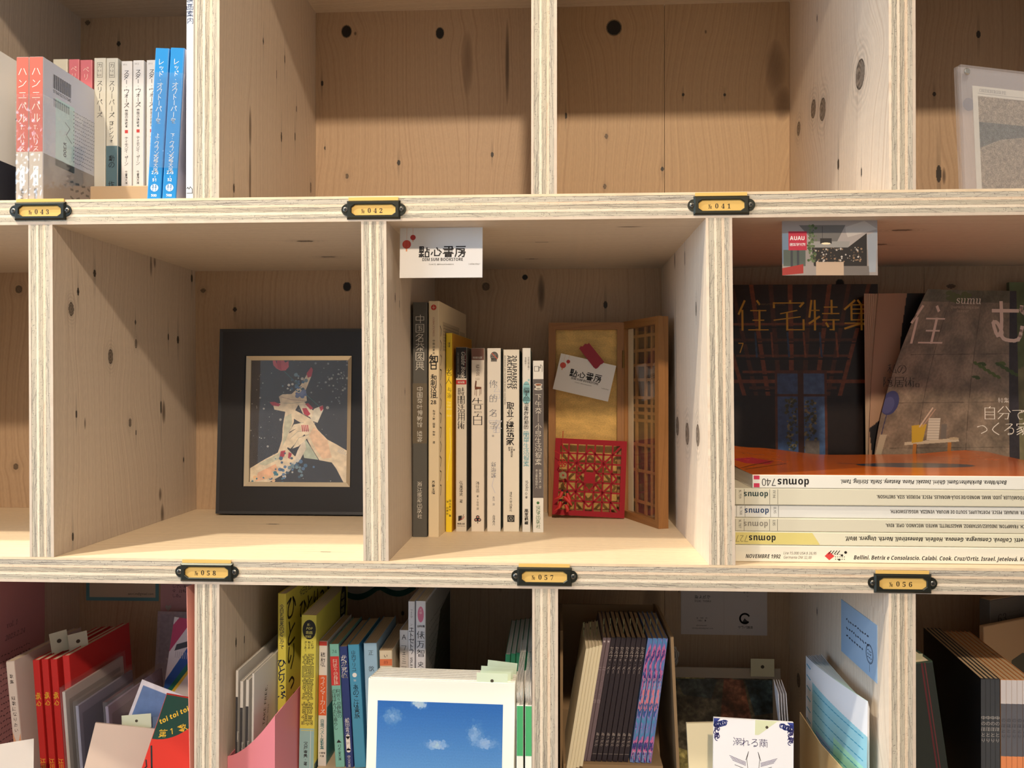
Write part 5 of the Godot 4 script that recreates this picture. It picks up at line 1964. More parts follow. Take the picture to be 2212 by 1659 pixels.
			ink.down("竹書房文庫", 0, 18, 2.7, 0.1, dark, 0.9, 1.1)
		on_spine(b, ink)
		if q[5] == "2":
			ink = Ink.new(self)
			ink.rect(1, 0.4, 103, 45, pale(74, 98, 106))
			on_right(b, q[1], ink)
	# two wrapped blue paperbacks leaning right
	var blue := pale(38, 136, 206)
	for k in 2:
		b = book("blue_paperback", ["wrapped bright blue paperback numbered 275-51, left of the leaning pair", "wrapped bright blue paperback numbered 275-52, right of the leaning pair"][k], "wrapped bright blue paperbacks", [-386.2, -371.2][k], fl, -5, 13.9, 146.6, 104, blue, {"lean": 3.2, "rough": 0.3})
		ink = Ink.new(self)
		ink.down("レッド・オクトーバーを", -0.2, 136, 5.8, 0.075, white, 0.9, 0.98)
		ink.mark(["上", "下"][k], 0, 62, 4.0, 0.09, white)
		ink.down("T・クランシ", 0, 66, 5.0, 0.08, white, 0.9, 0.95)
		ink.down("文春文庫", 0, 44, 4.4, 0.08, white, 0.9, 1.0)
		ink.latin("275", -3.6, 24.4, 4.2, white, "sans_bold")
		ink.line([Vector2(0, 22.6), Vector2(0, 21.0)], 0.4, white)
		ink.latin(["51", "52"][k], -2.4, 17.4, 4.0, white, "sans_bold")
		ink.oval(0, 11.2, 3.8, 3.6, white)
		ink.latin("500", -2.8, 2.6, 3.4, white, "sans_bold")
		ink.up()
		for m in [-1.5, 1.3]:
			ink.line([Vector2(m, 8.4), Vector2(m, 13.4)], 0.6, blue)
			ink.line([Vector2(m - 1.1, 11.6), Vector2(m + 1.1, 12)], 0.6, blue)
			ink.oval(m, 13.6, 0.7, 0.7, blue, 8)
		on_spine(b, ink)
		if k == 1:
			ink = Ink.new(self)
			ink.rect(0.6, 0.4, 103, 146, pale(176, 170, 184))
			on_right(b, 13.9, ink)
	wrap_film("clear crinkled plastic wrap round the two leaning blue paperbacks", Vector3(-371.6, fl + 0.6, -4.4), Vector3(-14.8, 30, -40), Vector3(14.8, 122, 0.5), 3.2, 8)
	# tall white guide against the upright
	b = book("tall_white_guide", "tall slim white film guide against the upright with blue-black lettering", "", -346.6, fl, -3, 7.0, 300, 200, pale(232, 236, 240), {"round": 0.6})
	ink = Ink.new(self)
	ink.down("これからの映画案内", 0.0, 196.6 + 33, 6.4, 0.1, pale(58, 78, 118), 1.0, 1.06)
	ink.line([Vector2(-2.6, 5.4), Vector2(2.8, 5.4), Vector2(2.8, 9.4), Vector2(0.9, 11.6), Vector2(-0.4, 9.4), Vector2(-1.6, 11.2), Vector2(-2.4, 9.8)], 0.6, pale(36, 40, 52))
	on_spine(b, ink)


func hole_040() -> void:
	var fl: float = B1[1]
	# clear acrylic picture stand holding a recipe card with a foil photograph
	var o := thing("acrylic_stand", "clear acrylic block stand with corner magnets holding a framed recipe card", "picture frame", Vector3(405.4, fl + 0.7, -46))
	o.basis = Basis(Vector3.UP, 0.30) * Basis(Vector3.RIGHT, -0.05)
	var w := 132.0
	var h := 130.1
	var ac := StandardMaterial3D.new()
	ac.transparency = BaseMaterial3D.TRANSPARENCY_ALPHA
	ac.albedo_color = Color(0.92, 0.92, 0.96, 0.16)
	ac.roughness = 0.05
	for k in 2:
		var g := Geo.new()
		g.soft_box(Vector3(0, 0, -9.0 + k * 5.0), Vector3(w, h + 4, -4.6 + k * 5.0), 0.5)
		part(o, "acrylic_plate", g, ac)
	for q in [[6.5, h - 3], [w - 6.5, h - 3]]:
		var g := Geo.new()
		g.lathe([Vector2(0.1, 1.2), Vector2(2.6, 1.2), Vector2(3.4, 0.4), Vector2(3.4, -0.4)], 16, Transform3D(Basis(Vector3.RIGHT, PI / 2), Vector3(q[0], q[1], 0.9)))
		part(o, "magnet", g, flat(pale(210, 206, 198), 0.2, 0.9))
	var cardg := Geo.new()
	cardg.box(Vector3(17, 3, -4.4), Vector3(w - 17, h - 14, -4.05))
	part(o, "recipe_card", cardg, flat(pale(226, 224, 214), 0.7))
	var foil := Pic.new(160, 160, 100, 100, pale(176, 166, 152))
	foil.poly([0, 0, 100, 0, 100, 14, 60, 20, 24, 34, 0, 46], pale(120, 126, 124))
	foil.mottle(0.25, 71, 0.3)
	foil.mottle(0.15, 72, 0.08)
	var fm := foil.material(0.3)
	fm.metallic = 0.55
	var bump := NoiseTexture2D.new()
	var bn := FastNoiseLite.new()
	bn.seed = 3
	bn.frequency = 0.14
	bump.noise = bn
	bump.as_normal_map = true
	bump.bump_strength = 6.0
	fm.normal_enabled = true
	fm.normal_texture = bump
	var pg := Geo.new()
	pg.ux = Vector3(0.0125, 0, 0)
	pg.uy = Vector3(0, -0.0125, 0)
	pg.box(Vector3(23, 5, -4.0), Vector3(w - 23, h - 24, -3.7))
	part(o, "foil_photograph", pg, fm)
	var ink := Ink.new(self)
	ink.z = -3.95
	ink.latin("CHEESEBURGER PIE", 25, h - 19.6, 4.2, pale(110, 112, 116), "serif", 0.0, 0.8)
	ink.line([Vector2(23, h - 21.2), Vector2(w - 23, h - 21.2)], 0.25, pale(120, 120, 120))
	ink.lay(o)
	var mg := Geo.new()
	mg.lathe([Vector2(0.1, 0.0), Vector2(6.4, 0.0), Vector2(6.4, -1.0)], 18, Transform3D(Basis(Vector3.RIGHT, PI / 2), Vector3(12.5, h - 33, -4.6)))
	part(o, "round_sticker", mg, flat(pale(110, 106, 120), 0.5))



# ---------------------------------------------------------------- lower row, left
func slip(called: String, label: String, group: String, at: Vector3, w: float, h: float, yaw: float, roll: float, col: Color) -> Node3D:
	var o := card(called, label, "paper slip", group, w, h, 0.2, flat(col, 0.7), facing(yaw, 0, roll, at))
	var g := Geo.new()
	g.lathe([Vector2(0.1, 0.12), Vector2(h * 0.1, 0.12)], 12, Transform3D(Basis(Vector3.RIGHT, PI / 2), Vector3(w * 0.5, h * 0.55, 0.0)))
	part(o, "punched_dot", g, flat(pale(70, 62, 48), 0.8))
	return o


func lower_left() -> void:
	var fl: float = B0[1]
	var ink: Ink
	var b: Node3D
	var o: Node3D
	var dark := pale(52, 42, 46)
	var yellow := pale(244, 208, 66)
	# pink poster on the left upright
	o = card("pink_poster", "large pink printed sheet stuck on the upright at the far left of the lower row", "poster", "", 214, 268, 0.3, flat(pale(200, 146, 152), 0.75), facing(90, 0, 0, Vector3(-635.6, -476, -22)))
	ink = Ink.new(self)
	ink.latin("vol. 1", 142, 186, 8, pale(110, 84, 92), "serif", 0, 1.0, 0.2)
	ink.latin("2023.2.24", 140, 172, 8, pale(110, 84, 92), "serif", 0, 1.0, 0.2)
	ink.copy(128, 156, 186, 22, 7.0, 2.6, pale(116, 88, 96), 21)
	ink.lay(o)
	# papers on the back board
	var z := -DEPTH + 0.5
	o = card("teal_bordered_note", "cream note with teal border pinned high on the back board", "note", "", 101, 62, 0.3, flat(pale(206, 190, 166), 0.75), facing(0, 0, 0.3, Vector3(-626.9, -295.3, z)))
	ink = Ink.new(self)
	for q in [[0, 0, 101, 4.6], [0, 57.4, 101, 62], [0, 4.6, 4.6, 57.4], [96.4, 4.6, 101, 57.4]]:
		ink.rect(q[0], q[1], q[2], q[3], pale(94, 146, 156))
	ink.latin("saori.m@gmail.com", 58, 8, 4.0, dark, "sans", 0, 1.0, 0.2)
	ink.lay(o)
	o = card("pink_note", "pale pink note with silver heart sticker on the back board", "note", "", 44, 84, 0.3, flat(pale(204, 160, 166), 0.75), facing(0, 0, 0, Vector3(-523.4, -311.9, z)))
	ink = Ink.new(self)
	ink.across("まひるの", 16, 44, 4.6, 0.08, dark)
	ink.across("していま", 16, 37.6, 4.6, 0.08, dark)
	ink.across("今回は私", 16, 31.2, 4.6, 0.08, dark)
	ink.across("した。", 16, 24.8, 4.6, 0.08, dark)
	ink.poly([Vector2(6, 9), Vector2(10.4, 3.6), Vector2(15, 9.4), Vector2(13.4, 12.2), Vector2(10.6, 10.6), Vector2(8, 12.2)], pale(190, 186, 180))
	ink.lay(o)
	# coral sheet hanging beside the right upright
	var coral := thing("coral_sheet", "curved coral red sheet hanging against the left side of the upright", "paper sheet", Vector3(-335.8, -480, 0))
	var cg := Geo.new()
	cg.sheet(func(u: float, v: float) -> Vector3: return Vector3(-0.6 - (2.0 + 6.0 * v) * (1.0 - u) * (1.0 - u), 282.0 * v, -3.0 - 150.0 * u), 10, 10, 0.5)
	part(coral, "sheet", cg, flat(pale(232, 160, 146), 0.6))
	# lilac photo and striped card
	var lil := Pic.new(96, 160, 60, 100, pale(176, 164, 176))
	lil.rect(4, 4, 60, 96, pale(164, 156, 172))
	lil.stroke([14, 62, 22, 66, 32, 60, 40, 66], 2.0, pale(200, 190, 196))
	lil.stroke([22, 80, 44, 78], 1.4, pale(200, 190, 196))
	lil.mottle(0.06, 5, 0.1)
	card("lilac_photo", "lilac photo card with a thin chain pattern leaning on the back board", "photo", "", 62, 98, 0.5, lil.material(0.4), facing(0, -6, 0, Vector3(-520, -402, -288)))
	var pat := Pic.new(128, 208, 64, 104, pale(214, 210, 214))
	pat.poly([0, 10, 20, -14, 40, -14, 0, 42], pale(176, 40, 92))
	pat.poly([-10, 92, 50, 0, 64, -4, 64, 8, 4, 100], pale(40, 84, 160))
	pat.poly([-4, 100, 64, 8, 64, 20, 2, 106], pale(34, 110, 96))
	pat.poly([0, 104, 64, 20, 64, 25, 4, 106], pale(222, 190, 70))
	pat.poly([10, 32, 46, 20, 46, 27, 8, 40], pale(56, 54, 62))
	for k in 12:
		pat.rect(10 + k * 3, 40, 11 + k * 3, 48, pale(176, 172, 180))
	card("striped_card", "white card with blue, green, yellow and magenta diagonal stripes", "card", "", 50, 104, 0.6, pat.material(0.35), facing(0, -3, -7, Vector3(-466, -388, -200)))
	# poetry book and the red books, leaning to the left
	b = book("poetry_book", "slim white poetry book with salmon foot leaning at the far left of the lower row", "", -579, -520 + 4.5, -112, 9.4, 206, 128, pale(214, 206, 204), {"lean": -5.8})
	ink = Ink.new(self)
	ink.rect(-4.5, 0.5, 4.5, 205, pale(226, 220, 216))
	ink.up()
	ink.poly([Vector2(-4.4, 128), Vector2(0, 112), Vector2(4.4, 126), Vector2(4.4, 80), Vector2(-4.4, 80)], pale(232, 178, 142))
	ink.down("歌集", 0, 192, 4.2, 0.09, dark, 0.9, 1.4)
	ink.down("短歌になりたい", 0, 168, 4.4, 0.09, dark, 0.9, 1.35)
	ink.up()
	ink.down("絹川集", 0, 106, 6.0, 0.09, dark, 0.9, 1.15)
	on_spine(b, ink)
	var redc := pale(198, 44, 44)
	var ys := [-311.0, -310.0, -309.8, -305.4]
	var xs := [-558.4, -548.2, -537.8, -523.6]
	var lb := ["red booklet with yellow title, leftmost of four leaning together", "red booklet with yellow title, second from the left of four", "red booklet with yellow title, third from the left of four", "red booklet with its plain red front cover in view, rightmost of four"]
	for k in 4:
		b = book("red_booklet", lb[k], "four leaning red booklets", xs[k] as float, fl + 0.2, -120, 7.6, ys[k] - fl, 128, redc, {"lean": -4.6, "rough": 0.4})
		ink = Ink.new(self)
		ink.down("救心", 0, ys[k] - fl - 36, 7.6, 0.075, yellow, 0.8, 1.08, 0.8)
		ink.latin("江", -2, 78, 4, yellow, "sans")
		ink.down("江川", 0, 96, 6.0, 0.08, yellow)
		on_spine(b, ink)
	slip("price_slip", "pale green slip sticking out above the second red booklet", "pale green price slips", Vector3(-566, -312, -142), 18, 24, 40, 8, pale(206, 212, 192))
	slip("price_slip", "pale green slip sticking out above the third red booklet", "pale green price slips", Vector3(-549, -313, -148), 20, 22, 40, 6, pale(206, 212, 192))
	# booklets in clear sleeves
	var sleeves := [[-508, -332, -94, 118, 168, pale(196, 190, 186), "whitish booklet in a clear sleeve beside the red booklets"], [-493, -346, -92, 112, 150, pale(140, 140, 160), "grey-blue booklet in a clear sleeve, middle of three"], [-460, -346, -92, 120, 150, pale(132, 122, 142), "mauve photo booklet in a clear sleeve, rightmost of three"]]
	for q in sleeves:
		o = thing("sleeved_booklet", q[6], "booklet", Vector3(q[0], fl + 0.6, q[2]), "booklets in clear sleeves")
		o.basis = Basis(Vector3.BACK, deg_to_rad(4.6))
		var hh: float = q[1] - fl
		var g := Geo.new()
		g.box(Vector3(-1.6, 0, -q[3]), Vector3(1.6, hh - 4, 0))
		part(o, "booklet", g, flat(q[5], 0.5))
		var s := Geo.new()
		s.box(Vector3(-2.4, 0, -q[3] - 4), Vector3(2.4, hh + 2, 3))
		part(o, "clear_sleeve", s, M.film)
		var k2 := Ink.new(self)
		k2.rect(6, 12, q[3] - 8, hh - 14, q[5].darkened(0.16))
		k2.up()
		k2.poly([Vector2(20, 20), Vector2(60, hh - 30), Vector2(90, hh - 40), Vector2(70, 20)], q[5].lightened(0.12))
		k2.lay(o, "cover_print", Transform3D(Basis(Vector3(0, 0, -1), Vector3(0, 1, 0), Vector3(1, 0, 0)), Vector3(1.6, 0, 0)))
	# postcard, beige booklet, red anthology, white card
	var bp := Pic.new(96, 128, 60, 80, pale(216, 210, 216))
	bp.rect(4, 5, 56, 75, pale(98, 122, 166))
	bp.poly([4, 40, 56, 20, 56, 75, 4, 75], pale(112, 136, 178))
	bp.mottle(0.05, 15, 0.05)
	card("blue_postcard", "tilted postcard with a blue picture and white border", "postcard", "", 56, 84, 0.5, bp.material(0.3), facing(0, -6, -19, Vector3(-466, -402, -92)))
	o = card("beige_booklet", "beige glossy booklet with a cold sheen beside the red anthology", "booklet", "", 84, 142, 3.0, flat(pale(222, 204, 190), 0.18), facing(18, -6, -12, Vector3(-496, -496, -46)))
	ink = Ink.new(self)
	ink.down("若く", 62, 70, 4.0, 0.08, pale(80, 76, 90))
	ink.lay(o)
	slip("price_slip", "pale green slip behind the beige booklet's upper edge", "pale green price slips", Vector3(-452, -371, -84), 30, 15, 10, 2, pale(214, 222, 196))
	o = card("red_anthology", "bright red anthology with dark green disc and yellow lettering, facing forward", "booklet", "", 50, 176, 5.0, flat(pale(216, 62, 52), 0.4), facing(24, -4, -18, Vector3(-438, -491, -30)))
	ink = Ink.new(self)
	var gre := pale(26, 74, 66)
	var disc := [Vector2(0.2, 175.8), Vector2(42, 175.8)]
	for k in 13:
		var a := -0.10 - k / 12.0 * 1.47
		disc.append(Vector2(0.2 + 42 * cos(a), 177 + 46 * sin(a)))
	ink.poly(disc, gre)
	ink.up()
	ink.latin("toi toi toi", 3.4, 146, 7.0, yellow, "sans_bold", 0.66, 0.95, 0.1)
	for q in [["第", 9, 138, 0.2], ["歌", 26, 146, 0.7], ["集", 35, 156, 1.0]]:
		var keep := ink.xf
		ink.xf = Transform2D(q[3], Vector2(q[1], q[2]))
		ink.mark(q[0], 0, 0, 8, 0.085, yellow)
		ink.xf = keep
	ink.latin("1", 16.4, 138, 8, yellow, "sans", 0.4)
	ink.xf = Transform2D(0.26, Vector2(31, 86))
	ink.mark("救", 0, 0, 36, 0.085, pale(246, 206, 80))
	ink.xf = Transform2D.IDENTITY
	ink.line([Vector2(2, 124), Vector2(9, 104), Vector2(12, 92)], 1.6, pale(40, 52, 56))
	ink.ring(10, 84, 7, 2.0, pale(40, 52, 56))
	ink.line([Vector2(1.4, 110), Vector2(4, 104), Vector2(1.6, 101), Vector2(5, 96)], 1.2, pale(40, 52, 56))
	ink.lay(o)
	card("white_card_corner", "blank white card standing in the lower left corner", "card", "", 72, 140, 0.6, M.white_paper, facing(30, -3, 0, Vector3(-596, -514.6, -24)))


# ---------------------------------------------------------------- lower row, middle
func lower_middle() -> void:
	var fl: float = B0[1]
	var ink: Ink
	var b: Node3D
	var o: Node3D
	var dark := pale(40, 38, 42)
	var white := pale(240, 238, 234)
	# leaflets in a pink file
	var lab := ["white leaflet in the pink file, nearest the upright", "white leaflet in the pink file, second from the upright", "white leaflet in the pink file, third from the upright", "white leaflet in the pink file with handwritten lettering, nearest the yellow guide"]
	for k in 4:
		var hl := [227.0, 217.0, 219.0, 226.0][k] as float
		b = book("white_leaflet", lab[k], "white leaflets in the pink file", [-309.4, -305.0, -299.4, -291.6][k], fl + 1.4, -32 + k * 1.5, [2.4, 3.0, 3.0, 2.0][k], hl, 148, pale(226, 224, 222), {"lean": [0.4, 0.6, 0.8, 0.5][k], "rough": 0.55, "board": 0.3, "pages": M.pages_white, "round": 0.3})
		ink = Ink.new(self)
		if k < 3:
			var hw: float = [1.1, 1.4, 1.4][k]
			ink.rect(-hw, 60, hw, hl - 26, pale(66, 66, 70))
			ink.up()
			ink.latin("Noctuary", 0.6, hl - 60, 2.4, white, "serif", -PI / 2)
			on_spine(b, ink)
		else:
			ink.latin("NO 2  TAKE FREE.", 26, hl - 84, 8, dark, "sans", PI / 2 - 0.2)
			ink.latin("Cover Book, 2024", 36, hl - 78, 4, dark, "serif", PI / 2 - 0.2)
			ink.line([Vector2(96, hl - 26), Vector2(104, hl - 14), Vector2(108, hl - 30)], 1.6, dark)
			ink.line([Vector2(100, hl - 40), Vector2(106, hl - 34)], 1.4, dark)
			ink.ring(84, hl - 80, 18, 0.5, pale(120, 116, 120), 1.2, 4.0)
			on_right(b, 2.0, ink)
	o = thing("pink_file", "pink card magazine file with slanting cut holding white leaflets", "magazine file", Vector3(-311.1, fl, -20))
	var pinkm := flat(pale(226, 136, 150), 0.55)
	var slope := PackedVector2Array([Vector2(0, 0), Vector2(47, 0), Vector2(47, 190)])
	for k in 11:
		var u := 1.0 - k / 10.0
		slope.append(Vector2(47.0 * u, 149.0 + 41.0 * pow(u, 1.6)))
	var front := Geo.new()
	front.prism(slope, -0.6, 0.0)
	part(o, "front_panel", front, pinkm)
	for x in [0.0, 46.2]:
		var sd := Geo.new()
		sd.box(Vector3(x, 0, -150), Vector3(x + 0.6, 148 if x == 0.0 else 189, -0.62))
		part(o, "side_panel", sd, pinkm)
	var nt := Ink.new(self)
	nt.poly([Vector2(34, 108), Vector2(46, 134), Vector2(46, 108)], pale(222, 220, 206))
	nt.lay(o, "white_sticker")
	# yellow travel guide
	var yel := pale(228, 216, 92)
	b = book("yellow_travel_guide", "tall thin yellow travel guide with dark blue title at the left of the row", "", -285.9, fl, -90, 9.0, 290.4, 150, yel, {"yaw": -3.0})
	ink = Ink.new(self)
	ink.down("今日も世界のどこかで", 0, 279, 4.8, 0.1, pale(40, 52, 86), 0.9, 0.98)
	ink.down("ひとりっぷ", 0.2, 221, 8.6, 0.12, pale(34, 54, 92), 1.0, 0.98)
	ink.oval(0, 142.6, 2.0, 2.0, pale(40, 50, 110))
	ink.ring(-0.2, 137.4, 2.6, 0.35, dark)
	ink.line([Vector2(-3, 132), Vector2(-1, 135), Vector2(2, 134), Vector2(4, 131), Vector2(-3, 131)], 0.4, dark)
	on_spine(b, ink)
	ink = Ink.new(self)
	ink.xf = Transform2D(Vector2(1, 0), Vector2(0, 1), Vector2.ZERO)
	ink.down("ひとりっぷ", 16, 286, 26, 0.1, dark, 1.0, 1.04)
	ink.across("今日も世界", 40, 281, 8, 0.1, dark)
	ink.across("ひとりっぷ", 40, 262, 20, 0.12, dark)
	ink.copy(10, 150, 120, 14, 9, 5, pale(120, 132, 70), 6)
	on_right(b, 9.0, ink)
	# Korean word book
	var kh := 268.0
	b = book("korean_wordbook", "thick yellow Korean wordbook with black disc and pale blue foot", "", -264.4, fl, -90, 16.2, kh, 140, pale(222, 214, 92), {"yaw": 1.0, "lean": 0.9})
	ink = Ink.new(self)
	ink.rect(-7.8, 0.5, 7.8, 148, pale(150, 192, 196))
	ink.oval(0.6, kh - 15.4, 7.2, 10.4, pale(30, 30, 32))
	ink.up()
	ink.latin("K-", -1.6, kh - 11.4, 3.6, pale(214, 208, 120), "sans_bold", 0, 1.0, 0.15)
	ink.latin("POP", -2.6, kh - 15.4, 3.6, pale(214, 208, 120), "sans_bold", 0, 1.0, 0.15)
	ink.across("動画", -3.0, kh - 18.4, 3.4, 0.12, pale(214, 208, 120))
	ink.latin("SNS", -3.6, kh - 24, 3.6, pale(214, 208, 120), "sans_bold", 0, 1.0, 0.15)
	ink.down("これが", 4.2, kh - 27.4, 2.7, 0.11, dark)
	ink.down("知りた", 0.8, kh - 27.4, 2.7, 0.11, dark)
	ink.down("かった！", -3.0, kh - 27.4, 2.7, 0.11, dark)
	ink.down("韓国語単語集", 0.0, kh - 41, 11.6, 0.15, dark, 1.0, 1.09)
	ink.up()
	ink.down("韓国語単語集", 0.0, kh - 41, 11.6, 0.06, pale(228, 220, 100), 1.0, 1.09)
	ink.down("宍戸奈美・著", -1.0, 134, 4.0, 0.11, dark, 0.9, 1.05)
	ink.line([Vector2(-6, 146), Vector2(7, 146)], 0.6, pale(226, 216, 90))
	ink.line([Vector2(4, 146), Vector2(4, 90)], 0.5, pale(214, 230, 226))
	on_spine(b, ink)
	ink = Ink.new(self)
	ink.oval(118, kh - 18, 16, 22, pale(30, 30, 32))
	ink.rect(1, 1, 139, 110, pale(70, 96, 96))
	ink.copy(20, 200, 110, 12, 7, 4, pale(110, 122, 60), 9)
	ink.up()
	for k in 3:
		ink.across("動画", 108, kh - 8 - k * 9, 7, 0.1, pale(206, 200, 120))
	on_right(b, 16.2, ink)
	# pocket books
	var step := thing("hidden_step", "plain wooden step under the row of pocket books", "riser", Vector3(-245.6, fl, -92))
	var sg := Geo.new()
	sg.soft_box(Vector3(0, 0.05, -120), Vector3(79, 104, 0), 1.0)
	part(step, "block", sg, flat(pale(206, 184, 156), 0.6))
	var by := fl + 104.2
	# x, lean, thickness, height, z, colour, label
	var q := [
		[-245.4, 0.5, 9.1, 133.6, -100, pale(228, 222, 218), "white pocket book with orange middle band"],
		[-225.6, -3.0, 10.0, 131.0, -98, pale(128, 194, 184), "turquoise pocket book with red author band"],
		[-214.6, -3.2, 8.5, 128.6, -98, pale(44, 62, 126), "navy pocket book with white title"],
		[-205.0, -3.3, 12.2, 130.8, -98, pale(76, 156, 196), "bright blue pocket book beside the navy one"],
		[-190.4, -2.2, 14.2, 132.6, -98, pale(156, 190, 214), "light blue pocket book with two-sign black title"],
		[-174.6, -1.8, 13.8, 125.0, -98, pale(222, 206, 176), "cream pocket book with orange band numbered 89"],
	]
	for k in q.size():
		b = book("pocket_book", q[k][6], "pocket books in the lower middle pigeonhole", q[k][0], by, q[k][4], q[k][2], q[k][3], 104, q[k][5], {"lean": q[k][1], "yaw": 0.0, "pages": M.pages_tan})
		var h: float = q[k][3]
		var hw: float = q[k][2] / 2 - 0.3
		ink = Ink.new(self)
		if k == 0:
			ink.rect(-hw, 54, hw, 97, pale(222, 100, 58))
			ink.rect(-hw, h - 5, hw, h - 0.4, pale(206, 70, 62))
			ink.up()
			ink.down("穂村弘", 0, h - 12, 5.0, 0.085, dark, 0.8)
			ink.down("ラインマーカーズ", 0.2, 95, 5.0, 0.085, white, 0.9, 0.98)
			ink.down("自選ベスト版歌集", 0, 50, 4.2, 0.1, pale(64, 130, 140), 0.9, 0.96)
			ink.across("小学館", -3.4, 14, 2.2, 0.11, dark)
			ink.across("文庫", -2.4, 10.6, 2.2, 0.11, dark)
		elif k == 1:
			ink.rect(-hw, h - 44, hw, h - 13, pale(206, 62, 62))
			ink.up()
			ink.latin("74", -2.4, h - 9.6, 4.6, pale(46, 96, 92), "sans")
			ink.down("阿佐ヶ谷姉妹", 0.4, h - 16, 4.8, 0.085, pale(240, 216, 200), 0.8, 0.94)
			ink.down("阿佐ヶ谷姉妹の", 2.4, h - 48, 4.4, 0.08, dark, 0.8, 1.0)
			ink.down("のほほんふたり暮らし", -2.2, h - 48, 4.4, 0.08, dark, 0.8, 0.98)
			ink.poly([Vector2(-2.4, 26), Vector2(0, 29.4), Vector2(3, 26)], dark)
			ink.down("幻冬舎文庫", 0.4, 24, 3.2, 0.09, dark)
		elif k == 2:
			ink.down("女が死ぬ", 0, h - 9, 6.4, 0.085, white, 0.8, 0.98)
			ink.down("松田青子", 0, h - 76, 4.8, 0.08, white, 0.8, 1.0)
			ink.rect(-2.2, 18, 2.2, 33, white)
			ink.oval(0, 33, 2.2, 2.2, white)
			ink.oval(0, 18, 2.2, 2.2, white)
			ink.up()
			ink.mark("ま", 0, 31, 3, 0.1, dark)
			ink.latin("51", -1.5, 24.6, 2.8, dark, "sans")
			ink.latin("2", -0.7, 19, 2.8, dark, "sans")
			ink.down("中公文庫", 0, 13, 3.0, 0.08, white)
		elif k == 3:
			ink.down("山内マリコ", -0.6, h - 6, 4.6, 0.09, dark, 0.9, 0.98)
			ink.oval(-0.4, h - 32.4, 2.4, 2.4, white)
			ink.latin("52", -1.6, h - 39, 2.6, white, "sans")
			ink.down("あのこは貴族", 0, h - 42, 6.0, 0.085, dark, 0.8, 1.02)
			ink.up()
			ink.mark("や", -0.4, h - 32.4, 3, 0.1, dark)
		elif k == 4:
			ink.down("正", 0.4, h - 7, 5.6, 0.075, dark, 0.7)
			ink.down("欲", 0.4, h - 24, 5.8, 0.075, dark, 0.7)
		else:
			ink.rect(-hw, h - 16, hw, h - 9, pale(222, 120, 76))
			ink.up()
			ink.mark("い", 0, h - 5.6, 4.0, 0.09, dark)
			ink.latin("89", -2.2, h - 14, 4.2, pale(150, 60, 40), "sans")
			ink.down("釜", 0.4, h - 23, 7.2, 0.08, dark, 0.8)
		on_spine(b, ink)
		if k == 0:
			ink = Ink.new(self)
			ink.rect(1, 1, 103, 62, pale(86, 148, 150))
			on_right(b, q[k][2], ink)
	# taller ones to the right
	b = book("feminism_book", "white-grey book with long kana title between the cream pocket book and the magazine", "", -160.2, fl, -116, 9.8, 246.0, 128, pale(220, 214, 212), {"yaw": -2.0, "pages": M.pages_tan})
	ink = Ink.new(self)
	ink.line([Vector2(-2, 236), Vector2(0, 241), Vector2(2, 236)], 0.6, dark)
	ink.line([Vector2(-1.6, 238), Vector2(1.6, 238)], 0.5, dark)
	ink.down("フェミニズムってな", 0, 230, 6.2, 0.075, dark, 0.8, 0.98)
	on_spine(b, ink)
	b = book("etcetera_magazine", "thin white magazine with bold kana title and volume line on spine", "", -150.0, fl, -112, 7.2, 278.4, 160, pale(226, 222, 224), {"yaw": -2.0})
	ink = Ink.new(self)
	ink.down("フェミマガジン", 0, 270, 2.4, 0.09, dark)
	ink.down("エトセトラ", 0, 251, 5.6, 0.11, dark, 1.0, 1.06)
	ink.latin("VOL.8 FALL/WINTER 2022", -1.2, 218, 3.4, dark, "sans_bold", -PI / 2)
	on_spine(b, ink)
	b = book("poet_special_magazine", "white magazine with pink oval on its spine and grey lettered cover", "", -141.4, fl, -110, 10.8, 279.4, 164, pale(226, 222, 224), {"yaw": -2.0})
	ink = Ink.new(self)
	ink.oval(0, 265, 3.4, 8.6, pale(214, 118, 146))
	ink.up()
	ink.down("文学別冊", 0, 271.6, 3.0, 0.09, pale(236, 200, 206))
	ink.across("総特集", -3.8, 252.4, 2.6, 0.1, dark)
	ink.down("俵万智", 0, 248, 8.2, 0.08, dark, 0.7, 1.2)
	ink.down("史上最", 0, 215, 6.4, 0.08, dark, 0.7, 1.1)
	on_spine(b, ink)
	ink = Ink.new(self)
	ink.rect(1, 1, 162, 277, pale(168, 162, 156))
	ink.up()
	ink.copy(20, 250, 120, 10, 8, 3, pale(110, 104, 100), 17)
	ink.poly([Vector2(40, 180), Vector2(90, 246), Vector2(160, 252), Vector2(160, 100), Vector2(40, 100)], pale(62, 62, 52))
	on_right(b, 11.0, ink)
	# poster with green wave on the back board
	var wave := thing("green_wave_poster", "pale poster with a dark green scalloped edge high on the back board", "poster", Vector3(-280, -292, -DEPTH + 0.5))
	var outl := PackedVector2Array([Vector2(0, 96), Vector2(104, 96)])
	var edge := PackedVector2Array()
	for k in 25:
		var u := 1.0 - k / 24.0
		var y := 12.0 - 12.0 * absf(sin(u * PI * 1.9)) + 10.0 * u
		edge.append(Vector2(104.0 * u, y))
	outl.append_array(edge)
	var wg := Geo.new()
	wg.prism(outl, 0, 0.3)
	part(wave, "sheet", wg, flat(pale(30, 84, 70), 0.7))
	var wi := Ink.new(self)
	wi.z = 0.4
	var inl := [Vector2(0, 96), Vector2(104, 96)]
	for p in edge:
		inl.append(p + Vector2(0, 8.0))
	wi.poly(inl, pale(196, 188, 174))
	wi.lay(wave, "pale_field")
	# sky photo books, seven one behind the other
	var skyp := Pic.new(300, 340, 122, 138, pale(74, 130, 196))
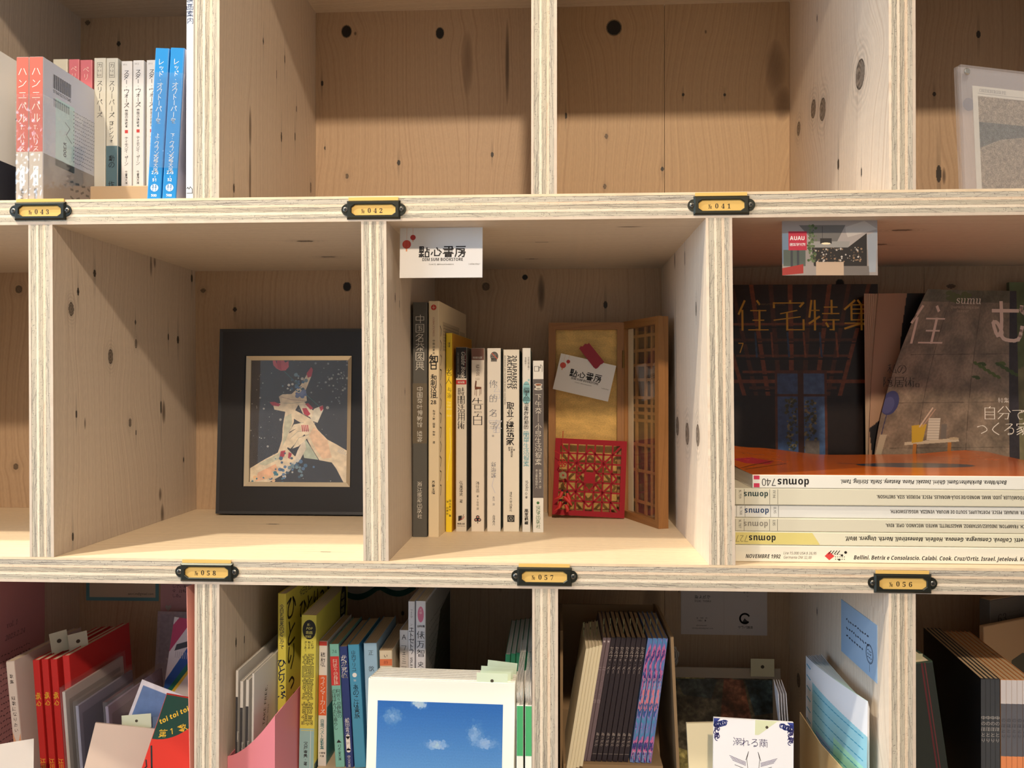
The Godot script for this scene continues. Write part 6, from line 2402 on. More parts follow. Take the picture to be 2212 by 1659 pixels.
	for k in 46:
		var c := pale(44, 98, 172).lerp(pale(140, 190, 226), k / 45.0)
		skyp.rect(0, k * 3.0, 122, k * 3.0 + 3.2, c)
	var cr := RandomNumberGenerator.new()
	cr.seed = 6
	for p in [[15, 15, 4, 3.4], [41, 2, 3, 1.6], [96, 29, 3.4, 4.4], [105, 37, 5.4, 2.2], [58, 40, 4.4, 1.6]]:
		for k in 420:
			var px: float = p[0] + cr.randfn() * p[2]
			var py: float = p[1] + cr.randfn() * p[3]
			var here := skyp.im.get_pixel(clampi(int(px * skyp.sx), 0, 299), clampi(int(py * skyp.sy), 0, 339))
			skyp.dot(px, py, 1.3, here.lerp(pale(190, 210, 232), 0.035))
	skyp.mottle(0.03, 3, 0.2)
	var skym := skyp.material(0.25)
	var sl := ["front sky photo book of seven, its blue picture in full view", "second sky photo book of seven, behind the front one", "third sky photo book of seven, counted from the front", "fourth sky photo book of seven, counted from the front", "fifth sky photo book of seven, counted from the front", "sixth sky photo book of seven, counted from the front", "hindmost sky photo book of the seven standing in file"]
	for k in 7:
		o = thing("sky_photo_book", sl[k], "book", Vector3(-175.6 + k * 0.1, fl + 2.3, -10 - k * 7.6), "seven sky photo books")
		o.basis = Basis(Vector3.UP, -0.004) * Basis(Vector3.RIGHT, -0.06) * Basis(Vector3.BACK, -0.012)
		var hh := 224.4 - k * 1.0
		var g := Geo.new()
		g.soft_box(Vector3(0, 0, -1.2), Vector3(143, hh, 0), 0.3)
		g.soft_box(Vector3(0, 0, -6.4), Vector3(143, hh, -5.2), 0.3)
		g.box(Vector3(0, 0, -5.3), Vector3(1.0, hh, -1.1))
		part(o, "cover", g, flat(pale(240, 240, 230), 0.4))
		var p2 := Geo.new()
		p2.box(Vector3(1, 0.6, -5.2), Vector3(142, hh - 0.8, -1.2))
		part(o, "pages", p2, M.pages_white)
		if k == 0:
			var ph := Geo.new()
			ph.ux = Vector3(1.0 / 122.0, 0, 0)
			ph.uy = Vector3(0, -1.0 / 138.0, 0)
			ph.uo = Vector2(-9.6 / 122.0, 1.0 + 66.0 / 138.0)
			ph.box(Vector3(9.6, 66, 0.0), Vector3(131.6, 204, 0.08))
			part(o, "sky_photograph", ph, skym)
		if k in [0, 1, 2, 3, 5]:
			slip("green_tag", "pale green tag sticking up from sky photo book %s of seven, counted from the front" % ["one", "two", "three", "four", "five", "six", "seven"][k], "pale green tags on the sky photo books", Vector3([-67.4, -64.6, -63.2, -65.6, 0, -61.0][k], fl + hh - [7.0, 6.6, 6.4, 5.0, 0, 2.0][k], -23.4 - k * 7.6), 30, 16.5, 0, [-1, -1, -2, -3, 0, -6][k], pale(214, 230, 204))
	# green edged magazines by the upright
	for k in 5:
		b = book("green_spined_magazine", "green-spined magazine in the back group by the upright, %s from the left" % ["first", "second", "third", "fourth", "fifth"][k], "back group of green-spined magazines", -52.4 + k * 5.6, fl, -112 - k, 5.4, 223.0 + k * 0.6, 132, pale(48, 122, 88), {"lean": 2.0, "yaw": 0.0, "pages": M.pages_white})
	for k in 2:
		b = book("green_white_magazine", ["green and white spined magazine by the upright, left of the front pair", "green and white spined magazine by the upright, right of the front pair"][k], "front pair of green magazines", [-28.2, -20.0][k], fl, -16, 6.4, 206, 132, pale(226, 230, 222), {"round": 0.4, "pages": M.pages_white})
		ink = Ink.new(self)
		ink.rect(-3.0, 158, 3.0, 205.5, pale(70, 160, 104))
		on_spine(b, ink)
		var pt := Geo.new()
		pt.ux = Vector3(0.14, 0, 0)
		pt.uy = Vector3(0, 0.01, 0.01)
		for j in 6:
			pt.sheet(func(u: float, v: float) -> Vector3: return Vector3(-2.6 + j * 1.05 - 7.0 * (1 - v) * v * 0.3, 206.0 + 24.0 * sqrt(v), -1.0 - 124.0 * v * (0.3 + 0.7 * u)), 3, 7, 0.5)
		part(b, "splayed_pages", pt, M.pages_white)


# ---------------------------------------------------------------- lower row, right
func lower_right() -> void:
	var fl: float = B0[1]
	var ink: Ink
	var b: Node3D
	var o: Node3D
	var dark := pale(44, 38, 40)
	# cardboard box holding the booklets
	o = thing("cardboard_holder", "open-topped brown cardboard holder with leaning booklets in it", "box", Vector3(14, fl, -70))
	var cb := flat(pale(150, 124, 92), 0.8)
	var g := Geo.new()
	g.box(Vector3(0, 0, -150), Vector3(3, 250, -40))
	part(o, "left_wall", g, cb)
	g = Geo.new()
	g.prism(PackedVector2Array([Vector2(0, 0), Vector2(150, 0), Vector2(150, 250), Vector2(118, 256), Vector2(0, 256)]), -3, 0, Transform3D(Basis(Vector3(0, 0, -1), Vector3(-0.046, 1, 0), Vector3(1, 0, 0)), Vector3(126.5, 0, -4)))
	part(o, "right_wall", g, cb)
	g = Geo.new()
	g.box(Vector3(3, 0.1, -146), Vector3(104, 125, -4))
	part(o, "raised_floor", g, cb)
	g = Geo.new()
	g.box(Vector3(3, 0.1, -150), Vector3(112, 250, -147))
	part(o, "back_wall", g, cb)
	var fy := fl + 125.3
	# cream booklets at the left (in front of the holder), then two mauve, seven dark and four marbled
	var nth := ["first", "second", "third", "fourth", "fifth", "sixth", "seventh"]
	for k in 5:
		b = book("cream_booklet", "plain cream booklet leaning right, %s from the left of five" % nth[k], "five cream booklets", 19.4 + k * 3.5, fy, -56 - k * 3.0, 3.1, 124.5, 90, pale(236, 226, 196), {"lean": 9.2, "round": 0.3})
	var mar := Pic.new(64, 700, 8, 128, pale(90, 130, 190))
	var nz := FastNoiseLite.new()
	nz.seed = 9
	nz.frequency = 0.035
	var pal := [pale(70, 150, 196), pale(110, 120, 196), pale(206, 112, 166), pale(60, 52, 130), pale(128, 160, 214), pale(226, 130, 150), pale(50, 90, 160), pale(150, 130, 206)]
	for y in 700:
		for x in 64:
			var wv := y * 0.016 + nz.get_noise_2d(x * 0.7, y * 0.28) * 3.0 + sin(x * 0.035 + y * 0.012) * 0.8
			var i := posmod(int(floor(wv)), 8)
			mar.im.set_pixel(x, y, pal[i].lerp(pal[(i + 1) % 8], 0.55 if fposmod(wv, 1.0) > 0.8 else 0.0))
	var marm := mar.material(0.35)
	var hs := 128.6
	for k in 2:
		b = book("mauve_booklet", ["greyish mauve booklet beside the cream ones", "greyish mauve booklet beside the dark ones"][k], "two mauve booklets", 36.9 + k * 4.2, fy, -80, 3.9, hs, 100, pale(116, 100, 108), {"lean": 9.4, "round": 0.4, "pages": M.pages_tan})
		ink = Ink.new(self)
		ink.oval(0, hs - 4, 1.0, 1.0, pale(196, 186, 190), 10)
		ink.down("ニ・・・・白", 0, 100, 4, 0.08, pale(170, 158, 164), 1.0, 1.7)
		on_spine(b, ink)
	for k in 7:
		b = book("dark_booklet", "dark violet-black booklet with white kana, %s from the left of seven" % nth[k], "seven dark booklets", 45.4 + k * 5.5, fy, -80, 4.9, hs + (0.6 if k % 2 else 0.0), 100, pale(46, 38, 46), {"lean": 9.3 - k * 0.12, "round": 0.5, "pages": M.pages_tan})
		ink = Ink.new(self)
		ink.down("セルヴィ・メー", 0, hs - 9, 3.4, 0.085, pale(196, 184, 176), 1.0, 1.2)
		ink.down("染よだか", 0, 30, 3.0, 0.085, pale(196, 184, 176), 1.0, 1.25)
		ink.line([Vector2(-2, 7.4), Vector2(2, 8)], 0.25, pale(180, 170, 160))
		on_spine(b, ink)
	for k in 4:
		b = book("marbled_booklet", "blue and pink marbled booklet, %s from the left of four" % nth[k], "four marbled booklets", 85.0 + k * 5.7, fy, -79, 4.9, hs, 100, pale(112, 140, 196), {"lean": 8.3 - k * 0.25, "round": 0.4, "pages": M.pages_tan})
		g = Geo.new()
		g.ux = Vector3(0.16, 0, 0)
		g.uy = Vector3(0, -1.0 / 128.0, 0)
		g.uo = Vector2(0.5 + k * 0.07, 1.0)
		g.box(Vector3(-2.0, 0.3, -0.05), Vector3(2.0, hs - 0.3, 0.06))
		part(b, "marbled_spine", g, marm)
		ink = Ink.new(self)
		ink.z = 0.16
		ink.down("染よだか", 0, 12, 1.8, 0.1, pale(226, 226, 240))
		ink.mark("白", 0, 86, 3.0, 0.1, pale(236, 190, 210))
		on_spine(b, ink)
	for k in 12:
		slip("price_slip", "pale green slip standing up between the leaning booklets, %s of twelve from the left" % ["first", "second", "third", "fourth", "fifth", "sixth", "seventh", "eighth", "ninth", "tenth", "eleventh", "twelfth"][k], "pale green price slips", Vector3(38.0 + k * 7.0, fy + (126.0 if k > 2 else 122.0), -98 - (k % 3) * 2), 2.6, 15, 70, -8, pale(196, 200, 150))
	# papers on the back
	var z := -DEPTH + 0.5
	o = card("folded_notice", "white folded notice with moon emblem on the back board", "notice", "", 111, 100, 0.4, flat(pale(206, 198, 196), 0.8), facing(0, 0, 0, Vector3(173, -328, z)))
	ink = Ink.new(self)
	ink.line([Vector2(55.4, 0), Vector2(55.4, 100)], 0.25, pale(170, 160, 158))
	ink.across("染よだか", 17.5, 49, 4.8, 0.09, dark)
	ink.latin("Shimi Yodaka", 17.5, 42.4, 4.0, dark, "mono", 0, 0.75)
	ink.across("生きるための", 20, 21.6, 2.2, 0.1, dark)
	ink.across("小説と詩集", 21, 18.2, 2.2, 0.1, dark)
	ink.latin("@shimeso43", 20, 11, 2.4, dark, "sans")
	ink.latin("shimiyodaka@gmail.com", 14.6, 7.4, 2.4, dark, "sans")
	ink.down("そっと寄りそい", 86, 62, 2.4, 0.09, dark)
	ink.down("続ける", 81.4, 62, 2.4, 0.09, dark)
	ink.ring(82.4, 21.6, 6.2, 2.2, dark, 0.6, 5.4)
	ink.poly([Vector2(79, 17), Vector2(82, 22), Vector2(85, 19), Vector2(88, 17.6), Vector2(84, 15)], dark)
	ink.across("サラバ道徳", 73.4, 10.2, 3.6, 0.1, dark)
	ink.lay(o)
	o = thing("speech_bubble_card", "round white speech-bubble card behind the booklet holder", "card", Vector3(154.4, -349, -292))
	var bub := PackedVector2Array()
	for k in 22:
		var a := TAU * k / 22.0
		bub.append(Vector2(cos(a), sin(a)) * (13.2 + 1.2 * sin(k * 2.6)))
	bub.insert(20, Vector2(9, -15))
	g = Geo.new()
	g.prism(bub, -0.6, 0)
	part(o, "sheet", g, flat(pale(214, 206, 196), 0.7))
	ink = Ink.new(self)
	ink.across("新刊", -9, 1, 8.4, 0.08, dark)
	ink.ring(0, 0, 11.2, 0.4, dark)
	ink.lay(o)
	# art print with wide border
	var ap := Pic.new(240, 240, 120, 120, pale(96, 90, 76))
	ap.poly([60, 0, 84, 0, 96, 60, 70, 120, 48, 120], pale(122, 78, 62))
	ap.poly([0, 0, 52, 0, 44, 24, 10, 20], pale(72, 80, 78))
	ap.poly([86, 0, 120, 0, 120, 40, 98, 44], pale(62, 78, 84))
	ap.poly([0, 84, 40, 96, 36, 120, 0, 120], pale(142, 134, 86))
	ap.mottle(0.55, 81, 0.02)
	ap.mottle(0.3, 82, 0.07)
	o = card("abstract_art_print", "murky green and brown abstract print with wide pale border", "art print", "", 141, 158, 2.0, flat(pale(176, 164, 148), 0.6), facing(0, -3, 0, Vector3(149.4, fl, -266)))
	g = Geo.new()
	g.ux = Vector3(1.0 / 120.0, 0, 0)
	g.uy = Vector3(0, -1.0 / 120.0, 0)
	g.uo = Vector2(-0.09, 1.2)
	g.box(Vector3(11, 20, 0), Vector3(131, 145.5, 0.1))
	part(o, "printed_picture", g, ap.material(0.3))
	slip("price_slip", "pale green slip with code stamp above the abstract print", "pale green price slips", Vector3(252.4, -366, -268.6), 29, 22, 0, 0, pale(214, 210, 180))
	# cream booklet and the white drawn booklet in front
	card("cream_cover_booklet", "plain cream booklet tucked behind the white booklet with drawn hands", "booklet", "", 60, 172, 4.0, flat(pale(238, 226, 190), 0.6), facing(0, -4, 2.5, Vector3(148, fl + 0.6, -54)))
	o = card("drawn_hands_booklet", "white booklet with blue scroll corners and a line drawing of two hands", "booklet", "", 74, 192, 4.0, flat(pale(232, 232, 236), 0.5), facing(-3, -4, -1.2, Vector3(155.4, fl + 2.2, -14)))
	ink = Ink.new(self)
	var blu := pale(52, 66, 140)
	ink.across("溺れる繭", 18, 171.5, 8.0, 0.06, pale(66, 52, 96), 1.0, 1.0)
	for s in [0, 1]:
		var sx := 1.0 if s == 0 else -1.0
		var ox := 0.0 if s == 0 else 74.0
		for k in 14:
			var t := k / 13.0
			ink.ring(ox + sx * (2 + t * 9), 190 - (1 - t) * 3 - 1.5, 1.5 + (k % 3) * 0.5, 0.7, blu, k, k + 4.4, 9)
			ink.ring(ox + sx * (2.2 + (k % 2)), 188 - t * 15, 1.4 + (k % 3) * 0.4, 0.7, pale(64, 60, 120), k, k + 4.4, 9)
		ink.poly([Vector2(ox, 192), Vector2(ox + sx * 6, 192), Vector2(ox, 185)], blu)
		var cx := 37.0 - sx * 5.0
		ink.line([Vector2(cx, 147), Vector2(cx - sx * 1.0, 156), Vector2(cx + sx * 0.6, 163), Vector2(cx - sx * 2, 155)], 0.4, dark)
		for k in 4:
			ink.line([Vector2(cx - sx * 2, 150 + k), Vector2(cx - sx * (14 + k), 154 + k * 1.4)], 0.4, pale(90, 70, 110))
		ink.line([Vector2(cx, 146), Vector2(cx - sx * 12, 150)], 0.4, dark)
		ink.ring(37.0 - sx * 17, 141, 3.2, 0.4, pale(110, 100, 130), 0.5, 5.2)
	ink.ring(37, 124, 20, 0.4, pale(110, 106, 130), 0.5, 2.6)
	ink.oval(37, 141, 0.6, 0.6, dark, 8)
	ink.lay(o)
	slip("price_slip", "pale green slip behind the top edge of the drawn-hands booklet", "pale green price slips", Vector3(198, -336, -24), 22, 14, 0, -2, pale(220, 226, 190))
	# curling white leaflets
	for k in 4:
		o = thing("curling_leaflet", "white leaflet with curling top beside the drawn-hands booklet, %s from the front" % nth[k], "leaflet", Vector3(236 + k * 2.6, fl, -60), "curling white leaflets")
		g = Geo.new()
		g.sheet(func(u: float, v: float) -> Vector3: return Vector3(24.0 * pow(1.0 - v, 1.3) * (0.5 + 0.5 * u) + u * 6.0, 198.0 * v, -40.0 * u - 22.0 * v), 6, 12, 0.3)
		part(o, "sheet", g, flat(pale(232, 231, 236), 0.6))
	# blue flyers folded, by the right upright
	var fp := Pic.new(256, 256, 128, 128, pale(230, 234, 242))
	fp.poly([20, 22, 128, 34, 128, 128, 20, 128], pale(150, 206, 226))
	fp.poly([70, 60, 124, 66, 124, 128, 70, 128], pale(164, 226, 206))
	fp.poly([30, 70, 64, 74, 64, 124, 30, 120], pale(150, 176, 226))
	for k in 9:
		fp.stroke([24, 30 + k * 11, 122, 38 + k * 11], 0.9, pale(58, 150, 190))
	for k in 10:
		fp.stroke([3, 8 + k * 12, 15, 10 + k * 12], 1.4, pale(60, 156, 196))
	var fm := fp.material(0.5)
	for k in 5:
		o = thing("blue_flyer", "folded blue and mint flyer by the upright, %s from the front" % nth[k], "flyer", Vector3(284 + k * 4.0, fl, -150 - k * 1.5), "folded blue flyers")
		g = Geo.new()
		g.sheet(func(u: float, v: float) -> Vector3: return Vector3((17.0 - k * 3.0) * (1.0 - cos(u * 1.6)) - (1 - v) * 2.0 * u, 90.0 + 125.0 * v - 2.0 * u * k, 130.0 * u), 12, 6, 0.35)
		g.sheet(func(u: float, v: float) -> Vector3: return Vector3((17.0 - k * 3.0) * (1.0 - cos(u * 1.6)) + 2.2 * (1.0 - u), 90.0 + 125.0 * v - 2.0 * u * k, 130.0 * u - 0.5), 12, 6, 0.35)
		part(o, "folded_sheet", g, fm)
	var fh := thing("tan_card_holder", "tan card holder keeping the blue flyers upright by the upright board", "holder", Vector3(279, fl, -16))
	var tan := flat(pale(206, 178, 130), 0.6)
	g = Geo.new()
	g.prism(PackedVector2Array([Vector2(0, 0), Vector2(140, 0), Vector2(140, 150.6), Vector2(70, 146), Vector2(0, 151)]), 0, 0.8, Transform3D(Basis(Vector3(0, 0, -1), Vector3(0, 1, 0), Vector3(1, 0, 0)), Vector3.ZERO))
	part(fh, "side_panel", g, tan)
	g = Geo.new()
	g.box(Vector3(0.9, 0, -1), Vector3(33, 120, 0))
	part(fh, "front_panel", g, tan)
	# light blue card on the upright
	o = card("light_blue_card", "light blue card with handwriting and round stamp stuck on the upright", "card", "", 96, 55, 0.4, flat(pale(158, 188, 220), 0.7), facing(-90, 0, 0, Vector3(312.4, -286, -122)))
	ink = Ink.new(self)
	ink.copy(16, 38, 74, 3, 8.4, 3.4, pale(60, 66, 84), 31)
	ink.ring(78, 22, 9, 0.7, pale(60, 66, 84))
	ink.ring(78, 22, 8, 0.4, pale(60, 66, 84))
	ink.copy(73, 25, 84, 3, 3.4, 2.0, pale(60, 66, 84), 33)
	ink.line([Vector2(78, 12), Vector2(78, 5)], 0.5, pale(60, 66, 84))
	ink.lay(o)


# ---------------------------------------------------------------- lower row, far right
func lower_far_right() -> void:
	var fl: float = B0[1]
	var ink: Ink
	var b: Node3D
	var o: Node3D
	var g: Geo
	b = book("dark_green_book", "dark green book with maroon ribbon leaning by the upright at the far right", "", 374.6, fl, -60, 38, 238, 150, pale(56, 78, 66), {"lean": -8.0, "board": 2.0})
	ink = Ink.new(self)
	ink.rect(-18.4, 126, 18.4, 237, pale(44, 50, 48))
	ink.up()
	ink.line([Vector2(8, 237), Vector2(8.4, 20)], 1.6, pale(96, 40, 48))
	ink.line([Vector2(11, 237), Vector2(11.4, 20)], 1.0, pale(110, 52, 58))
	on_spine(b, ink)
	slip("price_slip", "pale slip above the dark green book at the far right", "pale green price slips", Vector3(356, -285, -70), 18, 14, 0, 0, pale(180, 178, 150))
	var nth := ["first", "second", "third", "fourth", "fifth", "sixth", "seventh"]
	for k in 4:
		b = book("black_book", "black book with small grey kana, %s from the left of four" % nth[k], "four black books", 415.0 + k * 4.4, fl, -40, 4.2, 231.6, 168, pale(46, 47, 50) if k else pale(22, 21, 23), {"round": 0.4, "pages": M.pages_tan, "yaw": -7.0})
		ink = Ink.new(self)
		ink.rect(-2.0, 1, 2.0, 231, pale(62, 64, 68))
		ink.up()
		ink.down("中のほとり", 0, 197, 3.6, 0.09, pale(176, 170, 164), 1.0, 1.5)
		ink.down("文子", 0, 140, 3.4, 0.09, pale(176, 170, 164), 1.0, 1.6)
		on_spine(b, ink)
	for k in 6:
		b = book("sunset_book", "book with grey top and orange sunset spine, %s from the left of the set" % nth[k], "sunset-spined books", 433.4 + k * 5.0, fl, -40, 4.8, 231.0, 160, pale(206, 140, 84), {"round": 0.4, "pages": M.pages_tan, "yaw": -7.0})
		ink = Ink.new(self)
		ink.rect(-2.3, 208, 2.3, 230.6, pale(206, 198, 196))
		ink.rect(-2.3, 158, 2.3, 208, pale(92, 92, 98))
		ink.rect(-2.3, 92, 2.3, 158, pale(222, 136, 88))
		ink.rect(-2.3, 1, 2.3, 92, pale(212, 162, 98))
		ink.up()
		ink.down("ゆのほとり", 0, 200, 3.4, 0.09, pale(60, 60, 66), 1.0, 1.5)
		ink.down("文子記", 0, 140, 3.2, 0.09, pale(96, 60, 44), 1.0, 1.6)
		ink.poly([Vector2(-2.2, 100), Vector2(2.2, 112), Vector2(2.2, 104), Vector2(-2.2, 92)], pale(150, 112, 110))
		on_spine(b, ink)
	# things lying on top at the back
	o = thing("wooden_box_lid", "light wooden lid standing behind the black books at the far right", "box lid", Vector3(500, fl, -200))
	o.basis = Basis(Vector3.UP, 0.5)
	g = Geo.new()
	g.soft_box(Vector3(0, 0, -6), Vector3(130, 236, 0), 0.8)
	part(o, "panel", g, flat(pale(190, 160, 124), 0.65))
	ink = Ink.new(self)
	ink.poly([Vector2(44, 150), Vector2(50, 190), Vector2(70, 196), Vector2(90, 190), Vector2(110, 176), Vector2(110, 150)], pale(92, 94, 84))
	ink.lay(o, "dark_silhouette")
	o = thing("grey_number_book", "grey book lettered 63 with bold brush sign at the far right edge", "book", Vector3(527, fl, -238))
	o.basis = Basis(Vector3.UP, 0.50)
	g = Geo.new()
	g.soft_box(Vector3(0, 0, -14), Vector3(104, 256, 0), 0.8)
	part(o, "cover", g, flat(pale(112, 108, 102), 0.5))
	g = Geo.new()
	g.ux = Vector3(0, 0, 0.07)
	g.box(Vector3(1, 250, -13), Vector3(103, 256.6, -1))
	part(o, "pages", g, M.pages_tan)
	ink = Ink.new(self)
	ink.latin("63", 14, 226, 16, pale(60, 56, 54), "serif")
	ink.copy(36, 238, 56, 3, 5, 2, pale(90, 86, 80), 41)
	ink.mark("子", 76, 196, 40, 0.12, pale(34, 32, 34))
	ink.poly([Vector2(40, 178), Vector2(54, 186), Vector2(72, 176), Vector2(52, 170)], pale(196, 164, 84))
	ink.lay(o)

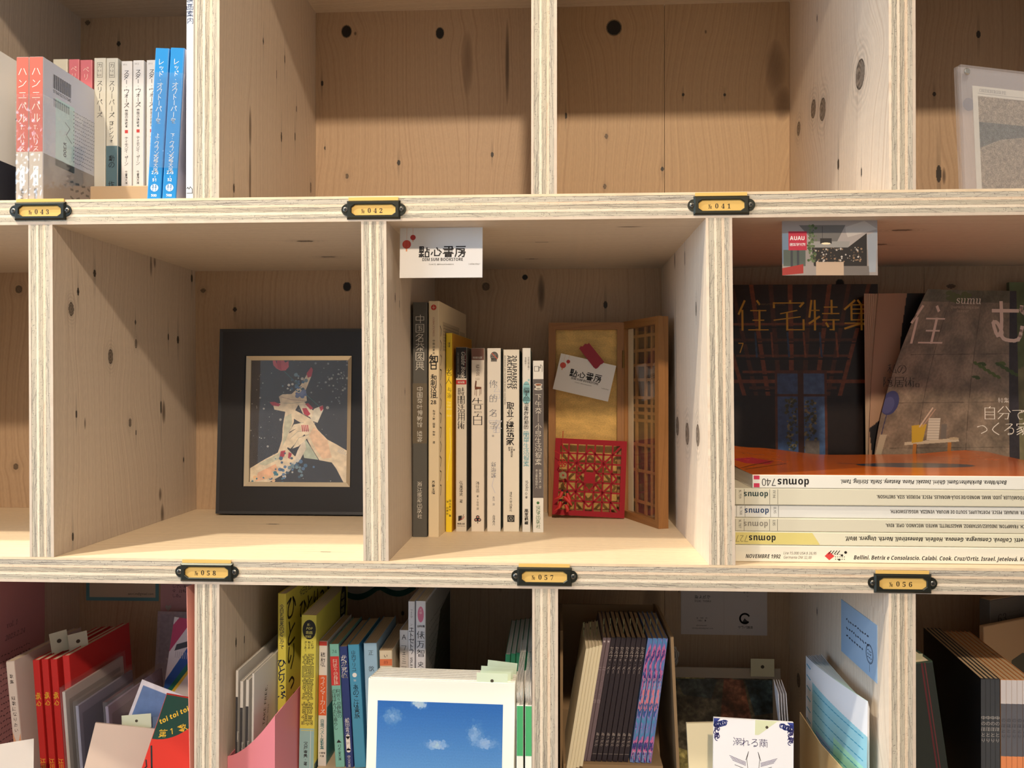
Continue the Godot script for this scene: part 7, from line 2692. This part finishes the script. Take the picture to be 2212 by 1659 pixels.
# ---- brush strokes of the signs that the shop's books and cards carry; xy pairs on a 10 x 10 grid, «~» a rounded stroke, «@» a component and its box
const STROKES := """
亻 80-04 53-59
氵 20-82 04-65 09-86
讠 20-51 03-43-48-67
言 50-51 02-92 23-73 25-75 27-77-79-29-27
口 01-91-99-09-01
日 10-80-89-19-10 14-84
木 03-93 50-59 53-08 53-98
艹 04-94 30-39 60-69
宀 50-53 03-93 03-09 93-88
土 14-84 50-59 09-99
主 40-51 13-83 26-76 53-59 09-99
女 40-17-79 70-65-09 03-93
心 15-07 33-38-78-86 51-63 73-95
黑 10-80-84-14-10 12-82 40-47 05-85 07-97 18-09 38-39 58-59 78-99
占 40-44 42-92 14-84-89-19-14
方 40-51 02-92 42-36-09 44-84-79-59
牜 20-05 13-93 50-59 07-95
寺 12-82 50-54 04-94 06-96 66-69-49 27-38
隹 30-04 22-29 40-52 22-92 24-84 26-86 29-99 52-59
饣 30-03 22-62-54 44-49-78
官 50-51 02-92 02-04 92-84 24-74-76-26 24-29 27-77-79-29
纟 40-03-43-06-45 09-57
糸 40-12-53-05-65 45-49 17-08 67-89
扁 20-80 02-82-84-02-08 26-86-89 26-29 46-49 66-69 28-88
者 13-73 40-45 05-95 80-18 37-77-79-37 38-78
扌 03-93 50-59-39 16-94
斤 80-21 21-26-09 24-94 64-69
皿 12-82-89 12-19 42-49 62-69 09-99
竹 20-04 12-42 32-39 60-54 52-92 72-79-69
⺮ 20-06 14-44 60-56 54-94
門 00-40-44-04 00-09 02-42 50-90-99-89 50-54-94 52-92
彳 60-04 64-18 46-49
金 50-03 50-93 24-74 06-86 54-59 27-38 77-68 09-99
辶 10-22 04-23-18-09 18-39-99
阝 10-19 10-80-43-85-27
禾 70-11 03-93 50-59 53-07 53-97
青 11-81 13-73 50-54 04-94 26-76-79 26-29 27-77 28-78
矢 30-04 22-82 05-95 52-55-09 56-99
゛ 10-36 60-86
゜ 10-60-65-15-10
點 @黑0049 @占5199
書 10-80-83-13 02-92 50-56 15-85 06-96 27-77-79-29-27 28-78
房 10-90 12-82-84-12 12-16-09 @方3499
住 @亻0029 @主3099
宅 @宀0092 73-24 06-85 44-49-99-96
特 @牜0039 @寺4099
集 @隹0096 @木0699
中 02-92-96-06-02 50-59
国 00-90-99-09-00 22-72 24-74 27-77 42-47 65-76
名 40-03 31-81-46-08 33-54 35-85-89-39-35
茶 @艹0093 51-05 51-95 26-86 55-59 37-18 67-88
图 00-90-99-09-00 42-24 32-72-27 44-87 55-66 46-68
典 10-80-86 10-16 40-46 60-66 13-83 06-96 27-09 67-99
叶 @口0137 44-94 70-79
博 03-33 20-29 41-91 42-92-95-45-42 44-94 70-75 46-96 86-89-69 57-68 81-92
物 @牜0039 50-34 42-92-79-59 62-36 82-47
馆 @饣0039 @官4099
館 @饣0039 @官4099
编 @纟0029 @扁3099
著 @艹0092 @者0299
浙 @氵0029 @扌2059 @斤6099
江 @氵0029 32-92 62-68 28-98
摄 @扌0029 30-90 40-44 80-45 32-82 34-95 36-56-39 36-59 66-86-69 66-89
影 10-50-53-13-10 05-65 26-46-48-26 38-39 16-09 58-69 90-62 93-65 96-59
出 50-59 11-14-84-81 05-09-99-95
版 10-15-09 13-43 30-33 16-36-39 90-51-55-39 53-83-49 54-99
社 20-31 03-43-07 25-29 35-46 54-94 70-79 49-99
知 20-03 12-52 04-54 32-34-09 35-58 @口6198
和 40-11 03-53 30-39 33-07 34-56 @口6298
制 10-02 11-51 04-54 30-39 08-06-46-48 61-67 90-99-79
汉 @氵0029 31-91-49 42-99
语 @讠0029 31-91 54-45 42-82-85 35-95 46-86-89-49-46
语2 05-95
老 12-72 40-45 05-95 90-17 36-39-99-97 87-56
人 50-44-09 43-99
与 30-25-95-89-69 32-82 06-76
海 @氵0029 50-33 42-92 44-39-89-94-44 36-96 64-65 67-68
新 30-31 02-52 04-54 06-56 35-39 37-08 37-58 @斤6199
技 @扌0039 43-93 70-75 45-85-49 56-99
能 20-02-52 40-53 14-54-59-49 14-19 16-56 17-57 60-64-94-93 91-72 65-69-99-98 96-77
時 @日0138 @寺4099
間 @門0099 @日3569
活 @氵0029 80-41 33-93 61-65 @口4699
用 10-90-99-89 10-16-09 13-93 16-96 50-59
術 @彳0029 33-63 50-59 53-37 54-68 71-91 74-94 84-89-79
弘 00-40-43-03-06-46-39 70-58-88 86-99
兼 20-31 70-61 02-92 24-74-77-27 05-95 42-49 62-69 37-09 67-99
憲 @宀0092 22-72 24-74 50-54 15-85-87-17-15 @心0799
史 12-82-85-15-12 50-56-09 26-99
藍 @艹0092 03-43 03-07-47 05-45 63-52 53-93 @皿0799
小 50-59-39 33-06 73-96
説 @言0039 50-61 90-71 42-92-95-45-42 55-58-39 75-79-99-97
告 20-03 12-82 50-54 05-95 26-76-79-29-26
白 50-42 12-82-89-19-12 15-85
湊 @氵0029 32-92 43-83 34-94 61-64-37 64-97 57-87 48-98 75-79
佳 @亻0029 42-82 60-64 34-94 46-86 64-69 39-99
苗 @艹0093 14-84-89-19-14 16-86 54-59
丁 11-91 51-59-39
世 03-93 20-28-98 40-45-75 70-75
譯 @言0039 40-90-93-43-40 60-63 54-84 65-67 46-96 48-98 67-69
你 @亻0029 50-34 42-92-84 60-69-59 54-36 75-97
的 20-12 02-42-49-09-02 05-45 60-54 62-92-89-69 64-75
字 @宀0092 23-73-55 55-59-39 06-96
誠 @言0039 42-92 42-46-39 45-65-68-58 60-76-99 95-69 80-91
黄 02-92 30-34 60-64 15-85-87-17-15 50-57 38-09 68-99
台 50-14-84 72-95 16-86-89-19-16
灣 @氵0029 40-90 52-44 62-64 82-94 35-95 46-86-88-58-79
角 40-13 31-71-53 13-83-89-79 13-17-09 15-85 17-87 53-57
川 20-25-09 50-58 80-89
职 00-50 10-18 40-49 13-43 15-45 08-57 61-91-95-65-61 67-59 77-99
业 30-38 60-68 13-25 83-75 09-99
建 40-80-84-44 32-92 60-67 35-85 36-96 00-20-04-24-09 05-29-99
筑 @⺮0093 14-44 24-28 08-49 54-84-89-99-97 54-58-39 65-76
築 @⺮0092 13-43 23-25 54-84-86 54-45 @木0699
家 @宀0092 13-83 43-05 34-58-49 45-07 56-09 83-55 54-99
清 @氵0029 @青3099
华 30-03 22-26 80-43 50-55-85 07-97 56-59
大 03-93 50-44-09 44-99
学 20-32 50-52 80-71 03-93 03-05 93-85 25-75-56 56-59-39 07-97
没 @氵0029 50-53-34 50-80-83-93 45-85-49 56-99
錢 @金0049 52-92 60-65-95 55-95 64-69-99
空 @宀0093 34-16 64-84 26-76 56-59 19-89
關 @門0099 35-65 46-56-38 68-48
係 @亻0029 80-42 62-44-84-46 70-79 56-48 76-98
一 05-95
個 @亻0029 31-91-99-39-31 43-83 62-66 46-86-88-48-46
也 04-93-86-76 50-57 23-29-99-97
好 20-07-39 40-35-09 03-53 52-92-74 74-79-59 45-95
過 @辶0099 40-80-83 40-43 33-93-97 33-37 45-75-77-47-45
簡 @⺮0092 @門0399 @日3769
單 10-40-42-12-10 60-90-92-62-60 13-83-86-16-13 53-59 07-97
生 20-04 23-83 26-76 50-59 09-99
提 @扌0039 41-91-94-44-41 36-96 66-69 67-97 49-36 39-99
案 50-51 01-91 03-93 41-25-75 71-25 07-97 56-59 57-09 57-99
下 01-91 51-59 53-85
午 20-04 12-82 05-95 52-59
息 50-41 11-81-85-15-11 13-83 @心0699
徐 @彳0029 60-34 60-94 45-85 37-97 64-69-59 47-38 77-98
振 @扌0039 41-91 41-46-39 53-83 35-95 55-59-69 66-99 97-76
邦 02-42 04-44 06-46 30-36-09 60-69 60-90-83-95-76
以 10-17-46 32-44 80-75-49 77-99
及 11-71-54-84-09 31-35-09 33-99
羣 20-80-84-20 02-92 24-26 16-86 08-98 56-59
本 02-92 50-59 52-07 52-97 27-77
年 20-04 12-82 24-84 24-27 07-97 50-59
寫 @宀0092 33-13-17-77 53-83-87 15-35 55-85 18-98-89
作 @亻0029 50-34 42-92 52-59 55-85 57-87
突 @宀0092 33-14 63-84 05-95 54-57-09 56-99 75-86
破 00-50 20-04 24-54-58-28-24 52-92-83 52-57-49 70-75 55-85-59 66-99
萬 @艹0092 13-83-85-15-13 53-57 06-96-99-89 06-09 38-68
里 10-80-84-14-10 12-82 50-58 16-86 09-99
機 @木0039 50-42-53-44 80-72-83-74 35-95 46-39 60-99 75-68
構 @木0039 42-92 50-53 80-83 34-94 45-85-89 45-49 47-87 64-69 38-98
私 @禾0049 70-58-98 85-99
隠 @阝0029 80-41 42-53 43-83-86-43 45-85 @心3699
居 10-90-93-13 10-16-09 25-95 53-57 37-87-89-39-37
自 50-41 11-81-89-19-11 14-84 16-86
分 40-04 60-94 15-85-79-59 45-09
研 00-50 20-04 24-54-58-28-24 51-91 45-95 60-65-49 80-89
究 @宀0092 33-14 63-84 25-75-78-99 45-29
所 00-50 11-41-44-14-11 11-16-09 90-61-65-49 63-93 83-89
帝 50-51 02-92 03-93 03-05 93-95 15-85-88-78 15-18 45-49
後 @彳0029 60-42-72-44-84 55-36 55-85-49 56-99
継 @糸0039 40-49-99 60-66 42-53 82-73 44-94
上 50-58 53-83 09-99
文 50-52 02-92 22-45-99 72-45-09
庫 50-51 11-91 11-16-09 33-83 44-84-87-47-44 28-98 53-59
春 12-82 14-74 05-95 50-34-07 37-77-79-37 38-78 65-97
潮 @氵0029 30-60 33-53-56-36-33 47-49 71-91-99 71-77-69 74-94
映 @日0128 43-83-86 43-46 36-96 60-66-39 66-99
画 01-91 22-72-77-27-22 24-74 51-57 04-09-99-94
内 12-92-99-89 12-19 50-54-27 54-76
歌 00-50 11-31-33-11 40-44 05-55 16-36-38-16 45-49 70-53 62-92-84 74-49 75-99
短 @矢0049 51-91 63-83-86-66-63 67-68 87-78 49-99
救 03-53 30-39-19 14-25 55-08 35-57 40-51 70-54 62-92 84-49 63-99
第 @⺮0092 13-73-75-15-17-87-79 53-59 57-09
絹 @糸0039 50-80-82-52-50 44-94-99 44-49 46-96 48-98
今 50-04 50-94 34-64 26-76-49
界 20-70-74-24-20 22-72 40-44 45-08 45-98 36-27-09 66-69
動 50-11 02-52 13-43-46-16-13 30-38 07-47 08-58 63-93-89-79 70-65-49
韓 02-42 20-24 13-33-36-16-13 07-47 25-29 50-90 61-64 53-93 55-85-87-57-55 48-98 70-79
語 @言0039 41-91 60-54 43-83-85 35-95 56-86-89-59-56
単 20-32 50-52 80-71 13-83-86-16-13 53-59 07-97
宍 @宀0092 44-27-09 55-99 34-84
戸 10-90 12-82-85-15 12-16-09
奈 02-92 50-34-05 53-95 25-75 06-86 56-59 37-28 67-88
美 20-31 70-61 02-82 13-73 04-94 50-55 06-96 55-09 56-99
穂 @禾0039 41-91 52-82-85-55-52 60-65 @心3699
村 @木0049 53-93 83-89-69 64-75
選 @辶0099 31-51-53-33-54 61-81-83-63-84 35-95 45-47 75-77 37-97
阿 @阝0029 31-91 81-89-69 44-64-66-46-44
佐 @亻0029 32-92 60-37 54-84 64-69 39-99
谷 30-03 60-93 52-06 52-96 27-77-79-29-27
姉 @女0039 60-61 42-92 53-83-87-77 53-57 62-69
妹 @女0039 42-92 35-95 60-69 65-38 65-98
暮 @艹0092 23-73-75-25-23 05-95 44-08 37-67-69-39-37 65-98
幻 30-12-33-05-45 60-90-89-69
冬 40-13 31-71-06 33-96 47-58 28-59
舎 50-03 50-93 24-74 16-86 27-77-79-29-27
死 01-91 31-15 23-53-19 34-45 82-64 62-68-98-96
松 @木0049 70-44 80-94 64-48-88 76-98
田 10-90-98-18-10 14-94 50-58
子 10-80-53 53-59-39 04-94
公 30-04 60-94 54-28-78 66-98
山 50-57 12-18-88 82-88
貴 20-70-72-22-20 50-54 04-94 25-75-78-28-25 26-76 27-77 38-19 68-99
族 @方0049 70-53 51-91 64-53 45-95 74-59 75-99
正 01-91 51-58 54-84 24-28 09-99
欲 @谷0059 70-53 62-92-84 74-49 75-99
釜 40-13 60-93 31-64 71-34 @金0499
俵 @亻0029 41-91 43-83 34-94 60-64 65-37 56-59 59-69 75-66 65-99
万 01-91 31-36-09 34-84-79-59
智 @知0095 @日1699
最 10-80-83-13-10 04-94 14-18 15-45 16-46 08-49 54-84-59 65-99
総 @糸0039 50-44 80-94 63-55-85 73-86 @心3699
染 10-21 02-13 15-23 40-44-34 32-72-74-94 @木0599
刊 01-51 04-54 31-39 71-76 90-99-79
溺 @氵0029 31-51-53-33-35-55-58-48 37-46 61-91-93-63-65-95-98-88 67-76
繭 @艹0092 13-93-99 13-19 53-59 34-25-35-27 64-75-65-77 37-48 67-78
道 @辶0099 40-51 80-71 32-92 43-83-87-47-43 45-85
徳 @彳0029 31-91 60-63 43-93-95-45-43 63-65 @心3699
苏 @艹0092 13-73-79-59 43-09 15-06 85-96
静 @青0049 60-43 52-82-84 34-94 45-85 65-69-59 47-87-84
報 02-42 20-24 04-44 15-25 06-46 08-48 26-29 51-91-94-84 51-59 55-85-59 56-99
晨 20-70-73-23-20 04-94 04-09 25-75 36-86 47-39 57-99
星 20-70-74-24-20 22-72 14-05 25-85 27-77 50-59 09-99
忘 05-95
あ 12-82 ~40-45-48-59 ~73-57-28-16-25-64-86-88-69
い ~12-15-27-38-46 ~72-84-86
え 30-61 ~13-73-18-46-68-88-97
か ~12-72-66-59-48 ~40-35-08 ~81-93-95
が @か0199 @゛7093
く ~70-25-79
け ~10-05-09-27 43-93 ~70-75-49
こ ~21-71-52 ~16-28-78-88
し ~20-27-49-78-86
た 12-62 ~40-25-09 ~44-84-75 ~36-38-58-88
だ @た0199 @゛7093
つ ~13-52-84-86-48
っ 
て ~02-92-54-46-59-79
で @て0199 @゛6395
と 20-34 ~82-44-17-29-88
ど @と0199 @゛7093
な 02-52 ~30-06 ~70-82-93 ~64-68-38-36-68-98
に ~10-05-09-17 42-82 ~36-38-58-88
ぬ ~11-25-38 ~50-35-18-05-22-62-85-87-68-57-77-98
の ~52-37-18-05-31-71-94-87-59
は ~10-05-09-17 33-93 ~60-68-48-47-68-88
ひ ~02-41-14-18-58-74-61-83-95
ふ ~40-61-43-64-68-48 ~16-07 ~74-96
ぷ @ふ0199 @゜7093
ほ ~10-05-09-17 31-91 34-94 ~61-68-48-47-68-98
ま 12-82 15-85 ~50-57-38-27-56-87-98
む 12-72 ~30-36-28-15-25-37-38-49-79-86 ~81-82-93
も ~40-26-39-79-86 12-72 15-65
よ ~50-57-38-27-56-87-98 53-83
ら ~31-62 ~22-16-44-74-86-68-39
り ~20-14-26-44 ~70-75-49
る ~21-71-16-44-74-86-78-49-48-68
れ ~20-29 03-33-08-53-73-78-97
を 12-82 ~40-15-44-64-67 ~83-46-38-59-89
ん ~50-19-45-56-68-96
す 02-92 ~50-55-46-35-54-57-39
ず @す0199 @゛7093
ミ 20-71 24-75 28-89
ア 01-91-54 53-49-28
イ 80-05 53-59
ウ 50-52 02-04 02-92-86-59
ヴ @ウ0199 @゛7093
エ 12-82 51-58 08-98
オ 02-92 60-69-49 63-08
カ 02-92-89-69 40-36-09
ク 40-04 31-81-59
ケ 30-05 23-93 63-59
コ 12-82-88 08-98
サ 03-93 30-36 70-75-49
ザ @サ0199 @゛7093
シ 20-41 04-25 09-57-92
ス 11-81-09 55-98
ズ @ス0199 @゛7093
セ 03-92-75 30-38-89
タ 40-04 31-81-09 24-66
テ 21-71 03-93 53-39
ト 30-39 33-76
ド @ト0199 @゛6093
ニ 12-82 08-98
ハ 31-08 61-98
バ @ハ0199 @゛7093
パ @ハ0199 @゜7093
フ 01-81-59
ペ @ヘ0199 @゜6194
ヘ 06-32-98
ベ @ヘ0199 @゛6194
マ 01-91-55 34-67
ム 40-18-88 65-99
メ 70-09 23-78
モ 11-81 04-94 41-48-88
ラ 20-70 02-82-59
リ 20-25 70-75-49
ル 30-35-09 60-69-95
レ 10-19-84
ロ 11-81-88-18-11
ン 11-33 09-57-92
ー 05-95
・ 45-55
。 06-36-39-09-06
、 06-29
！ 50-56 58-59
"""
var GLYPH := {}
const SMALL := {"っ": "つ", "ッ": "ツ", "ィ": "イ", "ェ": "エ", "ォ": "オ", "ヶ": "ケ", "ャ": "ヤ", "ょ": "よ"}


func read_strokes() -> void:
	for row in STROKES.split("\n", false):
		var bits := row.split(" ", false)
		GLYPH[bits[0]] = bits.slice(1)
	GLYPH["ツ"] = PackedStringArray(["12-25", "41-54", "92-86-59"])


func glyph_lines(ch: String, box: Rect2, out: Array) -> void:
	if not GLYPH.has(ch):
		return
	for s in GLYPH[ch]:
		if s.begins_with("@"):
			var d: String = s.substr(s.length() - 4)
			var x0 := d[0].to_int() / 9.0
			var y0 := d[1].to_int() / 9.0
			var x1 := d[2].to_int() / 9.0
			var y1 := d[3].to_int() / 9.0
			glyph_lines(s.substr(1, s.length() - 5), Rect2(box.position + Vector2(x0, y0) * box.size, Vector2(x1 - x0, y1 - y0) * box.size), out)
			continue
		var bend: bool = s.begins_with("~")
		var pts := PackedVector2Array()
		for p in s.trim_prefix("~").split("-"):
			if p.length() == 2 and p.is_valid_int():
				pts.append(box.position + Vector2(p[0].to_int(), p[1].to_int()) / 9.0 * box.size)
		if bend and pts.size() > 2:
			var c := PackedVector2Array()
			for i in pts.size() - 1:
				var a := pts[maxi(i - 1, 0)]
				var b := pts[i]
				var e := pts[i + 1]
				var f := pts[mini(i + 2, pts.size() - 1)]
				for k in 3:
					c.append(b.cubic_interpolate(e, a, f, k / 3.0))
			c.append(pts[pts.size() - 1])
			pts = c
		out.append(pts)
